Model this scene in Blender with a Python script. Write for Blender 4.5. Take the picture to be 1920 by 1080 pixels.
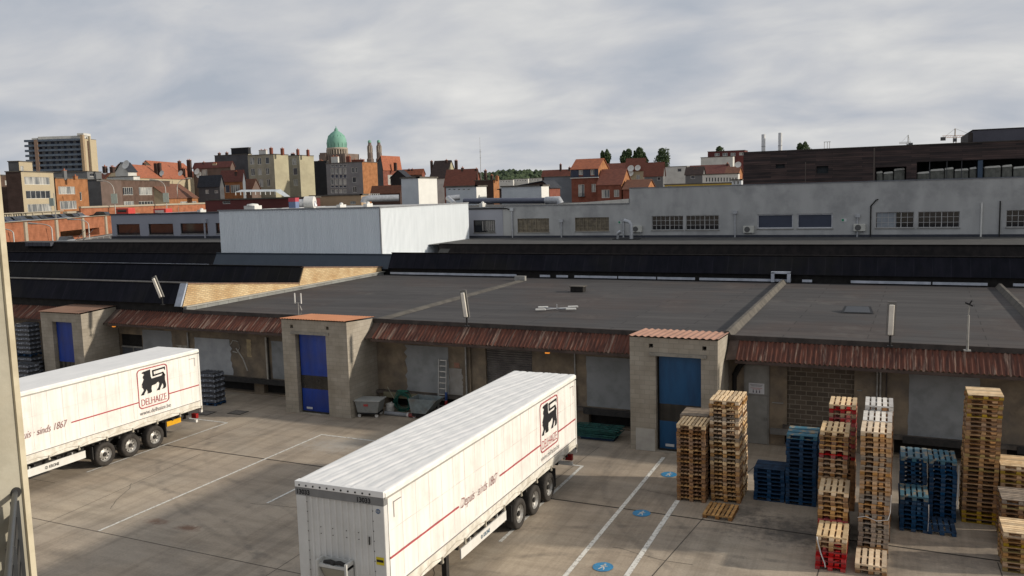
import bpy, bmesh, math, random
from mathutils import Vector, Matrix
R = math.radians
random.seed(7)
for o in list(bpy.data.objects): bpy.data.objects.remove(o)
C = bpy.context.scene.collection
SC = bpy.context.scene
# ------------------------------------------------------------------ camera
F_PX, YAW, PITCH, ROLL, H = 1622.6, -0.41354, 0.11126, -0.027533, 10.934
def cam_axes():
    f = Vector((math.sin(YAW)*math.cos(PITCH), math.cos(YAW)*math.cos(PITCH), -math.sin(PITCH)))
    r = Vector((math.cos(YAW), -math.sin(YAW), 0)); u = r.cross(f)
    c, s = math.cos(ROLL), math.sin(ROLL)
    return c*r+s*u, -s*r+c*u, f
CR, CU, CF = cam_axes()
cd = bpy.data.cameras.new('camera'); cam = bpy.data.objects.new('camera', cd); C.objects.link(cam)
cd.sensor_width = 36; cd.lens = 36*F_PX/1920; cd.clip_start = .1; cd.clip_end = 20000
M4 = Matrix((( CR.x, CU.x, -CF.x, 0), (CR.y, CU.y, -CF.y, 0), (CR.z, CU.z, -CF.z, H), (0, 0, 0, 1)))
cam.matrix_world = M4
SC.camera = cam
# ------------------------------------------------------------------ world and sun
SUN_EL = 21; SX, SY = .967, .255
world = bpy.data.worlds.new('World'); SC.world = world; world.use_nodes = True
nt = world.node_tree; nt.nodes.clear()
def N(t, kind, **kw):
    n = t.nodes.new(kind)
    for k, v in kw.items(): setattr(n, k, v)
    return n
def math_n(t, op, a, b=None, c=None, clamp=False):
    n = N(t, 'ShaderNodeMath', operation=op); n.use_clamp = clamp
    for i, v in enumerate((a, b, c)):
        if v is None: continue
        if isinstance(v, (int, float)): n.inputs[i].default_value = v
        else: t.links.new(v, n.inputs[i])
    return n.outputs[0]
def ramp(t, fac, stops, interp='LINEAR'):
    n = N(t, 'ShaderNodeValToRGB'); n.color_ramp.interpolation = interp
    e = n.color_ramp.elements
    while len(e) < len(stops): e.new(.5)
    for i, (p, c) in enumerate(stops):
        e[i].position = p; e[i].color = (c[0], c[1], c[2], 1)
    if fac is not None: t.links.new(fac, n.inputs[0])
    return n.outputs[0]
def build_world():
    t = nt
    out = N(t, 'ShaderNodeOutputWorld'); bg = N(t, 'ShaderNodeBackground')
    sky = N(t, 'ShaderNodeTexSky', sky_type='NISHITA'); sky.sun_disc = False
    sky.sun_elevation = R(SUN_EL); sky.sun_rotation = math.atan2(SX, SY)
    tc = N(t, 'ShaderNodeTexCoord'); sp = N(t, 'ShaderNodeSeparateXYZ'); t.links.new(tc.outputs['Generated'], sp.inputs[0])
    zz = math_n(t, 'ADD', math_n(t, 'MAXIMUM', sp.outputs[2], 0.0), .30)
    cx = math_n(t, 'DIVIDE', sp.outputs[0], zz); cy = math_n(t, 'DIVIDE', sp.outputs[1], zz)
    cb = N(t, 'ShaderNodeCombineXYZ'); t.links.new(cx, cb.inputs[0]); t.links.new(cy, cb.inputs[1])
    rot = N(t, 'ShaderNodeMapping'); rot.inputs['Rotation'].default_value = (0, 0, R(-22)); rot.inputs['Scale'].default_value = (.7, .95, 1)
    t.links.new(cb.outputs[0], rot.inputs[0])
    n1 = N(t, 'ShaderNodeTexNoise'); n1.inputs['Scale'].default_value = 3.6; n1.inputs['Detail'].default_value = 7; n1.inputs['Roughness'].default_value = .5; n1.inputs['Distortion'].default_value = .3
    t.links.new(rot.outputs[0], n1.inputs['Vector'])
    n2 = N(t, 'ShaderNodeTexNoise'); n2.inputs['Scale'].default_value = .8; n2.inputs['Detail'].default_value = 3
    t.links.new(rot.outputs[0], n2.inputs['Vector'])
    mix = math_n(t, 'ADD', math_n(t, 'MULTIPLY', n1.outputs[0], .6), math_n(t, 'MULTIPLY', n2.outputs[0], .4))
    # sky brightens towards the sun and towards the horizon (thin cloud there)
    dot = math_n(t, 'ADD', math_n(t, 'MULTIPLY', sp.outputs[0], SX), math_n(t, 'MULTIPLY', sp.outputs[1], SY))
    side = math_n(t, 'MULTIPLY_ADD', dot, .075, .03)
    hz = math_n(t, 'MULTIPLY', math_n(t, 'POWER', math_n(t, 'SUBTRACT', 1.0, math_n(t, 'MAXIMUM', sp.outputs[2], 0.0), clamp=True), 9.0), .055)
    v = math_n(t, 'ADD', math_n(t, 'ADD', mix, side), hz)
    col = ramp(t, v, [(.40, (.355, .39, .445)), (.475, (.42, .443, .485)), (.535, (.48, .492, .517)), (.60, (.55, .555, .56)), (.69, (.66, .655, .64))])
    # small breaks of blue
    n3 = N(t, 'ShaderNodeTexNoise'); n3.inputs['Scale'].default_value = 1.5; n3.inputs['Detail'].default_value = 6; n3.inputs['Roughness'].default_value = .6
    mp = N(t, 'ShaderNodeMapping'); mp.inputs['Location'].default_value = (3.1, 1.7, 0); mp.inputs['Scale'].default_value = (.5, 1.4, 1)
    t.links.new(cb.outputs[0], mp.inputs[0]); t.links.new(mp.outputs[0], n3.inputs['Vector'])
    hole = ramp(t, n3.outputs[0], [(.62, (0, 0, 0)), (.74, (.6, .6, .6))])
    sc = N(t, 'ShaderNodeVectorMath', operation='SCALE'); sc.inputs['Scale'].default_value = .1
    mx = N(t, 'ShaderNodeMix', data_type='RGBA'); t.links.new(hole, mx.inputs['Factor'])
    # cloud colours are given as seen; divide by the background strength
    up = N(t, 'ShaderNodeVectorMath', operation='SCALE'); up.inputs['Scale'].default_value = 10.0; t.links.new(col, up.inputs[0])
    t.links.new(up.outputs[0], mx.inputs['A']); t.links.new(sky.outputs[0], mx.inputs['B'])
    t.links.new(mx.outputs['Result'], bg.inputs['Color']); bg.inputs['Strength'].default_value = .1
    t.links.new(bg.outputs[0], out.inputs[0])
build_world()
sl = bpy.data.lights.new('sun', 'SUN'); sl.energy = 3.5; sl.angle = R(2); sl.color = (1, .90, .76)
so = bpy.data.objects.new('sun', sl); C.objects.link(so)
sd = Vector((SX, SY, math.tan(R(SUN_EL)))).normalized()
so.rotation_euler = sd.to_track_quat('Z', 'Y').to_euler()
SC.view_settings.view_transform = 'Standard'; SC.view_settings.look = 'None'
SC.view_settings.exposure = .22; SC.view_settings.gamma = 1
SC.render.resolution_x = 1024; SC.render.resolution_y = 576
# ------------------------------------------------------------------ geometry of the place
K = .036                                     # the dock runs two degrees off the trailers
def S(x, yb, z): return (x, yb-K*x, z)
def ray(px, py): return CF+(px-960)/F_PX*CR-(py-540)/F_PX*CU
def at_dist(px, py, D):
    d = ray(px, py); h = math.hypot(d.x, d.y); return Vector((0, 0, H))+d*(D/h)
def hit_plane(px, py, P, n):                 # vertical plane through P with normal n
    d = ray(px, py); n = Vector((n[0], n[1], 0)); t = (Vector((P[0], P[1], 0))).dot(n)/d.dot(n)
    return Vector((0, 0, H))+d*t
def at_yb(px, py, yb):
    d = ray(px, py); t = yb/(d.y+K*d.x); p = Vector((0, 0, H))+d*t; return (p.x, p.y+K*p.x, p.z)
# ------------------------------------------------------------------ materials
MATS = {}
def mat(name, c, c2=None, sc=1.0, rough=.8, bump=0, stretch=(1, 1, 1), metal=0, var=0, detail=6, lo=.38, hi=.62, c3=None, sc3=.15, amt3=.6, spec=.3, emit=None, bsc=None):
    """two-tone noise surface; c3 adds large soft stains; var = brightness change per object"""
    if name in MATS: return MATS[name]
    m = bpy.data.materials.new(name); m.use_nodes = True; t = m.node_tree; t.nodes.clear()
    out = N(t, 'ShaderNodeOutputMaterial'); b = N(t, 'ShaderNodeBsdfPrincipled'); t.links.new(b.outputs[0], out.inputs[0])
    b.inputs['Roughness'].default_value = rough; b.inputs['Metallic'].default_value = metal; b.inputs['Specular IOR Level'].default_value = spec
    tc = N(t, 'ShaderNodeTexCoord'); mp = N(t, 'ShaderNodeMapping'); mp.inputs['Scale'].default_value = stretch
    t.links.new(tc.outputs['Object'], mp.inputs[0])
    no = N(t, 'ShaderNodeTexNoise'); no.inputs['Scale'].default_value = sc; no.inputs['Detail'].default_value = detail; no.inputs['Roughness'].default_value = .6
    t.links.new(mp.outputs[0], no.inputs['Vector'])
    c2 = c2 or tuple(x*.78 for x in c)
    col = ramp(t, no.outputs[0], [(lo, c2), (hi, c)])
    if c3:
        n3 = N(t, 'ShaderNodeTexNoise'); n3.inputs['Scale'].default_value = sc3; n3.inputs['Detail'].default_value = 5; n3.inputs['Roughness'].default_value = .65
        t.links.new(tc.outputs['Object'], n3.inputs['Vector'])
        f = ramp(t, n3.outputs[0], [(.48, (0, 0, 0)), (.66, (amt3,)*3)])
        mx = N(t, 'ShaderNodeMix', data_type='RGBA'); t.links.new(f, mx.inputs['Factor']); t.links.new(col, mx.inputs['A']); mx.inputs['B'].default_value = (*c3, 1); col = mx.outputs['Result']
    if var:
        oi = N(t, 'ShaderNodeObjectInfo'); hs = N(t, 'ShaderNodeHueSaturation')
        t.links.new(math_n(t, 'MULTIPLY_ADD', oi.outputs['Random'], 2*var, 1-var), hs.inputs['Value'])
        t.links.new(math_n(t, 'MULTIPLY_ADD', math_n(t, 'FRACT', math_n(t, 'MULTIPLY', oi.outputs['Random'], 7.3)), .4, .75), hs.inputs['Saturation'])
        t.links.new(col, hs.inputs['Color']); col = hs.outputs[0]
    t.links.new(col, b.inputs['Base Color'])
    if bump:
        bp = N(t, 'ShaderNodeBump'); bp.inputs['Strength'].default_value = bump; bp.inputs['Distance'].default_value = .02
        nb = N(t, 'ShaderNodeTexNoise'); nb.inputs['Scale'].default_value = bsc or sc*6; nb.inputs['Detail'].default_value = 4
        t.links.new(mp.outputs[0], nb.inputs['Vector'])
        t.links.new(nb.outputs[0], bp.inputs['Height']); t.links.new(bp.outputs[0], b.inputs['Normal'])
    if emit: b.inputs['Emission Color'].default_value = (*emit[0], 1); b.inputs['Emission Strength'].default_value = emit[1]
    MATS[name] = m; return m
def brick(name, c1, c2, mortar, bw=.25, rh=.075, ms=.012, rough=.9, stain=None, bump=.3):
    if name in MATS: return MATS[name]
    m = bpy.data.materials.new(name); m.use_nodes = True; t = m.node_tree; t.nodes.clear()
    out = N(t, 'ShaderNodeOutputMaterial'); b = N(t, 'ShaderNodeBsdfPrincipled'); t.links.new(b.outputs[0], out.inputs[0]); b.inputs['Roughness'].default_value = rough; b.inputs['Specular IOR Level'].default_value = .2
    tc = N(t, 'ShaderNodeTexCoord'); sp = N(t, 'ShaderNodeSeparateXYZ'); t.links.new(tc.outputs['Object'], sp.inputs[0])
    cb = N(t, 'ShaderNodeCombineXYZ'); t.links.new(math_n(t, 'ADD', sp.outputs[0], sp.outputs[1]), cb.inputs[0]); t.links.new(sp.outputs[2], cb.inputs[1])
    br = N(t, 'ShaderNodeTexBrick'); t.links.new(cb.outputs[0], br.inputs['Vector'])
    br.inputs['Scale'].default_value = 1; br.inputs['Brick Width'].default_value = bw; br.inputs['Row Height'].default_value = rh; br.inputs['Mortar Size'].default_value = ms; br.inputs['Bias'].default_value = 0
    br.inputs['Color1'].default_value = (*c1, 1); br.inputs['Color2'].default_value = (*c2, 1); br.inputs['Mortar'].default_value = (*mortar, 1)
    no = N(t, 'ShaderNodeTexNoise'); no.inputs['Scale'].default_value = .9; no.inputs['Detail'].default_value = 7; t.links.new(tc.outputs['Object'], no.inputs['Vector'])
    mx = N(t, 'ShaderNodeMix', data_type='RGBA', blend_type='MULTIPLY'); mx.inputs['Factor'].default_value = .8
    t.links.new(br.outputs['Color'], mx.inputs['A']); t.links.new(ramp(t, no.outputs[0], [(.3, stain or (.6, .58, .55)), (.62, (1, 1, 1))]), mx.inputs['B'])
    t.links.new(mx.outputs['Result'], b.inputs['Base Color'])
    bp = N(t, 'ShaderNodeBump'); bp.inputs['Strength'].default_value = bump; bp.inputs['Distance'].default_value = .01; t.links.new(br.outputs['Fac'], bp.inputs['Height']); bp.invert = True
    t.links.new(bp.outputs[0], b.inputs['Normal'])
    MATS[name] = m; return m
def plain(name, c, rough=.6, metal=0, spec=.3, **k): return mat(name, c, tuple(x*.86 for x in c), 3, rough, metal=metal, spec=spec, **k)
# ------------------------------------------------------------------ mesh builder
class MB:
    def __init__(s): s.v = []; s.f = []; s.sm = []; s.ch = []
    def add(s, vs, fs, smooth=False):
        b = len(s.v); s.ch.append((b, len(s.f))); s.v += [tuple(v) for v in vs]; s.f += [tuple(i+b for i in f) for f in fs]; s.sm += [smooth]*len(fs); return s
    def quad(s, a, b, c, d): return s.add([a, b, c, d], [(0, 1, 2, 3)])
    def box(s, x0, x1, y0, y1, z0, z1, T=None):
        P = [(x, y, z) for z in (z0, z1) for y in (y0, y1) for x in (x0, x1)]
        if T: P = [T(*p) for p in P]
        return s.add(P, [(0, 2, 3, 1), (4, 5, 7, 6), (0, 1, 5, 4), (2, 6, 7, 3), (0, 4, 6, 2), (1, 3, 7, 5)])
    def tube(s, pts, r, n=8, smooth=True, caps=True):
        pts = [Vector(p) for p in pts]; rs = r if isinstance(r, (list, tuple)) else [r]*len(pts); vs = []; fs = []
        for i, p in enumerate(pts):
            d = (pts[min(i+1, len(pts)-1)]-pts[max(i-1, 0)]).normalized()
            a = d.cross(Vector((0, 0, 1)));
            if a.length < 1e-3: a = d.cross(Vector((1, 0, 0)))
            a.normalize(); b = d.cross(a)
            for k in range(n):
                t = 2*math.pi*k/n; vs.append(p+rs[i]*(math.cos(t)*a+math.sin(t)*b))
        for i in range(len(pts)-1):
            for k in range(n): fs.append((i*n+k, i*n+(k+1) % n, (i+1)*n+(k+1) % n, (i+1)*n+k))
        s.add(vs, fs, smooth)
        if caps: s.add([vs[k] for k in range(n)], [tuple(range(n))]); s.add([vs[-n+k] for k in range(n)], [tuple(range(n))[::-1]])
        return s
    def lathe(s, prof, cx, cy, n=24, smooth=True):
        vs = [(cx+r*math.cos(2*math.pi*k/n), cy+r*math.sin(2*math.pi*k/n), z) for r, z in prof for k in range(n)]
        fs = [(i*n+k, i*n+(k+1) % n, (i+1)*n+(k+1) % n, (i+1)*n+k) for i in range(len(prof)-1) for k in range(n)]
        return s.add(vs, fs, smooth)
    def disc(s, c, nrm, r, th, n=20):
        nrm = Vector(nrm).normalized(); return s.tube([Vector(c), Vector(c)+nrm*th], r, n, smooth=False)
    def each(s, name, m, parent=None, T=None, n=1):
        """one object for every run of n added shapes"""
        out = []
        for i in range(0, len(s.ch), n):
            a = s.ch[i]; b = s.ch[i+n] if i+n < len(s.ch) else (len(s.v), len(s.f))
            q = MB(); q.v = s.v[a[0]:b[0]]; q.f = [tuple(k-a[0] for k in f) for f in s.f[a[1]:b[1]]]; q.sm = s.sm[a[1]:b[1]]
            out.append(q.build(name, m, parent, T=T))
        return out
    def build(s, name, m, parent=None, loc=None, T=None, bevel=0):
        me = bpy.data.meshes.new(name); vs = s.v
        if T: vs = [T(*v) for v in vs]
        me.from_pydata(vs, [], s.f); me.update()
        me.polygons.foreach_set('use_smooth', s.sm)
        bm = bmesh.new(); bm.from_mesh(me); bmesh.ops.recalc_face_normals(bm, faces=bm.faces); bm.to_mesh(me); bm.free()
        me.materials.append(m)
        o = bpy.data.objects.new(name, me); C.objects.link(o)
        if parent: o.parent = parent
        if loc: o.location = loc
        if bevel:
            bv = o.modifiers.new('bevel', 'BEVEL'); bv.width = bevel; bv.segments = 2; bv.limit_method = 'ANGLE'
        return o
def tag(o, label, cat, group=None, kind=None):
    if label: o['label'] = label
    if cat: o['category'] = cat
    if group: o['group'] = group
    if kind: o['kind'] = kind
    return o
def empty(name, label, cat, loc=(0, 0, 0), rz=0, group=None):
    o = bpy.data.objects.new(name, None); C.objects.link(o); o.location = loc; o.rotation_euler = (0, 0, rz); o.empty_display_size = .3
    return tag(o, label, cat, group)
def rel(T, loc):
    l = Vector(loc); return lambda x, y, z: tuple(Vector(T(x, y, z))-l)
def copy_tree(o, parent=None):
    c = o.copy(); C.objects.link(c); c.parent = parent
    for ch in o.children: copy_tree(ch, c)
    return c
def holed(mb, u0, u1, z0, z1, holes, P, depth=0):
    """wall in the (u, z) plane with rectangular openings and their reveals; P(u, z, d) gives the point"""
    us = sorted({u0, u1, *[h[0] for h in holes], *[h[1] for h in holes]}); zs = sorted({z0, z1, *[h[2] for h in holes], *[h[3] for h in holes]})
    us = [u for u in us if u0 <= u <= u1]; zs = [z for z in zs if z0 <= z <= z1]
    for a, b in zip(us, us[1:]):
        for c, d in zip(zs, zs[1:]):
            mu, mz = (a+b)/2, (c+d)/2
            if any(h[0] < mu < h[1] and h[2] < mz < h[3] for h in holes): continue
            mb.quad(P(a, c, 0), P(b, c, 0), P(b, d, 0), P(a, d, 0))
    if depth:
        for a, b, c, d in holes:
            for q in (((a, c), (b, c)), ((b, c), (b, d)), ((b, d), (a, d)), ((a, d), (a, c))):
                (p1, q1), (p2, q2) = q; mb.quad(P(p1, q1, 0), P(p2, q2, 0), P(p2, q2, depth), P(p1, q1, depth))
def text_mesh(txt, size, shear=0, sx=1, bold=0):
    cu = bpy.data.curves.new('t', 'FONT'); cu.body = txt; cu.size = size; cu.shear = shear; cu.align_x = 'LEFT'; cu.offset = bold; cu.resolution_u = 3
    ob = bpy.data.objects.new('t', cu); C.objects.link(ob)
    dg = bpy.context.evaluated_depsgraph_get(); dg.update(); me = bpy.data.meshes.new_from_object(ob.evaluated_get(dg))
    vs = [(v.co.x*sx, v.co.y) for v in me.vertices]; fs = [tuple(p.vertices) for p in me.polygons]
    bpy.data.objects.remove(ob); bpy.data.curves.remove(cu); bpy.data.meshes.remove(me)
    return vs, fs
def put_text(mb, txt, size, P, width=None, **k):
    vs, fs = text_mesh(txt, size, **k)
    if not vs: return mb
    x0 = min(v[0] for v in vs); x1 = max(v[0] for v in vs); s = (width/(x1-x0)) if width else 1
    return mb.add([P((x-x0)*s, y) for x, y in vs], fs)
# ------------------------------------------------------------------ ground
def ground_mat():
    m = bpy.data.materials.new('yard_concrete'); m.use_nodes = True; t = m.node_tree; t.nodes.clear()
    out = N(t, 'ShaderNodeOutputMaterial'); b = N(t, 'ShaderNodeBsdfPrincipled'); t.links.new(b.outputs[0], out.inputs[0]); b.inputs['Specular IOR Level'].default_value = .25
    tc = N(t, 'ShaderNodeTexCoord'); co = tc.outputs['Object']
    def noise(sc, det=6, ro=.6, st=None):
        n = N(t, 'ShaderNodeTexNoise'); n.inputs['Scale'].default_value = sc; n.inputs['Detail'].default_value = det; n.inputs['Roughness'].default_value = ro
        if st: mp = N(t, 'ShaderNodeMapping'); mp.inputs['Scale'].default_value = st; mp.inputs['Rotation'].default_value = (0, 0, .3); t.links.new(co, mp.inputs[0]); t.links.new(mp.outputs[0], n.inputs['Vector'])
        else: t.links.new(co, n.inputs['Vector'])
        return n.outputs[0]
    def mixc(f, a, bc, mode='MIX'):
        x = N(t, 'ShaderNodeMix', data_type='RGBA', blend_type=mode)
        if isinstance(f, float): x.inputs['Factor'].default_value = f
        else: t.links.new(f, x.inputs['Factor'])
        t.links.new(a, x.inputs['A'])
        if isinstance(bc, tuple): x.inputs['B'].default_value = (*bc, 1)
        else: t.links.new(bc, x.inputs['B'])
        return x.outputs['Result']
    base = ramp(t, noise(.16, 7), [(.3, (.29, .245, .195)), (.5, (.37, .315, .25)), (.7, (.43, .37, .29))])
    base = mixc(.9, base, ramp(t, noise(14, 5), [(.2, (.80, .80, .80)), (.8, (1.12, 1.12, 1.12))]), 'MULTIPLY')
    base = mixc(.8, base, ramp(t, noise(.7, 8, .7, (.35, 1.6, 1)), [(.36, (.70, .69, .68)), (.56, (1, 1, 1))]), 'MULTIPLY')
    base = mixc(.75, base, ramp(t, noise(.5, 8, .7, (3.2, .16, 1)), [(.38, (.74, .73, .72)), (.52, (1, 1, 1))]), 'MULTIPLY')
    base = mixc(.6, base, ramp(t, noise(.28, 5, .6), [(.40, (.80, .81, .83)), (.55, (1.03, 1.0, .97))]), 'MULTIPLY')
    base = mixc(ramp(t, noise(2.2, 8, .75), [(.62, (0, 0, 0)), (.73, (.65, .65, .65))]), base, (.12, .105, .09))
    gx = N(t, 'ShaderNodeSeparateXYZ'); t.links.new(co, gx.inputs[0]); tn = noise(1.1, 5, .7)
    for cx, cy, rad, a in [(-2, 10, 17.2, .5), (-2, 10, 15.2, .45), (-30, 5, 19.5, .45), (-30, 5, 21.6, .4), (-12, 42, 20.5, .4), (-12, 42, 22.4, .4), (-40, 40, 16.0, .35), (4, 34, 14.2, .4), (4, 34, 12.3, .4)]:
        dx = math_n(t, 'SUBTRACT', gx.outputs[0], cx); dy = math_n(t, 'SUBTRACT', gx.outputs[1], cy); d = math_n(t, 'SQRT', math_n(t, 'ADD', math_n(t, 'MULTIPLY', dx, dx), math_n(t, 'MULTIPLY', dy, dy)))
        f = ramp(t, math_n(t, 'ABSOLUTE', math_n(t, 'SUBTRACT', d, rad)), [(.06, (a, a, a)), (.17, (0, 0, 0))]); f = math_n(t, 'MULTIPLY', f, ramp(t, tn, [(.42, (0, 0, 0)), (.62, (1, 1, 1))])); base = mixc(f, base, (.115, .10, .085))
    # stains with a place of their own: (x, y, rx, ry, colour, strength)
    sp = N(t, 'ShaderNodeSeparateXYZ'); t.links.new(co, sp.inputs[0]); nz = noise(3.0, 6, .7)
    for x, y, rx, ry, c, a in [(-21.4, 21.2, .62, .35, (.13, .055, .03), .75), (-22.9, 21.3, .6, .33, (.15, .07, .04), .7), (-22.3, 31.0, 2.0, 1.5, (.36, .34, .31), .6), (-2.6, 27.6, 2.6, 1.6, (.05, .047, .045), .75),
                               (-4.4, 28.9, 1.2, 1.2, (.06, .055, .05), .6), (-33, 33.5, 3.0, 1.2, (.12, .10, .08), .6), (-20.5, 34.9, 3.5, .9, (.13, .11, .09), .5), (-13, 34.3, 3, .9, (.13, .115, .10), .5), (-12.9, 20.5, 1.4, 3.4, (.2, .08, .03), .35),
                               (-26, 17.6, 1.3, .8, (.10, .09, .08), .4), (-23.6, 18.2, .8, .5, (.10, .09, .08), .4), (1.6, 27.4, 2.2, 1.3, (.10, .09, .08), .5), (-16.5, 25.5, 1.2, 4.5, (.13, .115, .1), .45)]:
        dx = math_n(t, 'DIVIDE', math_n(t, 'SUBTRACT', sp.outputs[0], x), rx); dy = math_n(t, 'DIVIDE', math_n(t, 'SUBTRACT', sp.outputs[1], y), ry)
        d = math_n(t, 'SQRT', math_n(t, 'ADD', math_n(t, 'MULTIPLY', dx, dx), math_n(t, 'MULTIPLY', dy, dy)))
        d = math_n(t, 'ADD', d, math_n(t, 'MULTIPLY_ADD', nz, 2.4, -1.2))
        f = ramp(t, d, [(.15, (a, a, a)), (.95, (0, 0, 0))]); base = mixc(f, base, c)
    t.links.new(base, b.inputs['Base Color'])
    t.links.new(math_n(t, 'MULTIPLY_ADD', noise(1.3), -.35, .95), b.inputs['Roughness'])
    bp = N(t, 'ShaderNodeBump'); bp.inputs['Strength'].default_value = .35; bp.inputs['Distance'].default_value = .01; t.links.new(noise(30, 4), bp.inputs['Height']); t.links.new(bp.outputs[0], b.inputs['Normal'])
    return m
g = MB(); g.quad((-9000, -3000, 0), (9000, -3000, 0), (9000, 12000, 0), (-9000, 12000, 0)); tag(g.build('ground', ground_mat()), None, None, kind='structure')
Mdark = plain('joint_dark', (.035, .03, .026), .9); Mcrack = plain('joint_fill', (.07, .06, .05), .9)
Mline = mat('line_paint', (.62, .61, .57), (.30, .28, .25), 9, .7, lo=.36, hi=.5, detail=8)
def strip(mb, a, b, w, z, n=1):
    a = Vector((*a, z)); b = Vector((*b, z)); d = (b-a).normalized(); s = Vector((-d.y, d.x, 0))*w/2
    return mb.quad(a-s, b-s, b+s, a+s)
m = MB()
strip(m, S(-60, 27.35, 0)[:2], S(12, 27.45, 0)[:2], .075, .004)
tag(m.build('drain_channel', Mdark), None, None, kind='structure')
m = MB()
for a, b, w in [((-60, 21.2), (12, 18.6), .03), ((-5.33, 29.4), (-6.4, 19.0), .03), ((-5.4, 29.4), (-4.6, 34.2), .03), ((-16.6, 27.6), (-16.4, 15), .02), ((-27.2, 27.9), (-26.0, 14), .02), ((-35, 28), (-34.6, 34.6), .02), ((-1.6, 27.3), (-1.9, 18), .03), ((-11.6, 28), (-11.2, 34.3), .02), ((-28.6, 28), (-28.6, 34.9), .02), ((3.0, 27.2), (3.2, 19), .03), ((-60, 24.0), (-30, 23.0), .02)]: strip(m, a, b, w, .004)
rr = random.Random(3)
def crack(x, y, dx, dy, n):
    p = (x, y)
    for i in range(n):
        q = (p[0]+dx/n+rr.uniform(-.06, .06), p[1]+dy/n+rr.uniform(-.06, .06)); strip(m, p, q, .016, .0045); p = q
crack(-8.25, 29.8, 1.7, -.3, 9); crack(-6.5, 29.5, .6, 1.6, 8); crack(-7.6, 24.5, 2.4, -.5, 10); crack(-21, 23.8, 3, .4, 12); crack(-27, 24, 1.5, -2.4, 12); crack(-12.5, 22, .8, -1.6, 8)
tag(m.build('slab_joints', Mcrack), None, None, kind='structure')
m = MB(); W = .10
for i, (a, b, w) in enumerate([((-8.28, 33.75), (-8.32, 14), .14), ((-6.65, 29.1), (-6.69, 14), .16), ((-23.9, 32.15), (-24.12, 19.95), W), ((-23.95, 32.12), (-17.5, 31.88), W), ((-11.04, 31.65), (-11.05, 23.7), .12), ((-11.0, 31.62), (-16, 31.75), W), ((-20.36, 25.6), (-20.4, 24.0), W), ((-20.36, 31.9), (-20.36, 25.6), W), ((-29.7, 32.4), (-29.9, 24.4), W), ((-29.7, 32.4), (-34, 32.55), W)]): strip(m, a, b, w, .0085+.0003*i)
tag(m.build('parking_lines', Mline), None, None, kind='structure')
# manhole covers by the dock
for i, (x, y) in enumerate([(-32.2, 33.6), (-30.6, 34.2)]):
    e = empty('manhole_cover', ['square steel manhole cover in the yard near the shrink-wrapped bottles', 'square steel manhole cover close to the loading platform left of the middle booth'][i], 'manhole cover', (x, y, 0), 0)
    q = MB(); q.box(-.42, .42, -.36, .36, .0, .014); q.build('frame', Mdark, e)
    q = MB(); q.box(-.36, .36, -.3, .3, .006, .017); q.build('cover', mat('cover_steel', (.16, .14, .12), (.10, .09, .08), 8, .7), e)
# blue floor discs with a walking man
Mblue_paint = mat('disc_blue', (.03, .22, .44), (.05, .17, .30), 6, .6, detail=8); Mwhite_paint = mat('disc_white', (.62, .62, .60), (.4, .4, .38), 12, .7)
for i, (x, y) in enumerate([(-7.47, 23.05), (-7.52, 27.5), (-7.58, 31.72)]):
    e = empty('floor_sign', ['round blue pedestrian floor marking nearest the camera between the walkway lines', 'round blue pedestrian floor marking cut by the drain channel', 'round blue pedestrian floor marking half hidden by the wooden pallets'][i], 'floor sign', (x, y, .009), 0, 'blue walking-man discs on the floor')
    q = MB(); q.add([(.30*math.cos(a*math.pi/16), .32*math.sin(a*math.pi/16), .003) for a in range(32)], [tuple(range(32))]); q.build('disc', Mblue_paint, e)
    q = MB(); z = .006
    def limb(a, b, w, q=q, z=z): strip(q, a, b, w, z)
    q.add([(.02+.055*math.cos(a*math.pi/6), .25+.055*math.sin(a*math.pi/6), z) for a in range(12)], [tuple(range(12))])
    limb((.0, .19), (-.01, -.02), .11); limb((-.01, .0), (-.12, -.26), .06); limb((-.0, .0), (.09, -.12), .06); limb((.09, -.1), (.10, -.27), .055); limb((.0, .17), (-.13, .04), .045); limb((.0, .17), (.13, .05), .045); limb((.12, .05), (.17, .12), .04)
    q.v = [(x_*.66, y_*.70, z_) for x_, y_, z_ in q.v]; q.build('walking_figure', Mwhite_paint, e)
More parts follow.
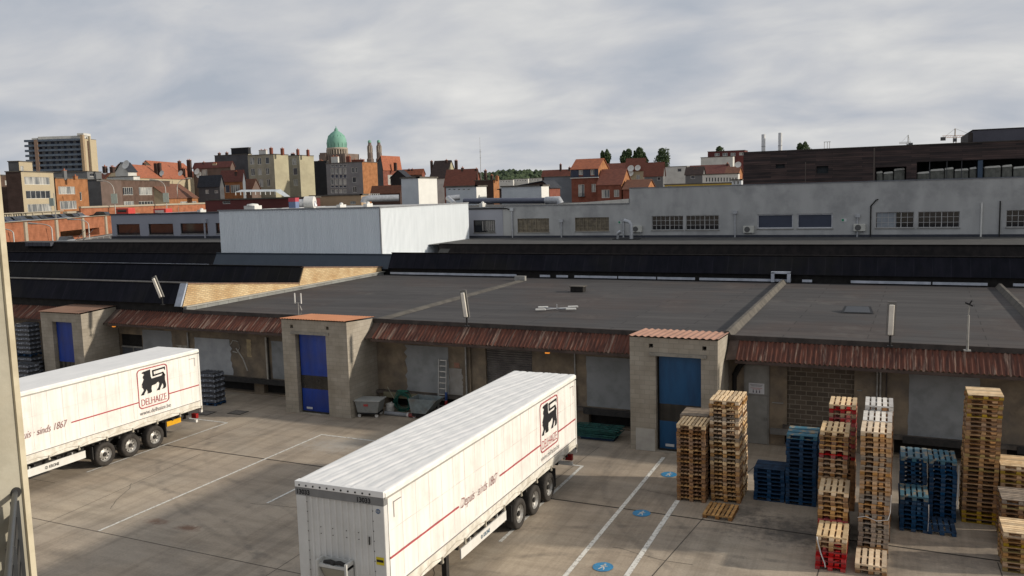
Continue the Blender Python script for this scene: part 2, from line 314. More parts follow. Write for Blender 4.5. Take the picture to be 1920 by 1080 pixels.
# ------------------------------------------------------------------ dock warehouse
YF, YW = 34.1, 36.7                      # booth fronts and facade
DZ = .95
Mblock = brick('breeze_block', (.35, .315, .262), (.30, .268, .222), (.26, .235, .195), .40, .20, .010, stain=(.66, .64, .60), bump=.15)
Mblockdark = brick('infill_block', (.13, .105, .08), (.09, .072, .056), (.22, .19, .15), .42, .20, .016)
Mplaster = mat('brown_plaster', (.235, .185, .13), (.135, .108, .08), 1.4, .9, .3, c3=(.12, .105, .09), sc3=.6, amt3=.7)
Mgreypl = mat('grey_patch', (.27, .28, .285), (.20, .208, .21), 1.6, .9, .15, c3=(.20, .205, .21), sc3=.8, amt3=.5)
Mroof = mat('roof_felt', (.062, .059, .059), (.043, .041, .042), .55, .85, .3, stretch=(.35, 1.8, 1), c3=(.062, .044, .038), sc3=.16, amt3=.6, bsc=9)
def roof_laps(m):
    t = m.node_tree; b = [n for n in t.nodes if n.type == 'BSDF_PRINCIPLED'][0]; src = b.inputs['Base Color'].links[0].from_socket; tc = [n for n in t.nodes if n.type == 'TEX_COORD'][0]
    br = N(t, 'ShaderNodeTexBrick'); mp = N(t, 'ShaderNodeMapping'); mp.inputs['Rotation'].default_value = (0, 0, R(2)); t.links.new(tc.outputs['Object'], mp.inputs[0]); t.links.new(mp.outputs[0], br.inputs['Vector']); br.inputs['Scale'].default_value = 1
    br.inputs['Brick Width'].default_value = 7.6; br.inputs['Row Height'].default_value = .98; br.inputs['Mortar Size'].default_value = .03; br.inputs['Mortar Smooth'].default_value = .4; br.offset = .43
    br.inputs['Color1'].default_value = (1.10, 1.09, 1.08, 1); br.inputs['Color2'].default_value = (.88, .88, .89, 1); br.inputs['Mortar'].default_value = (.45, .44, .44, 1)
    mx = N(t, 'ShaderNodeMix', data_type='RGBA', blend_type='MULTIPLY'); mx.inputs['Factor'].default_value = 1.0; t.links.new(src, mx.inputs['A']); t.links.new(br.outputs['Color'], mx.inputs['B'])
    n3 = N(t, 'ShaderNodeTexNoise'); n3.inputs['Scale'].default_value = .33; n3.inputs['Detail'].default_value = 8; n3.inputs['Roughness'].default_value = .72; t.links.new(tc.outputs['Object'], n3.inputs['Vector'])
    m2 = N(t, 'ShaderNodeMix', data_type='RGBA'); t.links.new(ramp(t, n3.outputs[0], [(.56, (0, 0, 0)), (.68, (.55, .55, .55))]), m2.inputs['Factor']); t.links.new(mx.outputs['Result'], m2.inputs['A']); m2.inputs['B'].default_value = (.10, .094, .088, 1)
    t.links.new(m2.outputs['Result'], b.inputs['Base Color'])
roof_laps(Mroof)
Mkerb = mat('roof_kerb_felt', (.115, .105, .09), (.075, .068, .06), 2, .9, .2)
Mrust = mat('rusty_sheet', (.135, .046, .028), (.062, .025, .018), 3.2, .75, .1, stretch=(3.2, .35, .35), c3=(.42, .33, .28), sc3=1.5, amt3=.0)
def rust_streaks(m):
    t = m.node_tree; b = [n for n in t.nodes if n.type == 'BSDF_PRINCIPLED'][0]; src = b.inputs['Base Color'].links[0].from_socket
    tc = [n for n in t.nodes if n.type == 'TEX_COORD'][0]
    mp = N(t, 'ShaderNodeMapping'); mp.inputs['Scale'].default_value = (3.6, .22, .22); t.links.new(tc.outputs['Object'], mp.inputs[0])
    n = N(t, 'ShaderNodeTexNoise'); n.inputs['Scale'].default_value = 1.7; n.inputs['Detail'].default_value = 7; n.inputs['Roughness'].default_value = .7; t.links.new(mp.outputs[0], n.inputs['Vector'])
    mx = N(t, 'ShaderNodeMix', data_type='RGBA'); t.links.new(ramp(t, n.outputs[0], [(.545, (0, 0, 0)), (.63, (.8, .8, .8))]), mx.inputs['Factor']); t.links.new(src, mx.inputs['A']); mx.inputs['B'].default_value = (.27, .195, .15, 1)
    t.links.new(mx.outputs['Result'], b.inputs['Base Color'])
rust_streaks(Mrust)
Mblack = mat('black_void', (.02, .019, .018), (.012, .011, .011), 3, .9)
Mfascia = mat('dark_fascia', (.06, .05, .045), (.035, .03, .028), 2, .8)
Mrubber = mat('black_rubber', (.035, .032, .03), (.02, .02, .02), 4, .7)
Msteelpipe = mat('grey_pipe', (.34, .335, .32), (.24, .235, .22), 4, .5, metal=.3)
dock = empty('dock_warehouse', 'long low warehouse with loading docks, flat grey roof and rusty canopies behind the yard', 'warehouse', S(-16, YW, 0))
DL = dock.location.copy()
def dT(x, y, z): return tuple(Vector(S(x, y, z))-DL)
def dpart(name, mb, m, parent=None, **k): return mb.build(name, m, parent or dock, T=dT, **k)
X0, X1 = -64, 14
m = MB(); voids = [(-63, -47.5, .1, .78), (-42.5, -38, .1, .78), (-36.6, -32.6, .1, .78), (-31.9, -29, .1, .78), (-23.6, -19.6, .1, .78), (-18.9, -15, .1, .78), (-12.6, -10.2, .1, .78), (-3.9, -1.5, .1, .74), (.3, 3.6, .1, .74), (4.2, 8, .1, .74)]
holes = voids+[(-17.89, -15.42, DZ, 3.40), (-3.81, -1.21, .85, 3.42), (-43.1, -41.16, DZ, 2.95)]
holed(m, X0, X1, 0, 4.5, holes, lambda u, z, d: (u, YW+d, z), .35)
dpart('front_wall', m, Mplaster)
m = MB()
for a, b, c, d in voids: m.quad((a, YW+.349, c), (b, YW+.349, c), (b, YW+.349, d), (a, YW+.349, d))
m.each('dark_opening', Mblack, dock, T=dT)
m = MB(); m.quad((X0, YW, 0), (X0, 56, 0), (X0, 56, 4.5), (X0, YW, 4.5)); m.quad((X1, YW, 0), (X1, 56, 0), (X1, 56, 4.5), (X1, YW, 4.5)); dpart('side_walls', m, Mplaster)
# blocked-up door, roller shutter, transom door
m = MB(); m.quad((-3.81, YW+.12, .85), (-1.21, YW+.12, .85), (-1.21, YW+.12, 3.42), (-3.81, YW+.12, 3.42)); dpart('blocked_up_doorway', m, Mblockdark)
m = MB(); n = 22
for i in range(n):
    z = DZ+(3.40-DZ)*i/n; dz = (3.40-DZ)/n; m.quad((-17.89, YW+.15, z), (-15.42, YW+.15, z), (-15.42, YW+.10, z+dz*.7), (-17.89, YW+.10, z+dz*.7)); m.quad((-17.89, YW+.10, z+dz*.7), (-15.42, YW+.10, z+dz*.7), (-15.42, YW+.15, z+dz), (-17.89, YW+.15, z+dz))
dpart('roller_shutter', m, mat('shutter_grey', (.17, .155, .145), (.11, .10, .095), 2, .6))
m = MB(); m.box(-43.1, -41.16, YW+.18, YW+.22, DZ, 2.1); sd_ = dpart('door', m, mat('door_slate', (.10, .11, .125), (.07, .075, .085), 2, .5))
m = MB(); m.box(-43.1, -41.16, YW+.12, YW+.2, 2.1, 2.2); m.box(-42.15, -42.08, YW+.13, YW+.2, DZ, 2.1); dpart('frame', m, Msteelpipe, sd_) if False else m.build('frame', Msteelpipe, sd_, T=dT)
m = MB(); m.box(-43.1, -41.16, YW+.2, YW+.24, 2.2, 2.95); m.build('transom', Mblack, sd_, T=dT)
m = MB(); m.box(-42.3, -42.25, YW+.12, YW+.18, 1.5, 1.75); m.box(-41.95, -41.9, YW+.12, YW+.18, 1.5, 1.75); m.each('handle', Msteelpipe, sd_, T=dT)
# grey door with notice, right bay
m = MB(); m.box(-5.5, -4.58, YW-.05, YW-.004, .02, 3.35); gd = dpart('door', m, mat('door_grey', (.27, .265, .245), (.21, .205, .19), 2, .6)); gd['label'] = 'tall grey steel door with a white notice'
m = MB(); m.box(-5.56, -5.5, YW-.08, YW-.002, 0, 3.41); m.box(-4.58, -4.52, YW-.08, YW-.002, 0, 3.41); m.box(-5.5, -4.58, YW-.08, YW-.002, 3.35, 3.41); m.box(-5.5, -4.58, YW-.065, YW-.05, 2.08, 2.14); m.build('frame', mat('door_frame', (.22, .21, .19), (.17, .16, .15), 2, .6), gd, T=dT)
m = MB(); m.box(-4.68, -4.64, YW-.11, YW-.05, 1.05, 1.2); m.build('handle', Msteelpipe, gd, T=dT)
m = MB(); m.box(-4.98, -4.78, YW-.16, YW-.01, 3.45, 3.6); m.build('lamp', plain('lamp_yellow', (.5, .46, .36)), gd, T=dT)
ns = empty('notice', 'white printed notice with three figures fixed on the tall grey door', 'notice', S(-5.04, YW-.052, 2.4))
nT = rel(S, ns.location)
m = MB(); m.box(-5.36, -4.72, YW-.062, YW-.052, 2.17, 2.62); m.build('board', plain('notice_white', (.62, .62, .64)), ns, T=nT)
m = MB()
for i, w in enumerate([.50, .42]): m.box(-5.04-w/2, -5.04+w/2, YW-.066, YW-.062, 2.545-i*.05, 2.56-i*.05)
for i in range(3):
    x = -5.17+i*.13; m.box(x-.022, x+.022, YW-.066, YW-.062, 2.21, 2.30); m.disc((x, YW-.062, 2.325), (0, -1, 0), .018, .004, 8)
m.build('printed_text', plain('ink', (.10, .09, .12)), ns, T=nT)
m = MB(); m.box(-5.28, -4.80, YW-.066, YW-.062, 2.405, 2.418); m.box(-5.2, -4.88, YW-.066, YW-.062, 2.36, 2.37); m.build('red_lines', plain('ink_red', (.45, .06, .06)), ns, T=nT)
# grey patches (filled doors) with ragged edges
def patch(x0, x1, z0, z1, m_, jag=(.05, .05), seed=1):
    r_ = random.Random(seed); L = []; Rr = []; n = 12
    for i in range(n+1):
        z = z0+(z1-z0)*i/n; L.append((x0+r_.uniform(-1, 1)*jag[0], YW-.012, z)); Rr.append((x1+r_.uniform(-1, 1)*jag[1], YW-.012, z))
    q = MB(); q.add(L+Rr, [(i, n+1+i, n+2+i, i+1) for i in range(n)]); return dpart('grey_infill', q, m_)
patch(-22.45, -19.97, DZ+.02, 3.34, Mgreypl, (.10, .01), 1)
patch(-19.95, -19.2, DZ+.02, 2.3, mat('grey_patch_brown', (.30, .285, .265), (.24, .225, .205), 2, .9), (.02, .05), 11)
patch(-12.68, -9.9, DZ+.04, 3.33, Mgreypl, (.02, .01), 2); patch(.79, 3.24, .88, 3.40, Mgreypl, (.02, .02), 3)
patch(-41.1, -38.7, DZ+.02, 3.3, Mgreypl, (.03, .03), 4); patch(-36.9, -34.15, DZ+.02, 3.02, mat('grey_patch2', (.36, .37, .38), (.29, .30, .31), 1.6, .9), (.02, .10), 5); patch(-31.2, -28.9, DZ+.04, 3.1, Mgreypl, (.02, .01), 6)
patch(-38.4, -37.4, 1.9, 2.5, mat('white_patch', (.40, .38, .33), (.22, .19, .15), 3, .9), (.2, .2), 7); patch(-32.95, -32.65, 2.1, 3.1, mat('tan_patch', (.42, .33, .19), (.27, .21, .13), 3, .9), (.03, .03), 8)
# white painted scrawl on the brown wall
m = MB(); m.tube([(-34.15, YW-.015, 2.75), (-33.95, YW-.015, 2.98), (-33.6, YW-.015, 2.95), (-33.45, YW-.015, 2.6), (-33.7, YW-.015, 2.3), (-34.0, YW-.015, 2.35)], .035, 5); m.tube([(-33.75, YW-.015, 2.55), (-33.3, YW-.015, 2.0), (-33.1, YW-.015, 1.55), (-33.0, YW-.015, 1.3)], .045, 5)
dpart('painted_scrawl', m, plain('scrawl', (.42, .40, .36), .9))
# wall at the left end of bay: bare brick pier
m = MB(); m.box(-43.3+.03, -43.1, YW-.03, YW, 0, 3.3); dpart('brick_pier', m, brick('dark_red_brick', (.16, .085, .06), (.10, .06, .045), (.18, .15, .12), .23, .075, .012))
# platform edge, buffers
m = MB()
for a, b in [(-62, -46.7), (-43.05, -28.3), (-24.15, -13.4), (-13.2, -9.9), (-3.95, 13.8)]:
    m.box(a, b, YW-.28, YW-.002, .80, DZ-.005)
m.each('platform_edge', mat('platform', (.12, .10, .085), (.06, .052, .045), 2, .9), dock, T=dT)
m = MB()
for a, b in [(-12.75, -9.9), (-41.2, -28.4), (.6, 3.6), (4.5, 9)]: m.box(a, b, YW-.36, YW-.28, .70, DZ+.02)
m.each('dock_buffer', Mrubber, dock, T=dT)
m = MB(); m.box(-23.7, -21.6, YW-.34, YW-.28, .62, .90); dpart('plank', m, mat('old_board', (.22, .20, .13), (.15, .135, .09), 3, .9))
m = MB(); m.box(-4.45, -3.0, YW-.3, YW-.28, .55, .82); m.box(-29.4, -28.9, YW-.36, YW-.29, .3, .8); m.each('steel_plate', mat('plate', (.17, .165, .155), (.12, .115, .11), 2, .6), dock, T=dT)
# downpipes and posts on the facade
def post(x, r, z0, z1, m_, dy=.08, name='downpipe'):
    q = MB(); q.tube([(x, YW-dy, z0), (x, YW-dy, z1)], r, 8); return dpart(name, q, m_)
post(-18.95, .05, .9, 3.6, Msteelpipe); post(-18.72, .045, .9, 3.6, Mplaster); post(-13.22, .04, 1.9, 3.6, Msteelpipe); post(-13.2, .06, 1.0, 1.9, mat('rust_pipe', (.20, .07, .04), (.10, .04, .03), 6, .8))
post(-.36, .035, .9, 3.6, Msteelpipe); post(-.24, .035, .9, 3.6, Msteelpipe); post(-.02, .03, 1.6, 3.6, Mfascia); post(-31.5, .06, .9, 3.3, mat('cream_post', (.42, .40, .35), (.30, .28, .24), 2, .8)); post(-31.36, .03, .9, 3.3, Mblack); post(-37.35, .05, .9, 3.3, Msteelpipe); post(-5.95, .09, 0, 2.9, Mblack)
m = MB(); m.tube([(-5.95, YW-.09, 2.9), (-5.75, YW-.2, 3.3), (-5.5, YW-.4, 3.6)], .12, 8); dpart('downpipe', m, Mblack)
m = MB(); m.box(-18.15, -17.9, YW-.1, YW, 1.0, 1.45); m.box(-1.1, -.9, YW-.08, YW, 2.6, 2.63); m.box(-4.4, -3.95, YW-.05, YW, 1.82, 1.86); m.each('cable_box', Msteelpipe, dock, T=dT)
m = MB(); m.box(-19.65, -19.35, YW-.02, YW-.013, 2.35, 2.6); dpart('fire_sign_residue', m, mat('red_smudge', (.30, .10, .07), (.25, .18, .13), 22, .9))
# flat roof, fascia, felt kerbs and back flashing
m = MB(); m.quad((-37.4, YW-.12, 4.56), (X1, YW-.12, 4.56), (X1, 57.4, 4.6), (-37.4, 57.4, 4.6)); dpart('roof', m, Mroof)
m = MB()
for a, b in [(-37.4, -28.25), (-24.2, -9.83), (-6.18, X1)]: m.box(a, b, YW-.26, YW-.1, 4.45, 4.66)
m.each('roof_edge', Mfascia, dock, T=dT)
m = MB()
for x, s in [(-24.0, .05), (-6.25, .22), (5.9, .22)]:
    w = .24 if s > .1 else .42; y1 = 57.3 if s > .1 else 55.3; a, b = (x-w, x+w); m.add([(a, YW-.2, 4.57), (x-.07, YW-.2, 4.6+s), (x+.07, YW-.2, 4.6+s), (b, YW-.2, 4.57), (a, y1, 4.6), (x-.07, y1, 4.62+s), (x+.07, y1, 4.62+s), (b, y1, 4.6)], [(0, 1, 5, 4), (1, 2, 6, 5), (2, 3, 7, 6), (0, 1, 2, 3), (4, 5, 6, 7)])
m.each('roof_kerb', Mkerb, dock, T=dT)
m = MB(); m.box(-37.55, -37.25, YW-.1, 58.0, 4.2, 4.78); dpart('parapet', m, brick('parapet_block', (.26, .27, .26), (.22, .225, .22), (.12, .12, .12), .9, .9, .015))
m = MB(); m.box(-37.62, -37.18, YW-.14, 58.1, 4.78, 4.83); dpart('parapet_coping', m, plain('coping', (.38, .37, .33), .8))
# canopies of rusty corrugated sheet
def corrugated(mb, xa, xb, pitch, amp, P, seg=4):
    n = int((xb-xa)/pitch*seg); row = []
    for i in range(n+1):
        x = xa+(xb-xa)*i/n; h = amp*math.sin(2*math.pi*(x-xa)/pitch); row.append((x, h))
    vs = [P(x, 0, h) for x, h in row]+[P(x, 1, h) for x, h in row]; mb.add(vs, [(i, i+1, n+2+i, n+1+i) for i in range(n)], True)
for a, b in [(-63, -46.75), (-43.0, -28.3), (-24.15, -9.9), (-6.15, 13.9)]:
    m = MB(); corrugated(m, a+.42, b, .19, .040, lambda x, t, h: (x, YW-.20-1.02*t, 4.47-.67*t+h)); cp = dpart('canopy', m, Mrust)
    m = MB(); m.box(a+.4, b, YW-1.24, YW-1.18, 3.66, 3.77); m.add([(a+.02, YW-.2, 4.47), (a+.42, YW-.2, 4.5), (a+.42, YW-1.2, 3.82), (a+.02, YW-1.2, 3.76)], [(0, 1, 2, 3)]); m.add([(a+.02, YW-.2, 4.3), (a+.02, YW-.2, 4.47), (a+.02, YW-1.2, 3.76), (a+.02, YW-1.2, 3.66)], [(0, 1, 2, 3)]); m.build('edge_board', mat('edge_board', (.085, .06, .05), (.05, .035, .03), 2, .8), cp, T=dT)
    m = MB(); x = a+1
    while x < b: m.box(x, x+.06, YW-1.2, YW, 3.7, 3.76); x += 1.9
    m.each('bracket', mat('bracket', (.25, .20, .16), (.12, .09, .07), 5, .7), cp, T=dT)
# warning lamps under the canopies
for x, w in [(-16.2+.02, 'between the roller shutter and the grey panel'), (-42.2, 'above the slate door at the left')]:
    e = empty('warning_lamp', 'small orange warning lamp under the rusty canopy '+w, 'warning lamp', S(x+2.0 if x > -20 else x, YW-1.1, 3.6)); 
    q = MB(); q.box(-.12, .12, -.06, .06, .03, .07); q.build('bracket', Mfascia, e)
    q = MB(); q.box(-.11, .11, -.05, .05, -.04, .03); q.build('lens', mat('amber', (.85, .25, .03), (.75, .2, .02), 4, .3, emit=((1, .35, .05), .5)), e, bevel=.02)
# ------------------------------------------------------------------ block-built door booths
Mcurtb = mat('curtain_blue', (.005, .036, .25), (.004, .024, .17), 1.2, .35, .5, stretch=(1.5, 1.5, .35), spec=.4, bsc=2.2, c3=(.02, .035, .16), sc3=.9, amt3=.5); Mcurtp = mat('curtain_petrol', (.007, .062, .155), (.005, .042, .11), 1.5, .45, .6, stretch=(1.5, 1.5, .35), bsc=2.2)
Mwin = mat('curtain_window', (.03, .028, .025), (.018, .018, .018), 1.2, .18, spec=.6)
def booth(xa, xb, zf, zb, door, dz, band, sheet, pitch, mc, label, sign=True, lintel=True):
    e = empty('door_booth', label, 'dock booth', S(xa, YF, 0)); T = rel(S, e.location)
    m = MB(); holes = [(door[0], door[1], .03, dz)]
    if lintel: holes += [(door[0]-.28, door[0]-.10, 4.38, 4.55), (door[1]+.05, door[1]+.22, 4.38, 4.55)]
    holed(m, xa, xb, 0, zf, holes, lambda u, z, d: (u, YF+d, z), .30)
    m.quad((xb, YF, 0), (xb, YW, 0), (xb, YW, zb), (xb, YF, zf)); m.quad((xa, YF, 0), (xa, YW, 0), (xa, YW, zb), (xa, YF, zf))
    m.build('block_wall', Mblock, e, T=T)
    m = MB(); m.box(door[0]-.02, door[1]+.02, YF+.305, YF+.4, 0, dz+.02)
    if lintel: m.box(door[0]-.3, door[1]+.25, YF+.32, YF+.4, 4.3, 4.6)
    m.build('dark_back', Mblack, e, T=T)
    cu = MB()
    a, b = door[0]+.10, door[1]-.03
    def sheetq(z0, z1, mb, n=14):
        vs = []; r_ = random.Random(5)
        for k in range(n+1):
            x = a+(b-a)*k/n
            for z in (z0, z1): vs.append((x, YF+.22+.012*math.sin(k*1.7+z*1.1), z))
        mb.add(vs, [(2*k, 2*k+2, 2*k+3, 2*k+1) for k in range(n)], True)
    sheetq(.12, band[0], cu); sheetq(band[1], dz-.02, cu); c_ = cu.build('curtain', mc, e, T=T)
    q = MB(); sheetq(band[0], band[1], q); q.build('window_strip', Mwin, c_, T=T)
    q = MB(); q.box(a-.02, b+.02, YF+.19, YF+.25, .05, .12); q.build('bottom_bar', Mrubber, c_, T=T)
    if sign: q = MB(); q.box(a+.25, a+.62, YF+.185, YF+.195, .22, .33); q.build('small_plate', plain('plate_white', (.45, .46, .48)), c_, T=T)
    if lintel: q = MB(); q.box(door[0]-.25, door[1]+.22, YF-.06, YF-.002, dz+.01, dz+.14); q.build('lintel', mat('lintel', (.27, .25, .215), (.2, .185, .16), 3, .9), e, T=T)
    q = MB(); corrugated(q, xa-.06, xb+.05, pitch, .028 if pitch > .2 else .018, lambda x, t, h: (x, YF-.10+(YW-YF+.12)*t, zf+.07+(zb-zf)*t+h)); q.build('sheet_roof', sheet, e, T=T)
    return e, T
Mor = mat('orange_sheet', (.46, .20, .10), (.40, .17, .085), 1.5, .7); Mterra = mat('terracotta_sheet', (.43, .24, .17), (.36, .20, .14), 1.5, .7); Mbrn = mat('brown_sheet', (.20, .12, .085), (.17, .10, .07), 1.0, .7)
booth(-28.25, -24.22, 4.80, 4.64, (-27.42, -25.52), 4.08, (1.27, 1.96), Mor, .17, Mcurtb, 'middle block booth with bright blue curtain door and orange sheet roof')
b3, T3 = booth(-9.85, -6.20, 4.80, 4.66, (-8.75, -6.87), 4.05, (1.29, 2.02), Mterra, .28, Mcurtp, 'right block booth with petrol blue curtain door behind the wooden pallets')
q = MB(); q.box(-9.62, -8.80, YF-.02, YF-.002, .01, .95); q.build('render_patch', mat('pale_render', (.40, .385, .35), (.33, .315, .29), 1.5, .9), b3, T=T3)
booth(-46.65, -43.1, 4.50, 4.62, (-45.67, -43.95), 3.98, (.9, 1.55), Mbrn, .15, Mcurtb, 'left block booth with dark blue curtain door and brown sheet roof', lintel=False)
# dirty mortar lines on the middle booth's flank
# ------------------------------------------------------------------ saw-tooth halls behind
Mfelt = mat('black_felt', (.014, .014, .020), (.009, .010, .014), 1.2, .95, .3, stretch=(2, 1, .3), spec=.08, c3=(.021, .020, .018), sc3=.12, amt3=.8, bsc=10)
def tooth_laps(m):
    t = m.node_tree; b = [n for n in t.nodes if n.type == 'BSDF_PRINCIPLED'][0]; src = b.inputs['Base Color'].links[0].from_socket; tc = [n for n in t.nodes if n.type == 'TEX_COORD'][0]
    sp = N(t, 'ShaderNodeSeparateXYZ'); t.links.new(tc.outputs['Object'], sp.inputs[0]); cb = N(t, 'ShaderNodeCombineXYZ'); t.links.new(sp.outputs[0], cb.inputs[0]); t.links.new(sp.outputs[2], cb.inputs[1])
    br = N(t, 'ShaderNodeTexBrick'); t.links.new(cb.outputs[0], br.inputs['Vector']); br.inputs['Scale'].default_value = 1; br.offset = 0; br.inputs['Brick Width'].default_value = 1.02; br.inputs['Row Height'].default_value = 3.1; br.inputs['Mortar Size'].default_value = .035; br.inputs['Mortar Smooth'].default_value = .5
    br.inputs['Color1'].default_value = (1.12, 1.12, 1.12, 1); br.inputs['Color2'].default_value = (.88, .88, .9, 1); br.inputs['Mortar'].default_value = (1.5, 1.45, 1.45, 1)
    mx = N(t, 'ShaderNodeMix', data_type='RGBA', blend_type='MULTIPLY'); mx.inputs['Factor'].default_value = 1; t.links.new(src, mx.inputs['A']); t.links.new(br.outputs['Color'], mx.inputs['B']); t.links.new(mx.outputs['Result'], b.inputs['Base Color'])
tooth_laps(Mfelt)
Mfeltb = mat('brown_black_felt', (.022, .019, .019), (.013, .012, .0125), 2.2, .95, .3, stretch=(1, 1, .3), spec=.1, bsc=10)
Mslate = mat('blue_grey_membrane', (.043, .058, .078), (.037, .051, .070), 1, .5)
Mflash = mat('white_flashing', (.50, .53, .60), (.36, .39, .45), 1.5, .6)
Mgrey2 = mat('grey_felt', (.075, .074, .072), (.054, .053, .053), .8, .85, .2, c3=(.055, .055, .055), sc3=.25, amt3=.5)
hall = empty('saw_tooth_hall', 'black felted saw-tooth roofs running behind the flat grey roof', 'factory hall', S(-37.4, YW, 0)); HL = hall.location.copy()
def hT(x, y, z): return tuple(Vector(S(x, y, z))-HL)
def tooth(y, xa, xb, z0=4.85, z1=6.15, m_=Mfelt, zbk=4.95, yb=None, name='saw_tooth_roof', base=True, end=None):
    yb = yb or y+10.9
    q = MB()
    q.quad((xa, y-.35, z0), (xb, y-.35, z0), (xb, y+.32, z1), (xa, y+.32, z1)); q.quad((xa, y+.32, z1), (xb, y+.32, z1), (xb, yb, zbk), (xa, yb, zbk))
    for x in (xa, xb): q.add([(x, y-.35, z0), (x, y+.32, z1), (x, yb, zbk), (x, yb, 4.2), (x, y-.1, 4.2)], [(0, 1, 2, 3, 4)])
    o = q.build(name, m_, hall, T=hT)
    if base: q = MB(); q.quad((xa, y-.1, 3.9), (xb, y-.1, 3.9), (xb, y-.1, z0), (xa, y-.1, z0)); q.quad((xa, y-.36, z0-.003), (xb, y-.36, z0-.003), (xb, y-.1, z0-.003), (xa, y-.1, z0-.003)); q.build('under_eave', Mblack, o, T=hT)  # black wall and soffit put the overhang's shade into the colour
    q = MB(); q.box(xa, xb, y+.24, y+.40, z1-.01, z1+.05); q.build('crest_capping', end or Mfeltb, o, T=hT)
    return o
tooth(36.72, -110, -37.52, 4.98, 6.13, zbk=4.9, end=mat('crest_grey', (.16, .15, .14), (.11, .105, .10), 2, .7))
tooth(47.62, -110, -37.52, 4.98, 6.11, zbk=4.95)
tooth(58.4, -110, -55.6, 5.0, 6.08, zbk=5.1); tooth(58.4, -55.6, -36.6, 5.0, 6.12, Mslate, zbk=5.1, end=Mslate); tooth(58.0, -36.6, 16, 5.12, 6.28, zbk=5.1)
tooth(69.3, -110, -58.2, 5.1, 6.35, Mfeltb, zbk=6.0, yb=76); tooth(69.3, -38.4, 16, 5.1, 6.22, Mfeltb, zbk=6.0, yb=76)
q = MB(); q.quad((-38.5, 68.9, 5.1), (-37.4, 68.9, 5.1), (-37.0, 69.7, 6.30), (-38.0, 69.7, 6.30)); q.build('end_flashing', Mgrey2, hall, T=hT)
q = MB(); q.box(-96.0, -91.5, 69.0, 69.55, 5.95, 6.39); q.build('pale_sheets', brick('pale_roof_sheet', (.085, .09, .11), (.075, .08, .10), (.03, .03, .035), .75, 9, .03), hall, T=hT)
# the yellow brick party wall that steps with the saw teeth
Myb = brick('yellow_brick', (.60, .47, .28), (.49, .36, .20), (.33, .26, .17), .30, .11, .015, stain=(.72, .60, .5))
Mrb = brick('red_brick_band', (.55, .28, .13), (.60, .36, .18), (.42, .34, .22), .21, .07, .010)
def prof(x0, x1, pts, top, bot): pass
q = MB()
for pts in ([(36.5, 4.79), (37.05, 6.06), (47.30, 4.96), (47.30, 4.79)], [(47.30, 4.79), (47.95, 6.02), (58.0, 5.12), (58.0, 4.79)]):
    n = len(pts); A = [(-37.45, y, z) for y, z in pts]; B = [(-37.62, y, z) for y, z in pts]
    q.add(A+B, [tuple(range(n)), tuple(range(2*n-1, n-1, -1))]+[(i, (i+1) % n, n+(i+1) % n, n+i) for i in range(n)])
q.build('brick_party_wall', Myb, hall, T=hT)
q = MB()
for y0, za, y1, zb_ in ((37.0, 6.08, 47.35, 4.98), (47.9, 6.04, 58.1, 5.14)):
    q.add([(x, y, z+h) for x in (-37.66, -37.40) for y, z in ((y0, za), (y1, zb_)) for h in (0, .07)], [(0, 2, 3, 1), (4, 5, 7, 6), (0, 1, 5, 4), (2, 6, 7, 3), (1, 3, 7, 5), (0, 4, 6, 2)])
q.build('wall_coping', mat('coping_brown', (.24, .15, .10), (.16, .10, .07), 4, .8), hall, T=hT)
q = MB(); q.add([(x, y, z) for x in (-37.9, -37.42) for y, z in ((36.3, 4.85), (36.42, 4.85), (37.0, 6.12), (36.88, 6.12))], [(0, 1, 2, 3), (4, 5, 6, 7), (0, 1, 5, 4), (1, 2, 6, 5), (2, 3, 7, 6), (3, 0, 4, 7)]); q.build('zinc_flashing', mat('zinc', (.38, .42, .50), (.30, .33, .38), 3, .5), hall, T=hT)
# white glazing strips in the gutters
def strips(name, y, z0, z1, spans):
    q = MB()
    for a, b in spans: q.box(a, b, y-.16, y-.11, z0, z1)
    q.each(name, Mflash, hall, T=hT)
strips('white_gutter_strip', 57.75, 4.66, 4.82, [(-36.4, -25.3), (-23.4, -22.6), (-22.1, -21.2), (-20.7, -17.5), (-17.4, -14.7), (-14.6, -12.0), (-11.7, -6.0), (-6.0+.9, -5.2+.7), (-2.2, 2.3), (2.4, 5.3), (6.6, 13)])
strips('white_gutter_strip', 58.2, 5.06, 5.19, [(-100, -85), (-84.9, -74), (-73.9, -66), (-65.9, -60.2), (-60.1, -56)])
q = MB(); q.box(-7.0, -6.8, 57.3, 57.7, 4.65, 5.3); q.box(-6.0, -5.8, 57.3, 57.7, 4.65, 5.3); q.box(-7.0, -5.8, 57.3, 57.7, 5.2, 5.32); q.build('hatch_frame', Mflash, hall, T=hT)
q = MB(); q.box(-24.4, -23.6, 55.2, 55.5, 4.62, 4.95); q.build('pipe_end', Msteelpipe, hall, T=hT)
q = MB(); q.quad((-96, 76, 6.2), (16, 76, 6.2), (16, 80.2, 6.2), (-96, 80.2, 6.2)); q.quad((-110, 69.7, 5.9), (-96, 69.7, 5.9), (-96, 80, 5.9), (-110, 80, 5.9)); q.quad((-94, 69.7, 6.18), (16, 69.7, 6.18), (16, 80, 6.22), (-94, 80, 6.22)); q.build('back_flat_roof', Mgrey2, hall, T=hT)
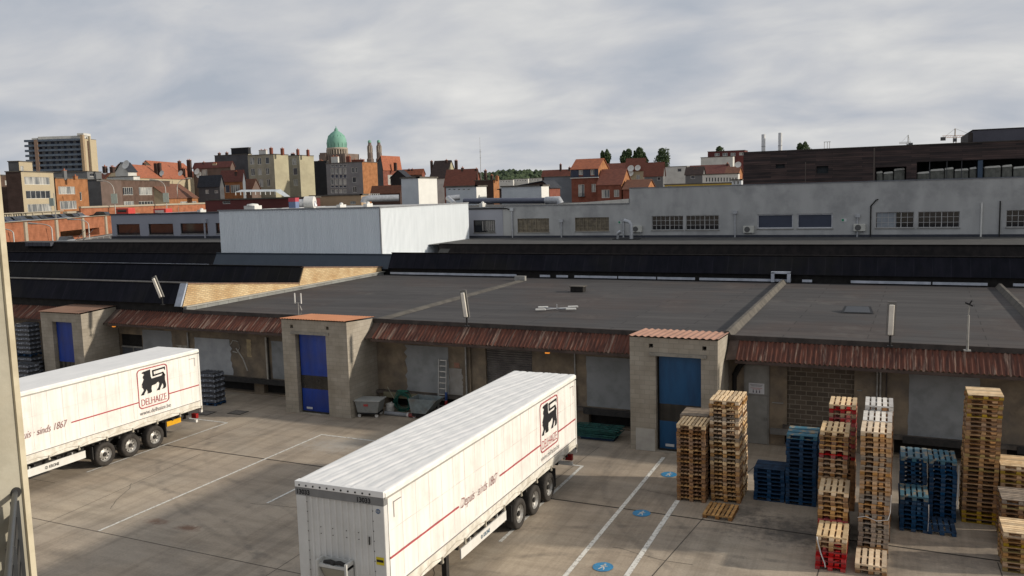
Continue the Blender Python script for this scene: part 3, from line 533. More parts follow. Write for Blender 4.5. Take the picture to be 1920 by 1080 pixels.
# ------------------------------------------------------------------ white corrugated box on the roofs
Mwhite = mat('white_sheet', (.72, .765, .80), (.67, .715, .75), .8, .5, stretch=(3, 3, .3)); Mwhitet = plain('white_trim', (.62, .62, .60))
wb = empty('corrugated_hall', 'big windowless box clad in white corrugated sheet rising above the roofs', 'industrial building', S(-39.7, 61.6, 4.9)); T = rel(S, wb.location)
q = MB()
def trap(a, b, n, P, z0, z1, amp=.045):
    vs = []; fs = []; st = (b-a)/n
    for k in range(n):
        for f, h in ((0, 0), (.35, 0), (.5, amp), (.85, amp)):
            vs += [P(a+(k+f)*st, h, z0), P(a+(k+f)*st, h, z1)]
    vs += [P(b, 0, z0), P(b, 0, z1)]; m_ = len(vs)//2
    q.add(vs, [(2*i, 2*i+2, 2*i+3, 2*i+1) for i in range(m_-1)])
trap(-57.75, -39.7, 90, lambda u, h, z: (u, 61.6-h, z), 4.9, 9.86); trap(61.6, 78.4, 84, lambda u, h, z: (-39.7+h, u, z), 4.9, 9.86)
q.quad((-57.75, 61.6, 4.9), (-57.75, 78.4, 4.9), (-57.75, 78.4, 9.86), (-57.75, 61.6, 9.86)); q.quad((-57.75, 78.4, 4.9), (-39.7, 78.4, 4.9), (-39.7, 78.4, 9.86), (-57.75, 78.4, 9.86)); q.build('cladding', Mwhite, wb, T=T)
q = MB(); q.quad((-57.75, 61.6, 9.84), (-39.7, 61.6, 9.84), (-39.7, 78.4, 9.84), (-57.75, 78.4, 9.84)); q.build('roof', mat('pale_roof', (.45, .45, .44), (.36, .36, .35), 1, .8), wb, T=T)
q = MB(); q.box(-57.82, -39.62, 61.5, 61.6, 9.84, 9.95); q.box(-39.72, -39.6, 61.6, 78.4, 9.84, 9.95); q.box(-39.72, -39.62, 61.5, 61.62, 4.9, 9.84); q.build('edge_trim', mat('trim_grey', (.25, .26, .28), (.2, .21, .22), 3, .6), wb, T=T)
# ------------------------------------------------------------------ long rendered warehouse with windows
YB = 80.0
Mrender = mat('grey_render', (.40, .405, .405), (.345, .35, .352), .9, .9, .15, stretch=(1, 1, .35), c3=(.24, .245, .25), sc3=.4, amt3=.65)
Mlav = mat('lavender_render', (.32, .33, .375), (.30, .31, .35), .4, .9)
Mmunt = mat('pale_muntin', (.42, .42, .42), (.33, .33, .33), 3, .6); Mglassd = mat('dark_glass', (.016, .018, .022), (.012, .013, .016), 1.2, .08, spec=.7)
Mglassb = mat('dusty_glass', (.21, .175, .125), (.10, .085, .065), 2.4, .4); Mblind = mat('navy_blind', (.045, .055, .085), (.04, .048, .075), 1, .5)
rw = empty('rendered_warehouse', 'long grey rendered warehouse with steel-framed windows behind the black roofs', 'warehouse', S(-20, YB, 6)); T = rel(S, rw.location)
WN = [('b', -34.85, -31.35, 6.74, 8.15, 7, 4), ('b', -28.57, -25.04, 6.83, 8.18, 8, 4), ('d', -20.76, -17.75, 6.9, 8.24, 7, 3), ('d', -17.5, -14.43, 6.9, 8.24, 7, 3), ('n', -10.99, -7.9, 6.98, 8.26, 1, 1), ('n', -7.55, -4.61, 6.98, 8.26, 1, 1),
      ('h', -1.16, 1.8, 6.98, 8.31, 6, 3), ('d', 2.1, 5.2, 6.98, 8.31, 7, 3), ('d', 8.51, 11.5, 6.97, 8.35, 7, 3), ('o', -39.9, -37.39, 6.75, 8.04, 2, 1)]
q = MB(); H1 = [(a, b, c, d) for _, a, b, c, d, *_ in WN if _ != 'o']
holed(q, -36.5, -22.95, 6.0, 9.42, H1[:2], lambda u, z, d: (u, YB+d, z), .22)
holed(q, -22.95, 16, 6.0, 10.90, H1[2:], lambda u, z, d: (u, YB+d, z), .22)
q.quad((-22.95, YB, 9.3), (-22.95, YB+24, 9.3), (-22.95, YB+24, 10.9), (-22.95, YB, 10.9)); q.quad((16, YB, 6), (16, YB+24, 6), (16, YB+24, 10.9), (16, YB, 10.9)); q.quad((-22.95, YB+24, 0), (16, YB+24, 0), (16, YB+24, 10.9), (-22.95, YB+24, 10.9))
q.build('front_wall', Mrender, rw, T=T)
q = MB(); holed(q, -42, -36.5, 6.0, 9.28, [(-39.9, -37.39, 6.75, 8.04)], lambda u, z, d: (u, YB-.03+d, z), .2); q.quad((-36.5, YB-.03, 6), (-36.5, YB, 6), (-36.5, YB, 9.28), (-36.5, YB-.03, 9.28)); q.build('lavender_wall', Mlav, rw, T=T)
q = MB(); q.box(-42, -36.45, YB-.1, YB+.1, 9.28, 9.36); q.box(-36.45, -22.95, YB-.08, YB+.12, 9.42, 9.50); q.box(-22.99, 16, YB-.05, YB+.25, 10.9, 10.97); q.build('parapet_capping', mat('capping', (.18, .19, .21), (.13, .135, .15), 2, .6), rw, T=T)
q = MB(); q.quad((-95, YB+.1, 9.25), (-22.95, YB+.1, 9.3), (-22.95, YB+24, 9.3), (-95, YB+24, 9.25)); q.quad((-22.95, YB+.2, 10.86), (16, YB+.2, 10.86), (16, YB+24, 10.86), (-22.95, YB+24, 10.86)); q.build('roof', Mgrey2, rw, T=T)
q = MB(); q.add([(-30.5, YB-.1, 9.5), (-23.0, YB-.1, 9.5), (-23.0, YB-.1, 9.92), (-30.5, YB+3, 9.5), (-23.0, YB+3, 9.5), (-23.0, YB+3, 9.92)], [(0, 1, 2), (3, 5, 4), (0, 2, 5, 3), (1, 4, 5, 2)]); q.build('white_ridge_flashing', mat('white_flash2', (.55, .54, .50), (.45, .44, .41), 2, .7), rw, T=T)
q = MB(); q.box(-42, 16, YB-.12, YB-.001, 6.1, 6.42); q.build('upstand', mat('upstand_felt', (.035, .04, .055), (.028, .03, .042), 2, .6), rw, T=T)
def window(par, a, b, c, d, nx, nz, kind, y, T, name='window', fw=.05):
    if kind == 'n': fw = .10
    f = MB(); yy = y+.12
    f.box(a, b, yy-.03, yy+.03, c, c+fw); f.box(a, b, yy-.03, yy+.03, d-fw, d); f.box(a, a+fw, yy-.03, yy+.03, c+fw, d-fw); f.box(b-fw, b, yy-.03, yy+.03, c+fw, d-fw)
    for i in range(1, nx): x = a+(b-a)*i/nx; w = .018 if i != nx//2+1 else .035; f.box(x-w, x+w, yy-.02, yy+.02, c+fw, d-fw)
    for i in range(1, nz): z = c+(d-c)*i/nz; f.box(a+fw, b-fw, yy-.016, yy+.016, z-.016, z+.016)
    o = f.build(name, {'n': plain('frame_white', (.50, .51, .54)), 'b': mat('muntin_tan', (.26, .22, .16), (.2, .17, .12), 3, .7), 'o': Mfascia}.get(kind, Mmunt), par, T=T)
    g_ = MB(); g_.quad((a, y+.17, c), (b, y+.17, c), (b, y+.17, d), (a, y+.17, d)); g_.build('pane', {'n': Mblind, 'b': Mglassb}.get(kind, Mglassd), o, T=T)
    g_ = MB(); g_.box(a-.06, b+.06, y-.06, y+.02, c-.09, c-.004); g_.build('sill', mat('sill_grey', (.25, .245, .23), (.19, .185, .175), 3, .8), o, T=T)
    return o
for kind, a, b, c, d, nx, nz in WN:
    o = window(rw, a, b, c, d, nx, nz, kind, YB if kind != 'o' else YB-.03, T)
    if kind == 'n': o['label'] = 'wide window with a dark navy blind'
    if kind == 'b': o['label'] = 'steel window with dusty brown panes'
    if kind == 'h':
        g_ = MB(); g_.box(a+.1, a+1.6, YB+.13, YB+.16, c+.06, d-.06); g_.build('white_board', mat('board_pale', (.26, .29, .32), (.22, .24, .27), 2, .7), o, T=T)
    if kind == 'o':
        g_ = MB()
        for i in range(6): x = -38.95+i*.25; g_.box(x, x+.12, YB+.10, YB+.13, 6.95, 7.95)
        g_.build('curtain', mat('curtain_cream', (.34, .32, .30), (.18, .18, .19), 6, .9, stretch=(6, 1, .2)), o, T=T)
# left end of the same building, beyond the white box
q = MB(); HL2 = [(-92.85, -88.63, 6.65, 8.07), (-87.05, -82.75, 6.68, 8.06), (-81.49, -76.97, 6.78, 8.07), (-75.64, -71.5, 6.8, 8.07)]
holed(q, -93.75, -57, 6.0, 9.28, HL2, lambda u, z, d: (u, YB+d, z), .22); q.quad((-93.75, YB, 0), (-93.75, YB+24, 0), (-93.75, YB+24, 9.28), (-93.75, YB, 9.28)); q.build('left_wall', mat('lavender_render2', (.30, .315, .365), (.28, .295, .34), .4, .9), rw, T=T)
for h in HL2: window(rw, *h, 1, 1, 'o', YB, T); 
q = MB(); q.box(-93.85, -57, YB-.12, YB+.15, 9.28, 9.42); q.box(-93.85, -57, YB-.1, YB-.002, 6.15, 6.5); q.build('roof_edge', mat('edge_dark', (.03, .035, .05), (.025, .03, .04), 2, .5), rw, T=T)
# downpipes, vents, air conditioners, signs on the long wall
def wpipe(x, z0, z1, r, m_, y=YB-.1, label=None, head=True):
    q = MB(); q.tube([(x, y, z0), (x, y, z1)], r, 8); o = q.build('downpipe', m_, rw, T=T)
    if head: q = MB(); q.box(x-.2, x+.2, y-.12, y+.09, z1, z1+.28); q.build('hopper_head', m_, o, T=T)
Mzinc = mat('zinc_pipe', (.42, .44, .47), (.33, .34, .36), 4, .4, metal=.3)
for x, z1, m_ in [(-35.4, 8.95, Mzinc), (-30.0, 7.75, Mzinc), (-23.55, 7.75, Mzinc), (-12.95, 8.35, Mzinc), (-2.6, 7.9, Mzinc), (6.75, 8.98, Mwhitet)]: wpipe(x, 6.2, z1, .07, m_, head=x != 6.75)
wpipe(-1.55, 6.1, 8.85, .055, Mblack, head=False); wpipe(8.05, 6.1, 9.1, .05, Mblack, head=False)
q = MB(); q.tube([(-1.55, YB-.1, 8.85), (-1.15, YB-.1, 9.35), (-1.0, YB+.02, 9.4)], .055, 8); q.tube([(-35.4, YB-.1, 8.95), (-36.0, YB-.1, 9.2), (-40.5, YB-.1, 9.22)], .06, 8); q.build('downpipe', Mblack, rw, T=T)
q = MB(); q.tube([(-77.3, YB-.15, 6.1), (-77.3, YB-.15, 8.3)], .12, 8); q.box(-77.65, -76.95, YB-.3, YB-.01, 8.1, 8.6); q.build('downpipe', Mlav, rw, T=T)
for i, (x, z) in enumerate([(-23.0+.35, 6.72), (-12.2, 6.62), (-2.55-.95+.6, 6.72)]):
    e = empty('air_conditioner', ['white air conditioning unit with bent pipes above a roof vent on the rendered wall', 'white air conditioning unit beside the navy-blinded windows on the rendered wall', 'white air conditioning unit left of the half-boarded window on the rendered wall'][i], 'air conditioner', S(x, YB-.35, z), 0, 'air conditioners on the rendered wall')
    q = MB(); q.box(0, .95, 0, .34, 0, .62); q.build('casing', plain('ac_white', (.52, .52, .48)), e, bevel=.03)
    q = MB(); q.disc((.36, -.001, .31), (0, -1, 0), .25, .02, 20); q.build('fan_grille', mat('grille', (.12, .12, .12), (.06, .06, .06), 30, .6), e)
    q = MB(); q.box(.05, .12, .1, .35, -.08, 0); q.box(.8, .87, .1, .35, -.08, 0); q.build('bracket', Mzinc, e)
e = empty('roof_vent', 'pair of bent silver vent pipes standing on the grey roof below the air conditioner', 'vent pipe', S(-22.0, 77.2, 6.2))
q = MB(); q.tube([(0, 0, 0), (0, 0, 1.35), (-.15, 0, 1.6), (-.7, .3, 1.75)], .17, 10); q.build('tall_pipe', Mzinc, e)
q = MB(); q.tube([(-1.3, 0, 0), (-1.3, 0, .45), (-1.25, -.05, .62), (-.95, -.1, .75)], .17, 10); q.build('short_pipe', Mzinc, e)
q = MB(); q.box(-1.7, .8, -.5, .5, .02, .05); q.build('base_sheet', Mfelt, e)
for x in (-25.0+.9, -3.9): 
    e = empty('exit_sign', 'small green and white escape sign '+('between the brown-paned window and the zinc pipe' if x < -10 else 'right of the navy-blinded windows'), 'exit sign', S(x, YB-.01, 7.55))
    q = MB(); q.box(0, .42, -.03, 0, 0, .26); q.build('panel', plain('sign_pale', (.6, .62, .62)), e)
    q = MB(); q.box(.03, .22, -.036, -.031, .03, .23); q.build('symbol', plain('sign_green', (.03, .25, .14)), e)
e = empty('roof_stair', 'short grey steel stair leading from the roof to the left end of the rendered warehouse', 'stair', S(-93.8, 76.5, 5.2)); 
q = MB()
for k in range(7): q.box(-1.9+k*.27, -1.62+k*.27, -.6, .6, .1+k*.2, .14+k*.2)
q.each('tread', Msteelpipe, e); q = MB()
for y in (-.62, .6): q.box(-2, 0, y, y+.02, 0, .02, T=lambda x, yy, z: (x, yy, z+(x+2)*.74)); q.tube([(-2, y, .9), (0, y, 2.3)], .03, 6); q.tube([(-2, y, 0), (-2, y, .9)], .025, 6); q.tube([(-1, y, .74), (-1, y, 1.6)], .025, 6)
q.build('stringer_rail', Msteelpipe, e)
# ------------------------------------------------------------------ things on the flat roof
Mlens = mat('lamp_diffuser', (.72, .68, .60), (.60, .56, .50), 2, .35); Mblk2 = plain('black_metal', (.03, .03, .032), .5, .6)
def flood(x, yb, z0, h, lean, label, w=.23, L=1.25):
    e = empty('flood_light', label, 'flood light', S(x, yb, z0), 0)
    q = MB(); q.tube([(0, 0, 0), (0, 0, .55)], .045, 8); q.box(-.1, .1, -.1, .1, 0, .03); q.build('post', Mblk2, e)
    A = Vector((0, 0, .42)); T = lambda a, b, c: tuple(A+Matrix.Rotation(lean, 3, 'Y') @ Vector((a, b, c)))
    q = MB(); q.box(-w/2, w/2, -.04, .10, 0, L, T); q.box(-w/2-.04, w/2+.04, -.02, .06, L, L+.08, T); q.box(-w/2-.05, -w/2-.02, -.03, .04, 0, L, T); q.box(w/2+.02, w/2+.05, -.03, .04, 0, L, T); q.build('housing', plain('lamp_housing', (.16, .155, .145), .5), e)
    q = MB(); q.box(-w/2+.02, w/2-.02, -.13, -.041, .03, L-.03, T); q.build('diffuser', Mlens, e, bevel=.03)
flood(-18.55, 36.1, 4.55, 1.9, -.12, 'tilted long flood light on a short post at the roof edge above the roller shutter')
flood(-38.55, 36.05, 4.95, 1.9, -.42, 'slanting long flood light on the black saw-tooth roof beside the yellow brick wall')
flood(.08, 36.2, 4.55, 1.9, .03, 'upright long flood light on a short post above the right canopy')
e = empty('roof_mast', 'thin grey mast with a small sensor head at the right of the roof edge', 'mast', S(2.72, 36.0, 4.55))
q = MB(); q.tube([(0, 0, 0), (0, 0, 1.35)], .045, 8); q.tube([(0, 0, 1.35), (.02, 0, 1.75)], .02, 6); q.box(-.12, .12, -.12, .12, 0, .04); q.build('pole', Msteelpipe, e)
q = MB(); q.tube([(-.12, 0, 1.82), (.14, 0, 1.70)], .035, 6); q.tube([(.02, 0, 1.75), (.1, 0, 1.9)], .03, 6); q.build('sensor_head', Mblk2, e)
e = empty('twin_antenna', 'pair of slim white antenna rods on a mast beside the orange-roofed booth', 'antenna', S(-28.62, 36.0, 4.5))
q = MB(); q.tube([(0, 0, -1.6), (0, 0, .9)], .022, 6); q.tube([(-.2, 0, .9), (.2, 0, .9)], .015, 6); q.tube([(.1, 0, .75), (.22, 0, .5), (.15, 0, .3), (0, 0, .2)], .014, 6); q.build('mast', Msteelpipe, e)
for s in (-.2, .2): q = MB(); q.tube([(s, 0, .85), (s, 0, 1.4)], .035, 8); q.build('rod', Mwhitet, e)
e = empty('fallen_antenna', 'cross-shaped white panel antenna lying flat on the grey roof', 'antenna', S(-16.2, 42.2, 4.6), .4); e.scale = (.8, .8, .6)
q = MB(); q.tube([(-1.1, -.5, .12), (1.1, .5, .12)], .04, 6); q.tube([(-.9, .6, .12), (.9, -.6, .12)], .04, 6); q.tube([(0, 0, 0), (0, 0, .5)], .03, 6); q.build('arms', Mzinc, e)
for x, y in ((-1.1, -.5), (1.1, .5), (-.9, .6), (.9, -.6)): q = MB(); q.box(x-.34, x+.34, y-.1, y+.1, .08, .22); q.build('panel', Mwhitet, e, bevel=.03)
e = empty('roof_vent', 'small black box vent near the back of the middle roof bay', 'roof vent', S(-17.8, 50.2, 4.6)); q = MB(); q.box(-.42, .42, -.3, .3, 0, .32); q.build('box', Mblack, e, bevel=.03); q = MB(); q.box(-.48, .48, -.36, .36, .32, .36); q.build('lid', Mkerb, e)
e = empty('roof_vent', 'low sloping dark skylight in the right roof bay', 'roof vent', S(-1.4, 45.2, 4.6))
q = MB(); q.add([(-.75, -.5, 0), (.75, -.5, 0), (.6, .3, .24), (-.6, .3, .24), (-.7, .5, 0), (.7, .5, 0)], [(0, 1, 2, 3), (3, 2, 5, 4), (0, 3, 4), (1, 5, 2)]); q.build('frame', Mblk2, e); q = MB(); q.add([(-.6, -.42, .035), (.6, -.42, .035), (.5, .24, .235), (-.5, .24, .235)], [(0, 1, 2, 3)]); q.build('pane', Mglassd, e)
# ------------------------------------------------------------------ loose things in the bays
e = empty('ladder', 'aluminium ladder leaning on the grey patch right of the middle booth', 'ladder', S(-20.2, 36.25, 0)); 
q = MB(); T = lambda x, y, z: (x, y+z*.10, z)
for s in (-.21, .21): q.box(s-.03, s+.03, -.04, .04, .3, 2.75, T)
q.each('side_rail', plain('aluminium', (.36, .36, .35), .5, .3), e)
q = MB()
for k in range(9): q.box(-.18, .18, -.02, .02, .45+k*.28, .49+k*.28, T)
q.each('rung', plain('aluminium2', (.45, .45, .44), .35, .7), e); q = MB(); q.box(.17, .26, -.05, .05, .75, 1.15, T); q.build('blue_sleeve', plain('sleeve', (.03, .07, .22)), e); q = MB(); q.box(.17, .26, -.05, .05, .5, .72, T); q.build('red_sleeve', plain('sleeve_red', (.35, .04, .04)), e)
e = empty('garden_hose', 'coiled green hose hanging on the platform edge beside the grey tipping skip', 'hose', S(-22.45, 36.25, .55)); Mhose = mat('hose_green', (.025, .14, .105), (.015, .08, .06), 4, .5)
r_ = random.Random(2)
q = MB()
for k in range(9):
    a = .40+r_.uniform(-.1, .12); b = .36+r_.uniform(-.06, .09); dz = -.05*k*.5+r_.uniform(-.04, .02)
    q.tube([(a*math.cos(t*math.pi/12)+r_.uniform(-.01, .01), -.04*(k % 4)+.02*math.sin(t), b*math.sin(t*math.pi/12)+dz+(.14 if 2 < t < 10 else 0)) for t in range(25)], .017, 6)
q.build('coil', Mhose, e); q = MB(); q.tube([(-.42, 0, -.1), (-.8, .1, .35), (-1.0, .15, .62)], .018, 6); q.build('hose_end', mat('hose_pale', (.35, .34, .26), (.25, .24, .18), 4, .6), e)
q = MB(); q.box(-.28, .3, -.1, .1, .48, .53); q.build('hanger', Mhose, e)
e = empty('tipping_skip', 'grey steel tipping skip with a sloping front standing before the platform', 'skip', S(-20.9, 35.6, 0)); Msk = mat('skip_grey', (.20, .235, .24), (.14, .165, .17), 3, .6, c3=(.15, .12, .09), sc3=2)
def shell(q, B, Tt, th=.04):
    b = [(B[0], B[2], .28), (B[1], B[2], .28), (B[1], B[3], .28), (B[0], B[3], .28)]; t = [(Tt[0], Tt[2], 1.0), (Tt[1], Tt[2], 1.0), (Tt[1], Tt[3], 1.0), (Tt[0], Tt[3], 1.0)]
    c = [(Tt[0]+th, Tt[2]+th, 1.0), (Tt[1]-th, Tt[2]+th, 1.0), (Tt[1]-th, Tt[3]-th, 1.0), (Tt[0]+th, Tt[3]-th, 1.0)]; d = [(B[0]+th, B[2]+th, .34), (B[1]-th, B[2]+th, .34), (B[1]-th, B[3]-th, .34), (B[0]+th, B[3]-th, .34)]
    q.add(b+t+c+d, [(0, 3, 2, 1)]+[(i, (i+1) % 4, 4+(i+1) % 4, 4+i) for i in range(4)]+[(4+i, 4+(i+1) % 4, 8+(i+1) % 4, 8+i) for i in range(4)]+[(8+i, 8+(i+1) % 4, 12+(i+1) % 4, 12+i) for i in range(4)]+[(12, 13, 14, 15)])
q = MB(); shell(q, (-.45, .35, -.42, .42), (-.55, 1.0, -.5, .5)); q.build('hopper', Msk, e)
q = MB(); q.box(-.45, .6, -.35, -.25, .1, .27); q.box(-.45, .6, .25, .35, .1, .27); q.build('base_frame', Mblk2, e)
for x in (-.35, .5):
    for y in (-.3, .3): q = MB(); q.disc((x, y-.03, .08), (0, 1, 0), .08, .06, 14); q.build('wheel', plain('wheel_grey', (.3, .3, .29)), e)
e = empty('wheeled_bin', 'dirty grey plastic bin trolley on castors by the flank of the middle booth', 'bin', S(-23.62, 34.95, 0), R(12)); Mbin = mat('bin_grey', (.26, .27, .265), (.17, .175, .17), 3, .6, c3=(.12, .11, .09), sc3=3)
q = MB(); Bq = [(-.52, -.38, .24), (.52, -.38, .24), (.52, .38, .24), (-.52, .38, .24), (-.62, -.45, .82), (.66, -.45, .82), (.66, .45, .82), (-.62, .45, .82)]; q.add(Bq, [(0, 3, 2, 1), (0, 1, 5, 4), (1, 2, 6, 5), (2, 3, 7, 6), (3, 0, 4, 7)]); q.build('tub', Mbin, e)
q = MB(); q.box(-.66, .70, -.49, .49, .82, .87); q.build('lid', plain('bin_lid', (.34, .35, .34)), e, bevel=.015); q = MB(); q.box(-.55, .55, -.4, .4, .17, .23); q.build('chassis', Mblk2, e); q = MB(); q.box(-.16, .06, -.447, -.42, .58, .68, lambda x, y, z: (x, y-.02, z)); q.build('red_label', plain('label_red', (.35, .05, .05)), e)
for x in (-.45, .45):
    for y in (-.32, .32): q = MB(); q.disc((x, y-.025, .085), (0, 1, 0), .085, .05, 14); q.build('castor', plain('castor_white', (.55, .54, .52)), e)
e = empty('plastic_sack', 'crumpled white plastic sack beside the grey bin trolley', 'sack', S(-22.95, 35.75, 0)); q = MB(); q.lathe([(.02, .02), (.20, .01), (.24, .14), (.2, .34), (.22, .46), (.1, .52), (.02, .50)], 0, 0, 14); q.build('sack', mat('sack_white', (.52, .51, .48), (.35, .34, .32), 6, .6, .5), e)
q = MB(); q.tube([(.1, 0, .5), (.14, -.05, .58)], .03, 6); q.build('tied_neck', MATS['sack_white'], e)
e = empty('drain_pipe', 'thick grey plastic pipe with a red-banded end lying on the yard below the hose', 'pipe', S(-23.0, 35.35, .1)); q = MB(); q.tube([(0, 0, 0), (1.35, -.05, 0)], .10, 12); q.build('pipe', mat('pvc_grey', (.22, .23, .25), (.17, .18, .19), 2, .5), e); q = MB(); q.tube([(1.33, -.05, 0), (1.42, -.053, 0)], .125, 12); q.build('collar', plain('collar_pale', (.5, .48, .46)), e); q = MB(); q.tube([(1.42, -.053, 0), (1.8, -.07, 0)], .10, 12); q.build('red_end', plain('collar_red', (.22, .05, .045)), e)
# ------------------------------------------------------------------ semi-trailers
Mtarp = mat('trailer_curtain', (.79, .765, .725), (.69, .655, .615), 1.3, .55, .3, stretch=(1, 4.5, .20), lo=.36, hi=.56, c3=(.56, .53, .50), sc3=.9, amt3=.5, detail=8, bsc=2.4)
Mtroof = mat('roof_tarp', (.76, .755, .745), (.70, .70, .69), 1.5, .5, .2, stretch=(1.3, .4, 1), c3=(.64, .64, .64), sc3=.9, amt3=.3, bsc=5)
Mhem = mat('trailer_hem', (.72, .70, .64), (.58, .55, .48), 2.5, .6, .3, stretch=(1, 1, 1), c3=(.40, .36, .29), sc3=2.2, amt3=.7)
Mpanel = mat('trailer_front', (.60, .60, .585), (.54, .54, .525), 1.0, .45, 0, c3=(.45, .44, .42), sc3=1.2, amt3=.3); Mband = plain('band_grey', (.20, .20, .20), .6)
Mred = plain('print_red', (.40, .075, .085), .6); Mprint = plain('print_black', (.014, .014, .017), .6); Mgrp = plain('print_grey', (.20, .19, .19), .6); Mtyre = mat('tyre', (.045, .040, .036), (.028, .025, .022), 5, .85, .2); Mrim = mat('rim_steel', (.42, .41, .39), (.25, .24, .22), 5, .45, metal=.4)
Mcha = mat('chassis_black', (.03, .028, .027), (.018, .017, .016), 3, .6); Mgal = plain('galvanised', (.45, .45, .44), .5, .4); Mguard = mat('guard_white', (.70, .69, .66), (.60, .59, .55), 2, .4)
LION = [(690, 262), (668, 270), (640, 279), (613, 290), (612, 299), (630, 303), (636, 312), (625, 322), (622, 340), (632, 352), (612, 405), (622, 412), (612, 418), (630, 440), (634, 452), (606, 498), (634, 496), (638, 480), (650, 462), (660, 436), (676, 468), (668, 482), (700, 477), (710, 466), (704, 440), (708, 412), (742, 400), (770, 376), (782, 392), (776, 425), (757, 459), (787, 455), (790, 440), (812, 392), (823, 412), (820, 432), (804, 447), (836, 441), (848, 428), (848, 402), (836, 362), (834, 316), (822, 296), (800, 322), (705, 347), (697, 330), (692, 300)]
TAIL = [(832, 320), (815, 294), (722, 320), (716, 277), (826, 248)]
def uvl(p):
    x, y = p[0]-560, p[1]-270; det = 295*358+65*30; return ((x*358-y*30)/det, (295*y+65*x)/det)
def trailer(loc, label, number, wear, tail_text):
    e = empty('semi_trailer', label, 'semi-trailer', loc)
    W, L, Z0, Z1, HM = 2.55, 13.6, 1.02, 3.86, 1.50
    q = MB()                                  # side curtains, the near one slightly wavy between its pillars
    def side(x, z0, z1, out):
        ny, nz = 136, 10; vs = []
        for i in range(ny+1):
            y = .12+(L-.2)*i/ny
            for k in range(nz+1):
                z = z0+(z1-z0)*k/nz; d = .010*math.sin(math.pi*k/nz)*(math.sin(y*2*math.pi/1.36)+.6*math.sin(y*2*math.pi/.47+z)); vs.append((x+out*(.004+d), y, z))
        q.add(vs, [(i*(nz+1)+k, (i+1)*(nz+1)+k, (i+1)*(nz+1)+k+1, i*(nz+1)+k+1) for i in range(ny) for k in range(nz)], True)
    side(0, HM, Z1, 1); side(-W, HM, Z1, -1); cur = q.build('side_curtain', Mtarp, e)
    q = MB(); side(.006, Z0+.14, HM, 1); side(-W-.006, Z0+.14, HM, -1); q.build('curtain_hem', Mhem, e)
    q = MB(); q.box(.006, .022, .12, L-.1, HM-.012, HM+.012); q.build('hem_seam', Mgrp, cur)
    q = MB(); y = .75
    while y < L-.3: q.box(.014, .017, y-.003, y+.003, HM+.1, Z1-.05); y += 1.36/2
    q.box(.014, .018, .2, L-.2, 2.92, 2.926); q.build('faint_seams', plain('seam', (.62, .57, .54), .6), cur)
    # roof: folded tarpaulin with cross ribs sagging between them
    q = MB(); nx, ny = 56, 170; vs = []
    for i in range(ny+1):
        y = L*i/ny
        for k in range(nx+1):
            x = -W+W*k/nx; ed = min(k, nx-k)/nx
            u = (x-.15*y)*math.pi; h = -.013*(1-abs(math.sin(u/.34+1.1*math.sin(y*.75))))**3-.009*(1-abs(math.sin(u/.23+1.7*math.sin(y*.5+1.3*x))))**3+.0025*math.sin(y*7+x*5)
            vs.append((x, y, 3.955+h*wear*min(1, ed*8)-.02*(1 if ed == 0 else 0)))
    q.add(vs, [(i*(nx+1)+k, (i+1)*(nx+1)+k, (i+1)*(nx+1)+k+1, i*(nx+1)+k+1) for i in range(ny) for k in range(nx)], True)
    rf = q.build('roof_tarpaulin', Mtroof, e)
    q = MB()
    for s, x in ((1, 0), (-1, -W)): q.add([(x, 0, 3.94), (x+s*.03, 0, 3.90), (x+s*.03, 0, 3.80), (x, 0, 3.80), (x, L, 3.94), (x+s*.03, L, 3.90), (x+s*.03, L, 3.80), (x, L, 3.80)], [(0, 1, 5, 4), (1, 2, 6, 5), (2, 3, 7, 6), (0, 1, 2, 3), (4, 5, 6, 7)])
    q.build('roof_edge_flap', plain('flap_white', (.80, .79, .74), .5), rf)
    q = MB(); q.box(.002, .02, 0, L, 3.745, 3.80); q.build('top_rail', plain('rail_grey', (.40, .39, .36), .5, .3), e)
    # front wall with pressed ribs
    q = MB(); n = 11; vs = []; xs = []
    for k in range(n):
        for f, h in ((0, 0), (.55, 0), (.66, .035), (.89, .035)): xs.append((-2.25+(k+f)*1.92/n, h))
    xs.append((-.33, 0)); vs = [(x, -h, z) for x, h in xs for z in (1.05, 3.60)]; q.add(vs, [(2*i, 2*i+2, 2*i+3, 2*i+1) for i in range(len(xs)-1)])
    q.quad((-W+.02, .02, 1.0), (-.02, .02, 1.0), (-.02, .02, 3.9), (-W+.02, .02, 3.9)); fw = q.build('front_wall', Mpanel, e)
    q = MB(); q.box(-W, -2.25, -.05, .12, 1.0, 3.6); q.build('corner_post', Mpanel, e, bevel=.02); q = MB(); q.box(-.33, 0, -.05, .12, 1.0, 3.6); q.build('corner_post', Mpanel, e, bevel=.02)
    q = MB(); q.box(-W-.005, .005, -.06, .125, 3.6, 3.80); bd = q.build('number_band', Mband, e)
    q = MB(); q.box(-W-.01, .01, -.065, .13, 3.80, 3.955); tb = q.build('front_flap', Mtroof, e, bevel=.012)
    q = MB()
    for k in range(11): q.disc((-2.42+k*.205, -.065, 3.86), (0, -1, 0), .024, .012, 10)
    q.each('turn_button', Mcha, tb, n=3)
    q = MB()
    for x in (-2.27, -.36):
        for k in range(10): q.disc((x+.05, -.055, 1.2+k*.25), (0, -1, 0), .013, .006, 6)
    for x in (-1.85, -1.5, -1.1, -.75):
        for z in (2.85, 2.68): q.disc((x, -.04, z), (0, -1, 0), .014, .01, 6)
    q.box(-.47, -.45, -.045, -.02, 2.58, 2.78); q.build('rivets', Mcha, fw)
    P = lambda x0, z0, y=-.064: (lambda a, b: (x0+a, y, z0+b))
    if number:
        q = MB(); put_text(q, number, .165, P(-2.50, 3.635), width=.38, bold=.006); q.build('fleet_number', Mprint, bd); q = MB(); put_text(q, number, .165, P(-.74, 3.635), width=.38, bold=.006); q.build('fleet_number', Mprint, bd)
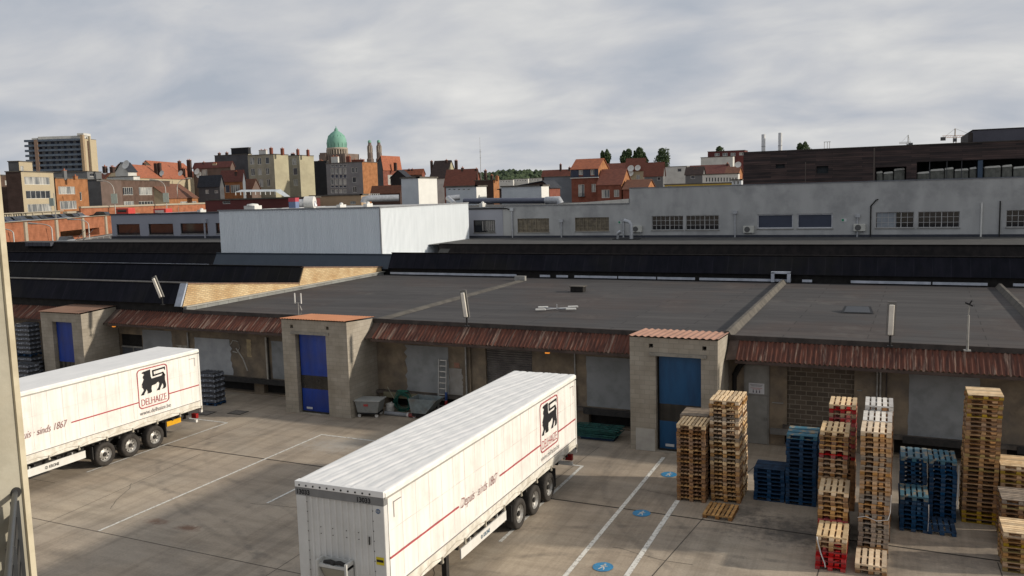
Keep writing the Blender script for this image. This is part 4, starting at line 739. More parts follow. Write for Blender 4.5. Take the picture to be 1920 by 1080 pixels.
    # coupling and service box on the front wall
    q = MB(); q.box(-1.85, -.95, -.30, -.04, 1.95, 2.02); q.box(-1.85, -1.79, -.34, -.04, 1.55, 2.12); q.box(-1.01, -.95, -.34, -.04, 1.55, 2.12); q.box(-1.79, -1.01, -.06, -.04, 1.55, 2.12); bx = q.build('service_box', plain('box_white', (.52, .52, .50)), e)
    q = MB(); q.tube([(-1.68, -.2, 2.04), (-1.5, -.22, 2.09), (-1.38, -.2, 2.05), (-1.2, -.24, 2.10), (-1.1, -.2, 2.04)], .05, 8); q.tube([(-1.6, -.18, 2.05), (-1.35, -.26, 2.05)], .045, 8); q.build('hoses', Mrubber, bx)
    q = MB(); q.add([(-1.74, -.28, 1.93), (-1.06, -.28, 1.93), (-1.06, -.12, 1.62), (-1.74, -.12, 1.62)], [(0, 1, 2, 3)]); q.build('number_plate_panel', plain('panel_grey', (.33, .32, .27)), bx)
    q = MB(); q.box(-.27, -.06, -.062, -.052, 2.13, 2.32); yl = q.build('yellow_label', plain('label_yellow', (.62, .50, .02)), e); q = MB(); q.box(-.26, -.07, -.068, -.063, 2.20, 2.26); q.build('label_print', Mprint, yl)
    q = MB(); q.tube([(-.165+.055*math.cos(t*math.pi/8), -.058, 3.46+.05*math.sin(t*math.pi/8)) for t in range(17)], .009, 5); q.box(-.172, -.158, -.064, -.054, 3.42, 3.50); q.build('maker_emblem', plain('emblem_blue', (.04, .10, .22)), e)
    # printing on the near curtain
    PX = .030
    Y = lambda u, z: (PX, u, z)
    q = MB()
    def rb(y0, y1, z0, z1, r, th, mb):
        pts = []
        for cx, cz, a0 in ((y1-r, z1-r, 0), (y0+r, z1-r, 90), (y0+r, z0+r, 180), (y1-r, z0+r, 270)):
            for k in range(6): a = R(a0+k*18); pts.append((cx, cz, math.cos(a), math.sin(a), r))
        o_ = [(PX, p[0]+p[2]*p[4], p[1]+p[3]*p[4]) for p in pts]; i_ = [(PX, p[0]+p[2]*(p[4]-th), p[1]+p[3]*(p[4]-th)) for p in pts]; n_ = len(o_)
        mb.add(o_+i_, [(k, (k+1) % n_, n_+(k+1) % n_, n_+k) for k in range(n_)])
    LY0, LY1, LZ0, LZ1 = 9.88, 11.62, 1.93, 3.68
    rb(LY0, LY1, LZ0, LZ1, .2, .045, q); fr = q.build('logo_frame', Mred, cur)
    LP = lambda p: (PX, LY0+uvl(p)[0]*(LY1-LY0), LZ1-uvl(p)[1]*(LZ1-LZ0))
    q = MB(); q.add([LP(p) for p in LION], [tuple(range(len(LION)))])
    tl = [Vector(LP(p)) for p in TAIL]
    for a, b in zip(tl, tl[1:]):
        d = (b-a).normalized(); s = Vector((0, -d.z, d.y))*.036; a2, b2 = a-d*.03, b+d*.03; q.quad(a2-s, b2-s, b2+s, a2+s)
    a = Vector(LP((826, 240))); q.quad(a, a+Vector((0, .05, .0)), a+Vector((0, .05, -.18)), a+Vector((0, .0, -.1))); q.build('lion_emblem', Mprint, cur)
    q = MB(); q.add([LP(p) for p in ((636, 300), (600, 318), (606, 336), (622, 326), (634, 344), (637, 322))], [(0, 1, 2, 3, 4, 5)]); q.build('lion_jaw', plain('print_white', (.75, .74, .72)), cur) if False else None
    q = MB(); put_text(q, 'DELHAIZE', .44, lambda a, b: (PX, LY0+.16+a, LZ0+.12+b), width=LY1-LY0-.32, bold=-.004); q.build('logo_lettering', Mred, cur)
    q = MB(); put_text(q, 'www.delhaize.be', .26, lambda a, b: (PX, LY0+.02+a, 1.66+b), width=1.78); q.build('web_address', Mgrp, cur)
    q = MB(); put_text(q, tail_text, .40, lambda a, b: (PX, 3.86+a, 2.16+b), width=2.45, shear=.35, bold=-.002); q.build('slogan', plain('print_maroon', (.27, .13, .13)), cur)
    q = MB()
    for a, b in ((.1, 3.72), (6.5, LY0-.0), (LY1, L-.12)): q.box(PX-.004, PX, a, b, 2.235, 2.285)
    q.each('red_stripe', Mred, cur)
    q = MB()
    for y0, s in ((.35, 1), (L-.3, -1)): q.box(PX-.003, PX, min(y0, y0+s*.35), max(y0, y0+s*.35), 3.57, 3.59); q.box(PX-.003, PX, y0-.01, y0+.01, 3.2, 3.59)
    q.build('corner_marks', Mgrp, cur)
    # rear doors, corner posts, bumper
    q = MB(); q.box(-W+.02, -.02, L-.06, L, Z0, 3.9); rd = q.build('rear_doors', Mpanel, e); q = MB()
    for x in (-2.1, -1.5, -1.05, -.45): q.tube([(x, L+.03, Z0+.05), (x, L+.03, 3.85)], .018, 6)
    q.each('lock_rod', Mgal, rd, n=3); q = MB(); q.box(-W-.005, -W+.1, L-.1, L+.005, Z0-.1, 3.92); q.build('rear_post', Mguard, e); q = MB(); q.box(-.1, .02, L-.1, L+.005, Z0-.1, 3.92); q.build('rear_post', Mguard, e)
    q = MB(); q.box(-W+.05, -.05, L-.4, L-.28, .5, .62); q.box(-2.0, -1.9, L-.4, L-.3, .62, 1.0); q.box(-.65, -.55, L-.4, L-.3, .62, 1.0); q.build('bumper', Mguard, e)
    for x in (-2.45, -.35): q = MB(); q.box(x, x+.28, L-.36, L-.2, .68, .9); q.build('tail_lamp', plain('lamp_red', (.3, .02, .02), .3), e)
    # chassis
    q = MB(); q.box(-W+.22, -.22, .1, L-.1, 1.04, 1.16); q.box(-1.8, -1.66, .3, L-.3, .62, .96); q.box(-.89, -.75, .3, L-.3, .62, .96); y = .8
    while y < L: q.box(-W+.1, -.10, y, y+.08, .94, 1.04); y += 1.0
    q.build('chassis', Mcha, e)
    q = MB(); q.box(-.12, -.08, 3.95, 7.1, .62, .92); q.build('side_guard', Mguard, e).location.x = 0
    g_ = [c for c in e.children if c.name.startswith('side_guard')][0]
    for y in (4.6, 6.5): q = MB(); q.box(-.2, -.121, y, y+.06, .6, 1.0); q.build('guard_bracket', Mgal, g_)
    q = MB(); put_text(q, 'KRONE', .16, lambda a, b: (-.076, 5.42+a, .71+b), width=.45, bold=.006, shear=.1); q.tube([(-.076, 5.30+.055*math.cos(t*math.pi/8), .765+.05*math.sin(t*math.pi/8)) for t in range(17)], .009, 5); q.box(-.078, -.074, 5.293, 5.307, .72, .81); q.build('guard_lettering', plain('print_teal', (.05, .11, .17)) if number else Mprint, g_)
    q = MB(); q.box(-W+.08, -W+.12, 3.95, 7.1, .62, .92); q.build('side_guard', Mguard, e)
    q = MB()
    for x in (-2.2, -.42): q.box(x, x+.15, 3.4, 3.56, .16, 1.1); q.box(x-.06, x+.21, 3.32, 3.64, .02, .06); q.box(x+.04, x+.11, 3.44, 3.52, .06, .2)
    q.each('landing_leg', Mcha, e, n=3)
    q = MB(); q.box(-1.6, -1.0, 5.2, 6.6, .5, .9); q.build('pallet_box', Mcha, e)
    # buckles and loose straps along the hem
    st = plain('strap', (.36, .33, .27), .9); y = 1.3; k = 0
    while y < L:
        q = MB(); q.box(.02, .045, y-.025, y+.025, Z0+.05, Z0+.22); q.box(-.02, .05, y-.04, y+.04, Z0+.04, Z0+.10); z_ = .02*(k % 3)
        q.tube([(.03, y, Z0+.2), (.034, y-.5, Z0+.28+z_), (.034, y-1.05, Z0+.25), (.034, y-1.35, Z0+.16)], .005, 4); q.build('hem_buckle', st, e); y += 1.36; k += 1
    # mudguards, mud flaps
    q = MB()
    for sx in (0, -2.0):
        q.box(sx-.5, sx-.02, 7.38, 7.42, .45, .98); q.box(sx-.5, sx-.02, 11.32, 11.36, .30, .98)
    q.each('mud_flap', Mrubber, e)
    # axles and wheels
    for y in (8.0, 9.33, 10.68):
        ax = MB(); ax.tube([(-W+.4, y, .5), (-.4, y, .5)], .07, 8); ax.build('axle', Mcha, e)
        for sx, s in ((-.17, 1), (-W+.17, -1)):
            prof_ = [(-.19, .30), (-.19, .44), (-.16, .495), (-.1, .505), (.1, .505), (.16, .495), (.19, .45), (.19, .32), (.155, .30)]
            q = MB(); n = 32; vs = [(sx+s*a-s*.0, y+r2*math.cos(2*math.pi*k/n), .505+r2*math.sin(2*math.pi*k/n)) for a, r2 in prof_ for k in range(n)]
            q.add(vs, [(i*n+k, i*n+(k+1) % n, (i+1)*n+(k+1) % n, (i+1)*n+k) for i in range(len(prof_)-1) for k in range(n)], True)
            wh = q.build('wheel', Mtyre, e)
            q = MB(); pr = [(.165, .30), (.15, .285), (.07, .27), (.06, .19), (.10, .15), (.10, .0)]
            vs = [(sx+s*a, y+r2*math.cos(2*math.pi*k/n), .505+r2*math.sin(2*math.pi*k/n)) for a, r2 in pr for k in range(n)]
            q.add(vs, [(i*n+k, i*n+(k+1) % n, (i+1)*n+(k+1) % n, (i+1)*n+k) for i in range(len(pr)-1) for k in range(n)], True); q.build('rim', Mrim, wh)
            q = MB()
            for k in range(10): a = 2*math.pi*k/10; q.disc((sx+s*.066, y+.225*math.cos(a), .505+.225*math.sin(a)), (s, 0, 0), .032, .004, 10)
            q.disc((sx+s*.10, y, .505), (s, 0, 0), .085, .05, 14); q.build('hub', Mcha, wh)
    if not number:
        q = MB(); q.box(-.16, -.12, 11.5, 12.35, .74, .96); q.build('hazard_board', plain('hazard_yellow', (.65, .34, .01)), e)
    return e
trailer((-10.87, 16.91, 0), 'nearest white curtain-sided semi-trailer with red stripe, seen from its numbered front wall', '13033', 1.6, 'Depuis · sinds 1867')
t1 = trailer((-29.8, 17.3, 0), 'farther white curtain-sided semi-trailer at the left, its wheels and rear end in full view', None, .35, 'Depuis · sinds 1867')
# ------------------------------------------------------------------ pallets
def pmat(n, c, c2, var=.16):
    m = mat(n, c, c2, 5, .85, .1, stretch=(1, 1, 1), var=var); t = m.node_tree; b = [x for x in t.nodes if x.type == 'BSDF_PRINCIPLED'][0]; src = b.inputs['Base Color'].links[0].from_socket
    g_ = N(t, 'ShaderNodeNewGeometry'); mx = N(t, 'ShaderNodeMix', data_type='RGBA', blend_type='MULTIPLY'); mx.inputs['Factor'].default_value = .9; t.links.new(src, mx.inputs['A'])
    t.links.new(ramp(t, g_.outputs['Random Per Island'], [(0, (.52, .50, .50)), (.5, (.95, .95, .95)), (1, (1.3, 1.27, 1.22))]), mx.inputs['B']); t.links.new(mx.outputs['Result'], b.inputs['Base Color']); return m
Mp = {'pine': pmat('pine', (.47, .295, .145), (.30, .175, .085)), 'fresh': pmat('fresh_pine', (.68, .52, .33), (.54, .39, .23), .08), 'brown': pmat('brown_pine', (.28, .15, .072), (.17, .09, .042)), 'grey': pmat('weathered', (.29, .235, .185), (.19, .155, .12)),
      'blue': pmat('blue_paint', (.006, .045, .115), (.004, .025, .065), .3), 'teal': mat('worn_blue', (.05, .13, .18), (.24, .20, .14), 3.5, .8, var=.1, lo=.40, hi=.5), 'red': pmat('red_paint', (.38, .018, .018), (.25, .012, .014), .15), 'white': pmat('white_wood', (.62, .60, .57), (.50, .47, .43), .06),
      'yellow': pmat('yellow_block', (.36, .26, .045), (.27, .17, .04), .25), 'amber': pmat('amber_pine', (.42, .25, .12), (.29, .165, .075), .2)}
PROTO = {}
def pallet(kind, w, l, n, along, mats, var=0):
    key = (kind, w, l, n, along, mats, var); vr = random.Random(var*31+n)
    if key in PROTO: return PROTO[key]
    top, blk, bot = mats; q = MB()
    if along:                                 # deck boards run in depth
        bw = w/(n+(n-1)*.42)
        for k in range(n):
            x = k*bw*1.42+(vr.uniform(-.008, .008) if var and 0 < k < n-1 else 0); cut = l*vr.uniform(.35, .8) if var == 3 and k == 1 else l
            if var == 2 and k == n-2: continue
            q.box(x, x+bw*vr.uniform(.92, 1.0), (vr.uniform(-.006, .006) if var else 0), cut, .122, .144+(vr.uniform(-.002, .0)))
        for y in (0, l/2-.05, l-.1): q.box(0, w, y, y+.10, .100, .1215)
    else:
        bw = l/(n+(n-1)*.22)
        for k in range(n):
            y = k*bw*1.22; q.box((vr.uniform(-.008, .008) if var else 0), w*(vr.uniform(.5, .9) if var == 3 and k == n-2 else 1), y, y+bw*vr.uniform(.9, 1.0), .122, .144+vr.uniform(-.002, 0))
        for x in (0, w/2-.05, w-.1): q.box(x, x+.10, 0, l, .100, .1215)
    a = q
    b = MB()
    for x in (0, w/2-.065, w-.13):
        for y in (0, l/2-.06, l-.12): b.box(x+.001, x+.129, y+.001, y+.119, .0225, .0995)
    c = b
    if along:
        for x in (0, w/2-.065, w-.13): c.box(x, x+.13, 0, l, 0, .022)
    else:
        for y in (0, l/2-.05, l-.1): c.box(0, w, y, y+.10, 0, .022)
    def me(mb, nm, m_):
        o = mb.build(nm, m_); o.data.name = kind+'_'+nm; d = o.data; bpy.data.objects.remove(o); return d
    PROTO[key] = (me(a, 'deck', Mp[top]), me(b, 'base', Mp[blk])); return PROTO[key]
def place(meshes, loc, rz, label, group):
    e = empty('pallet', label, 'pallet', loc, rz, group)
    for d, nm in zip(meshes, ('deck', 'base')):
        o = bpy.data.objects.new(nm, d); C.objects.link(o); o.parent = e
    return e
ORD = ['topmost', 'second', 'third', 'fourth', 'fifth', 'sixth', 'seventh', 'eighth', 'ninth', 'tenth', 'eleventh', 'twelfth', 'thirteenth', 'fourteenth', 'fifteenth', 'sixteenth', 'seventeenth', 'eighteenth', 'nineteenth', 'twentieth', 'twenty-first', 'twenty-second', 'twenty-third', 'twenty-fourth', 'twenty-fifth', 'twenty-sixth', 'twenty-seventh', 'twenty-eighth', 'twenty-ninth', 'thirtieth']
WORDS = {'pine': 'bare wooden', 'fresh': 'pale fresh wooden', 'brown': 'brown wooden', 'grey': 'weathered grey wooden', 'blue': 'dark blue', 'teal': 'worn blue', 'red': 'red', 'white': 'whitish', 'amber': 'amber wooden', 'yellow': 'yellow'}
hidden = MB()
pr = random.Random(12)
def stack(x, y, w, l, n, along, boards, kinds, where, group, blocks=None, lean=0, skip=0, z0=0):
    """kinds(i) with i counted from the top gives the colour of a pallet"""
    dx = 0
    for i in range(n-1, -1, -1):              # i = index from the top
        k = kinds(i); z = z0+(n-1-i)*.1442; dx += lean/n
        jx, jy, jr = pr.uniform(-.016, .016)+dx, pr.uniform(-.014, .014), pr.uniform(-.011, .011)
        if n-1-i < skip:
            hidden.box(x+jx, x+jx+w, y+jy, y+jy+l, z+.10, z+.144); hidden.box(x+jx, x+jx+w, y+jy, y+jy+l, z, z+.022)
            for bx in (0, w/2-.065, w-.13):
                for by in (0, l/2-.06, l-.12): hidden.box(x+jx+bx, x+jx+bx+.13, y+jy+by, y+jy+by+.12, z+.022, z+.10)
            continue
        mats = (k, (blocks if blocks and pr.random() < .42 else k), 'grey' if (k == 'pine' and pr.random() < .25) else k)
        if k == 'pine' and pr.random() < .5: mats = (k, mats[1] if mats[1] == 'yellow' else 'brown', k)
        nb = boards
        t = f'{ORD[i]} {WORDS[k]} pallet from the top {where}' if i else f'topmost {WORDS[k]} pallet {where}'
        place(pallet(k, w, l, nb, along, mats, 0 if i == 0 else pr.choice((0, 0, 1, 1, 2, 3))), (x+jx, y+jy, z), jr, t, group if n > 1 else None)
mixp = lambda *seq: (lambda i: seq[i % len(seq)])
stack(-6.68, 29.13, .99, 1.15, 19, True, 8, lambda i: 'fresh' if i == 0 else ['pine', 'brown', 'brown'][i % 3], 'in the leftmost wooden stack', 'leftmost wooden pallet stack')
stack(-6.86, 30.42, 1.0, 1.15, 19, False, 9, lambda i: ['grey', 'brown'][i % 2], 'in the stack behind the leftmost one', 'pallet stack behind the leftmost one')
stack(-5.56, 29.47, .99, .76, 25, True, 7, lambda i: ['fresh', 'pine', 'fresh', 'pine', 'grey'][i % 5] if i < 17 else 'pine', 'in the tall sunlit wooden stack', 'tall sunlit wooden pallet stack', lean=-.06)
stack(-5.52, 30.25, .99, .76, 25, True, 7, lambda i: ['fresh', 'pine', 'fresh'][i % 3], 'in the rear sunlit wooden stack', 'back row of the tall sunlit stack', lean=-.05)
place(pallet('brown', .97, 1.2, 7, True, ('pine', 'brown', 'brown')), (-5.53, 27.80, 0), R(-6)+.08, 'single bare wooden pallet lying flat on the yard before the tall sunlit stack', None)
stack(-4.19, 30.05, 1.02, 1.0, 8, False, 9, lambda i: 'blue', 'in the low blue stack', 'low blue pallet stack')
stack(-3.12, 30.0, .99, 1.2, 17, False, 3, lambda i: 'teal' if i == 0 else 'blue', 'in the tall left blue stack', 'tall blue pallet stack')
stack(-1.77, 25.0, .81, 1.2, 7, True, 5, lambda i: 'fresh' if i == 0 else ('pine' if i < 3 else 'red'), 'in the front red and wooden stack', 'front red and wooden stack')
stack(-1.81, 26.33, .83, 1.2, 13, True, 5, lambda i: 'fresh' if i == 0 else ('red' if i == 6 else 'pine'), 'of the second red and wooden stack', 'second stack of the red and wooden row')
stack(-1.93, 27.70, .83, 1.2, 23, True, 5, lambda i: 'fresh' if i == 0 else ('red' if i == 5 else 'pine'), 'of the third red and wooden stack', 'third stack of the red and wooden row', lean=.05)
stack(-1.76, 30.0, .83, 1.2, 25, True, 5, lambda i: ['fresh', 'red', 'pine', 'red', 'red', 'pine'][i] if i < 6 else ('red' if i % 3 == 0 else 'brown'), 'of the rearmost red and wooden stack', 'rear stack of the red and wooden row', skip=12)
stack(-.72, 25.12, .82, 1.2, 2, True, 5, lambda i: 'fresh' if i == 0 else 'pine', 'of the low pair before the tallest row', 'low pallet pair at the foot of the tallest row')
stack(-.70, 26.42, .82, 1.2, 26, True, 5, lambda i: 'fresh' if i == 0 else ('grey' if i in (5, 7, 13, 14, 17, 19, 20, 21, 22, 23, 25) else ['amber', 'pine', 'amber'][i % 3]), 'in the tallest mixed wooden stack', 'tallest wooden stack', lean=.04)
stack(-.66, 27.72, .82, 1.2, 26, True, 5, lambda i: 'white', 'in the front white-topped stack', 'white-topped pallet stack', skip=24)
stack(-.62, 29.02, .82, 1.2, 27, True, 5, lambda i: 'white', 'in the rear white-topped stack', 'rear white-topped pallet stack', skip=25)
stack(.44, 28.77, .80, 1.2, 8, True, 5, lambda i: 'teal' if i == 0 else 'blue', 'in the short blue front stack', 'short blue pallet stack')
stack(.44, 30.08, .80, 1.2, 14, True, 4, lambda i: 'teal' if i == 0 else 'blue', 'in the blue stack behind the short one', 'blue stack behind the short blue one')
stack(1.30, 30.02, .80, 1.2, 14, True, 5, lambda i: 'teal' if i == 0 else 'blue', 'in the right blue stack', 'right blue pallet stack')
place(pallet('blue', .80, 1.2, 5, True, ('blue', 'blue', 'blue')), (1.25, 28.76, 0), .02, 'single dark blue pallet lying before the right blue stack', None)
stack(2.26, 30.18, .99, 1.2, 29, False, 8, lambda i: 'fresh' if i == 0 else ['amber', 'brown', 'pine'][i % 3], 'in the tall yellow-blocked stack', 'tall pallet stack with yellow blocks', blocks='yellow', lean=.08)
stack(3.32, 30.12, 1.0, 1.2, 14, False, 8, lambda i: 'fresh' if i == 0 else 'amber', 'in the rear right-edge stack', 'far right rear pallet stack', blocks='yellow')
stack(3.20, 28.55, 1.0, 1.2, 10, False, 8, lambda i: 'grey' if i == 0 else 'brown', 'in the middle right-edge stack', 'middle pallet stack at the right edge', blocks='yellow')
stack(3.05, 26.6, 1.0, 1.2, 8, False, 8, lambda i: 'fresh' if i == 0 else 'amber', 'in the front right-edge stack', 'front pallet stack at the right edge', blocks='yellow')
o = hidden.build('pallet_pile', Mp['brown']); tag(o, 'lower pallets of the rear stacks standing behind the tall wooden rows', 'pallets', None, 'stuff')
def cord(name, label, pts, r=.012):
    e = MB(); p0 = Vector(pts[0]); e.tube([Vector(p)-p0 for p in pts], r, 5); tag(e.build(name, plain('cord_white', (.6, .6, .6)), loc=p0), label, 'strap')
cord('strap', 'loose white strap hanging on the red front stack', [(-1.74, 24.96, .98), (-1.7, 24.93, .80), (-1.62, 24.93, .5), (-1.52, 24.92, .25), (-1.5, 24.93, .12)], .018)
cord('strap', 'white strap wound round the lower part of the tallest wooden stack', [(-.72, 26.39, 1.15), (-.5, 26.37, 1.22), (-.2, 26.37, 1.12), (.1, 26.38, 1.18), (.16, 26.45, 1.4), (.17, 26.5, 1.9)])
cord('strap', 'white strap hanging down the corner of the short blue stack', [(1.25, 28.74, .95), (1.26, 28.72, .6), (1.25, 28.73, .1)])
cord('strap', 'thin white tape along the right side of the right blue stack', [(2.13, 30.0, 1.9), (2.14, 30.0, 1.2), (2.12, 29.99, .5)])
cord('strap', 'white rope lying at the foot of the right block booth', [(-6.85, 34.0, .5), (-6.95, 33.9, .2), (-7.1, 33.85, .02), (-6.8, 33.8, .02)])
# green fencing panels on a blue pallet
e = empty('panel_pile', 'flat pile of dark green mesh panels on a blue pallet under the grey infill', 'panel pile', (-12.75, 35.15, 0)); Mgreen = mat('green_panel', (.02, .10, .085), (.012, .055, .05), 4, .6)
o = bpy.data.objects.new('pallet', pallet('blue', 1.0, 1.2, 7, True, ('blue', 'blue', 'blue'))[0]); C.objects.link(o); o.parent = e; o.location = (.4, 0, 0)
q = MB(); q.box(.4, 1.9, .1, .9, .0, .1); q.build('pallet_base', Mp['blue'], e); r_ = random.Random(4)
for k in range(8):
    q = MB(); z = .16+k*.05; a = r_.uniform(-.09, .09); b = r_.uniform(-.15, .1)
    for y in (0, .3, .6, .9): q.tube([(b, y, z), (2.1+b, y+a, z)], .02, 6)
    for x in (0, .5, 1.05, 1.6, 2.1): q.tube([(x+b, 0, z+.01), (x+b, .9+a, z+.01)], .018, 6)
    q.build('mesh_panel', Mgreen, e)
# shrink-wrapped loads of bottles
Mbot = mat('bottle_dark', (.028, .03, .036), (.012, .013, .016), 5, .25, spec=.6); Mfilm = mat('shrink_film', (.42, .46, .54), (.12, .14, .18), 7, .25, .6, spec=.6, lo=.5, hi=.62); Mcap = plain('cap_white', (.5, .52, .56))
def bottle_layer(w, l):
    q = MB(); r_ = random.Random(9); n = 12; m_ = 9
    for i in range(n):
        for j in range(m_):
            if 0 < i < n-1 and 0 < j < m_-1: continue
            x = w*(i+.5)/n; y = l*(j+.5)/m_; rr_ = w/n*.48
            q.tube([(x, y, 0), (x, y, .17), (x, y, .235), (x, y, .27)], [rr_, rr_, rr_*.4, rr_*.35], 7)
    return q
def bottles(loc, rz, nl, label, tiers=None, w=1.18, l=.8):
    e = empty('bottle_pallet', label, 'pallet load', loc, rz)
    for d, nm in zip(pallet('blue', 1.2, .8, 5, False, ('blue', 'blue', 'blue')), ('deck', 'base')): o = bpy.data.objects.new(nm, d); C.objects.link(o); o.parent = e
    me = bottle_layer(w, l).build('bottle_layer', Mbot); d = me.data; bpy.data.objects.remove(me)
    fm = MB(); fm.box(.0, w, 0, l, .06, .10); fm.box(-.004, w+.004, -.004, l+.004, .13, .165); f_ = fm.build('film', Mfilm); fd = f_.data; bpy.data.objects.remove(f_)
    for k in range(nl):
        z = .146+k*.275; o = bpy.data.objects.new('bottle_layer', d); C.objects.link(o); o.parent = e; o.location = (0, 0, z)
        f2 = bpy.data.objects.new('film', fd); C.objects.link(f2); f2.parent = o
    q = MB(); q.box(.03, w-.03, .03, l-.03, .146, .146+nl*.275-.06); q.build('inner_packs', mat('pack_core', (.05, .055, .065), (.02, .022, .028), 6, .4), e)
    return e
bottles((-33.9, 34.9, 0), 0, 6, 'shrink-wrapped pallet load of dark bottles behind the rear of the farther trailer', w=1.18)
for i, (x, y, z, n, t) in enumerate([(-49.95, 36.5, 0, 5, 'lower shrink-wrapped bottle load at the far left under the rusty canopy'), (-49.95, 36.5, 1.55, 7, 'upper shrink-wrapped bottle load stacked at the far left under the rusty canopy'), (-48.0, 34.75, 0, 5, 'low shrink-wrapped bottle load left of the dark blue curtain door'), (-51.2, 36.5, 0, 7, 'shrink-wrapped bottle load partly hidden behind the foreground concrete wall')]): bottles((x, y, z), 0, n, t)
# ------------------------------------------------------------------ concrete corner of our own building and its railing
Mconc = mat('pale_concrete', (.34, .32, .26), (.27, .255, .205), 3.5, .85, .25, c3=(.29, .26, .19), sc3=1.6, amt3=.4)
own = empty('concrete_wall', 'pale concrete corner of the nearest building at the left edge of the view', 'building corner', (-4, 1, 0))
def oT(x, y, z): return (x+4, y-1, z)
q = MB(); holed(q, -3.0, 2.90, 0, 14, [(-2.4, 2.74, 10.20, 12.6)], lambda u, z, d: (-4-d, u, z), .28); q.quad((-4, 2.90, 0), (-5.2, 2.90, 0), (-5.2, 2.90, 14), (-4, 2.90, 14)); q.build('wall', Mconc, own, T=oT)
q = MB(); q.box(-4.05, -3.985, 2.878, 2.908, 0, 14); q.build('edge_trim', mat('trim_concrete', (.52, .47, .35), (.40, .35, .25), 5, .85), own, T=oT)
q = MB(); q.box(-4.3, -4.24, -2.4, 2.74, 10.2, 12.6); q.build('window_pane', Mglassd, own, T=oT); q = MB(); q.box(-4.29, -3.95, -2.4, 2.78, 10.15, 10.195); q.build('window_sill', mat('sill_stone', (.33, .27, .20), (.24, .19, .14), 12, .8), own, T=oT)
q = MB(); q.box(-4.23, -4.16, 2.67, 2.74, 10.2, 12.6); q.build('window_frame', Mblk2, own, T=oT)
ra = empty('balcony_railing', 'dark grey tubular railing with black panel fixed to the pale concrete wall', 'railing', (-4, 2.84, 9.5)); Mrail = plain('rail_anthracite', (.075, .08, .085), .4, .4)
A = Vector((0, 0, 0)); D = Vector((.95, -.74, 0)).normalized()
def rT(x, y, z): return tuple(A+D*x+Vector((D.y, -D.x, 0))*y+Vector((0, 0, z)))
q = MB(); q.tube([rT(0, 0, .0), rT(2.0, 0, .0)], .0135, 12); q.build('handrail', Mrail, ra); q = MB(); q.disc(rT(-.004, 0, 0), (1, 0, 0), .027, .012, 18); q.build('wall_flange', plain('flange', (.03, .03, .03), .5, .3), ra)
q = MB()
for k in range(9): q.box(.03, 1.95, -.005, .005, -.16-k*.115, -.09-k*.115, rT)
q.each('flat_bar', plain('bar_black', (.02, .021, .023), .5), ra)
q = MB()
for x in (.10, .75, 1.4, 1.95): q.box(x, x+.012, -.02, .02, -1.15, -.012, rT)
q.each('post', Mrail, ra)

# ================================================================== the town behind
Mglz = mat('town_glass', (.045, .05, .06), (.02, .024, .03), .8, .15, spec=.6); Mcurt = mat('net_curtain', (.40, .40, .38), (.12, .13, .14), 1.1, .7, lo=.40, hi=.6, stretch=(1, 1, .15), detail=2); Mwf = plain('town_frame', (.60, .60, .57)); Mpot = plain('chimney_pot', (.36, .13, .07))
Mtile = {k: mat('tiles_'+k, a, b, 1.2, .85, .4, stretch=(1, 1, 3), bsc=8) for k, a, b in [('orange', (.34, .115, .06), (.24, .085, .048)), ('brown', (.15, .068, .042), (.11, .05, .034)), ('red', (.185, .068, .047), (.135, .052, .038)), ('slate', (.030, .034, .045), (.02, .023, .03)), ('maroon', (.15, .055, .045), (.11, .042, .036)), ('darkbrown', (.06, .042, .038), (.04, .03, .028))]}
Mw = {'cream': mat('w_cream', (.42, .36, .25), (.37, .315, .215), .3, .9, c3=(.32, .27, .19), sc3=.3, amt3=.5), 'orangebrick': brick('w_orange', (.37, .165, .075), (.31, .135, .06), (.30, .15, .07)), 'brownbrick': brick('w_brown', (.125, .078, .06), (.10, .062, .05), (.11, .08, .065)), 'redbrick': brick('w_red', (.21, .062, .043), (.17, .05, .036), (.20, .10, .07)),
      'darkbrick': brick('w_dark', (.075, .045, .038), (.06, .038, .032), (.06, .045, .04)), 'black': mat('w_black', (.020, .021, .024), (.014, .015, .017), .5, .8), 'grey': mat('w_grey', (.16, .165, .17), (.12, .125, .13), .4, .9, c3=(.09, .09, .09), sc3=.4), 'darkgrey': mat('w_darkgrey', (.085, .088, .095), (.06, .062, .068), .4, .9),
      'olive': mat('w_olive', (.30, .285, .225), (.24, .228, .18), .5, .9), 'creamside': mat('w_creamside', (.36, .335, .235), (.31, .285, .20), .25, .9, c3=(.24, .22, .16), sc3=.2, amt3=.5), 'office': mat('w_office', (.19, .19, .20), (.155, .155, .165), .5, .9), 'tan': mat('w_tan', (.42, .30, .19), (.36, .26, .165), .6, .9), 'white': mat('w_white', (.55, .55, .52), (.46, .46, .44), .5, .9),  # olive: on the cream blocks, their shade put into the colour
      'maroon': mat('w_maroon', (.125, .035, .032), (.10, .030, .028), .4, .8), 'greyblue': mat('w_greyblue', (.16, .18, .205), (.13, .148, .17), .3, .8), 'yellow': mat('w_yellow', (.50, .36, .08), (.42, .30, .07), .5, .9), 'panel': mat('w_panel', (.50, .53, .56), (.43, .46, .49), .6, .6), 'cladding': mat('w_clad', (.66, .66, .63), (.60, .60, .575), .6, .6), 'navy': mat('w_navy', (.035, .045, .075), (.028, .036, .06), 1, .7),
      'brown': mat('w_brownpl', (.14, .10, .085), (.11, .08, .066), .5, .9)}
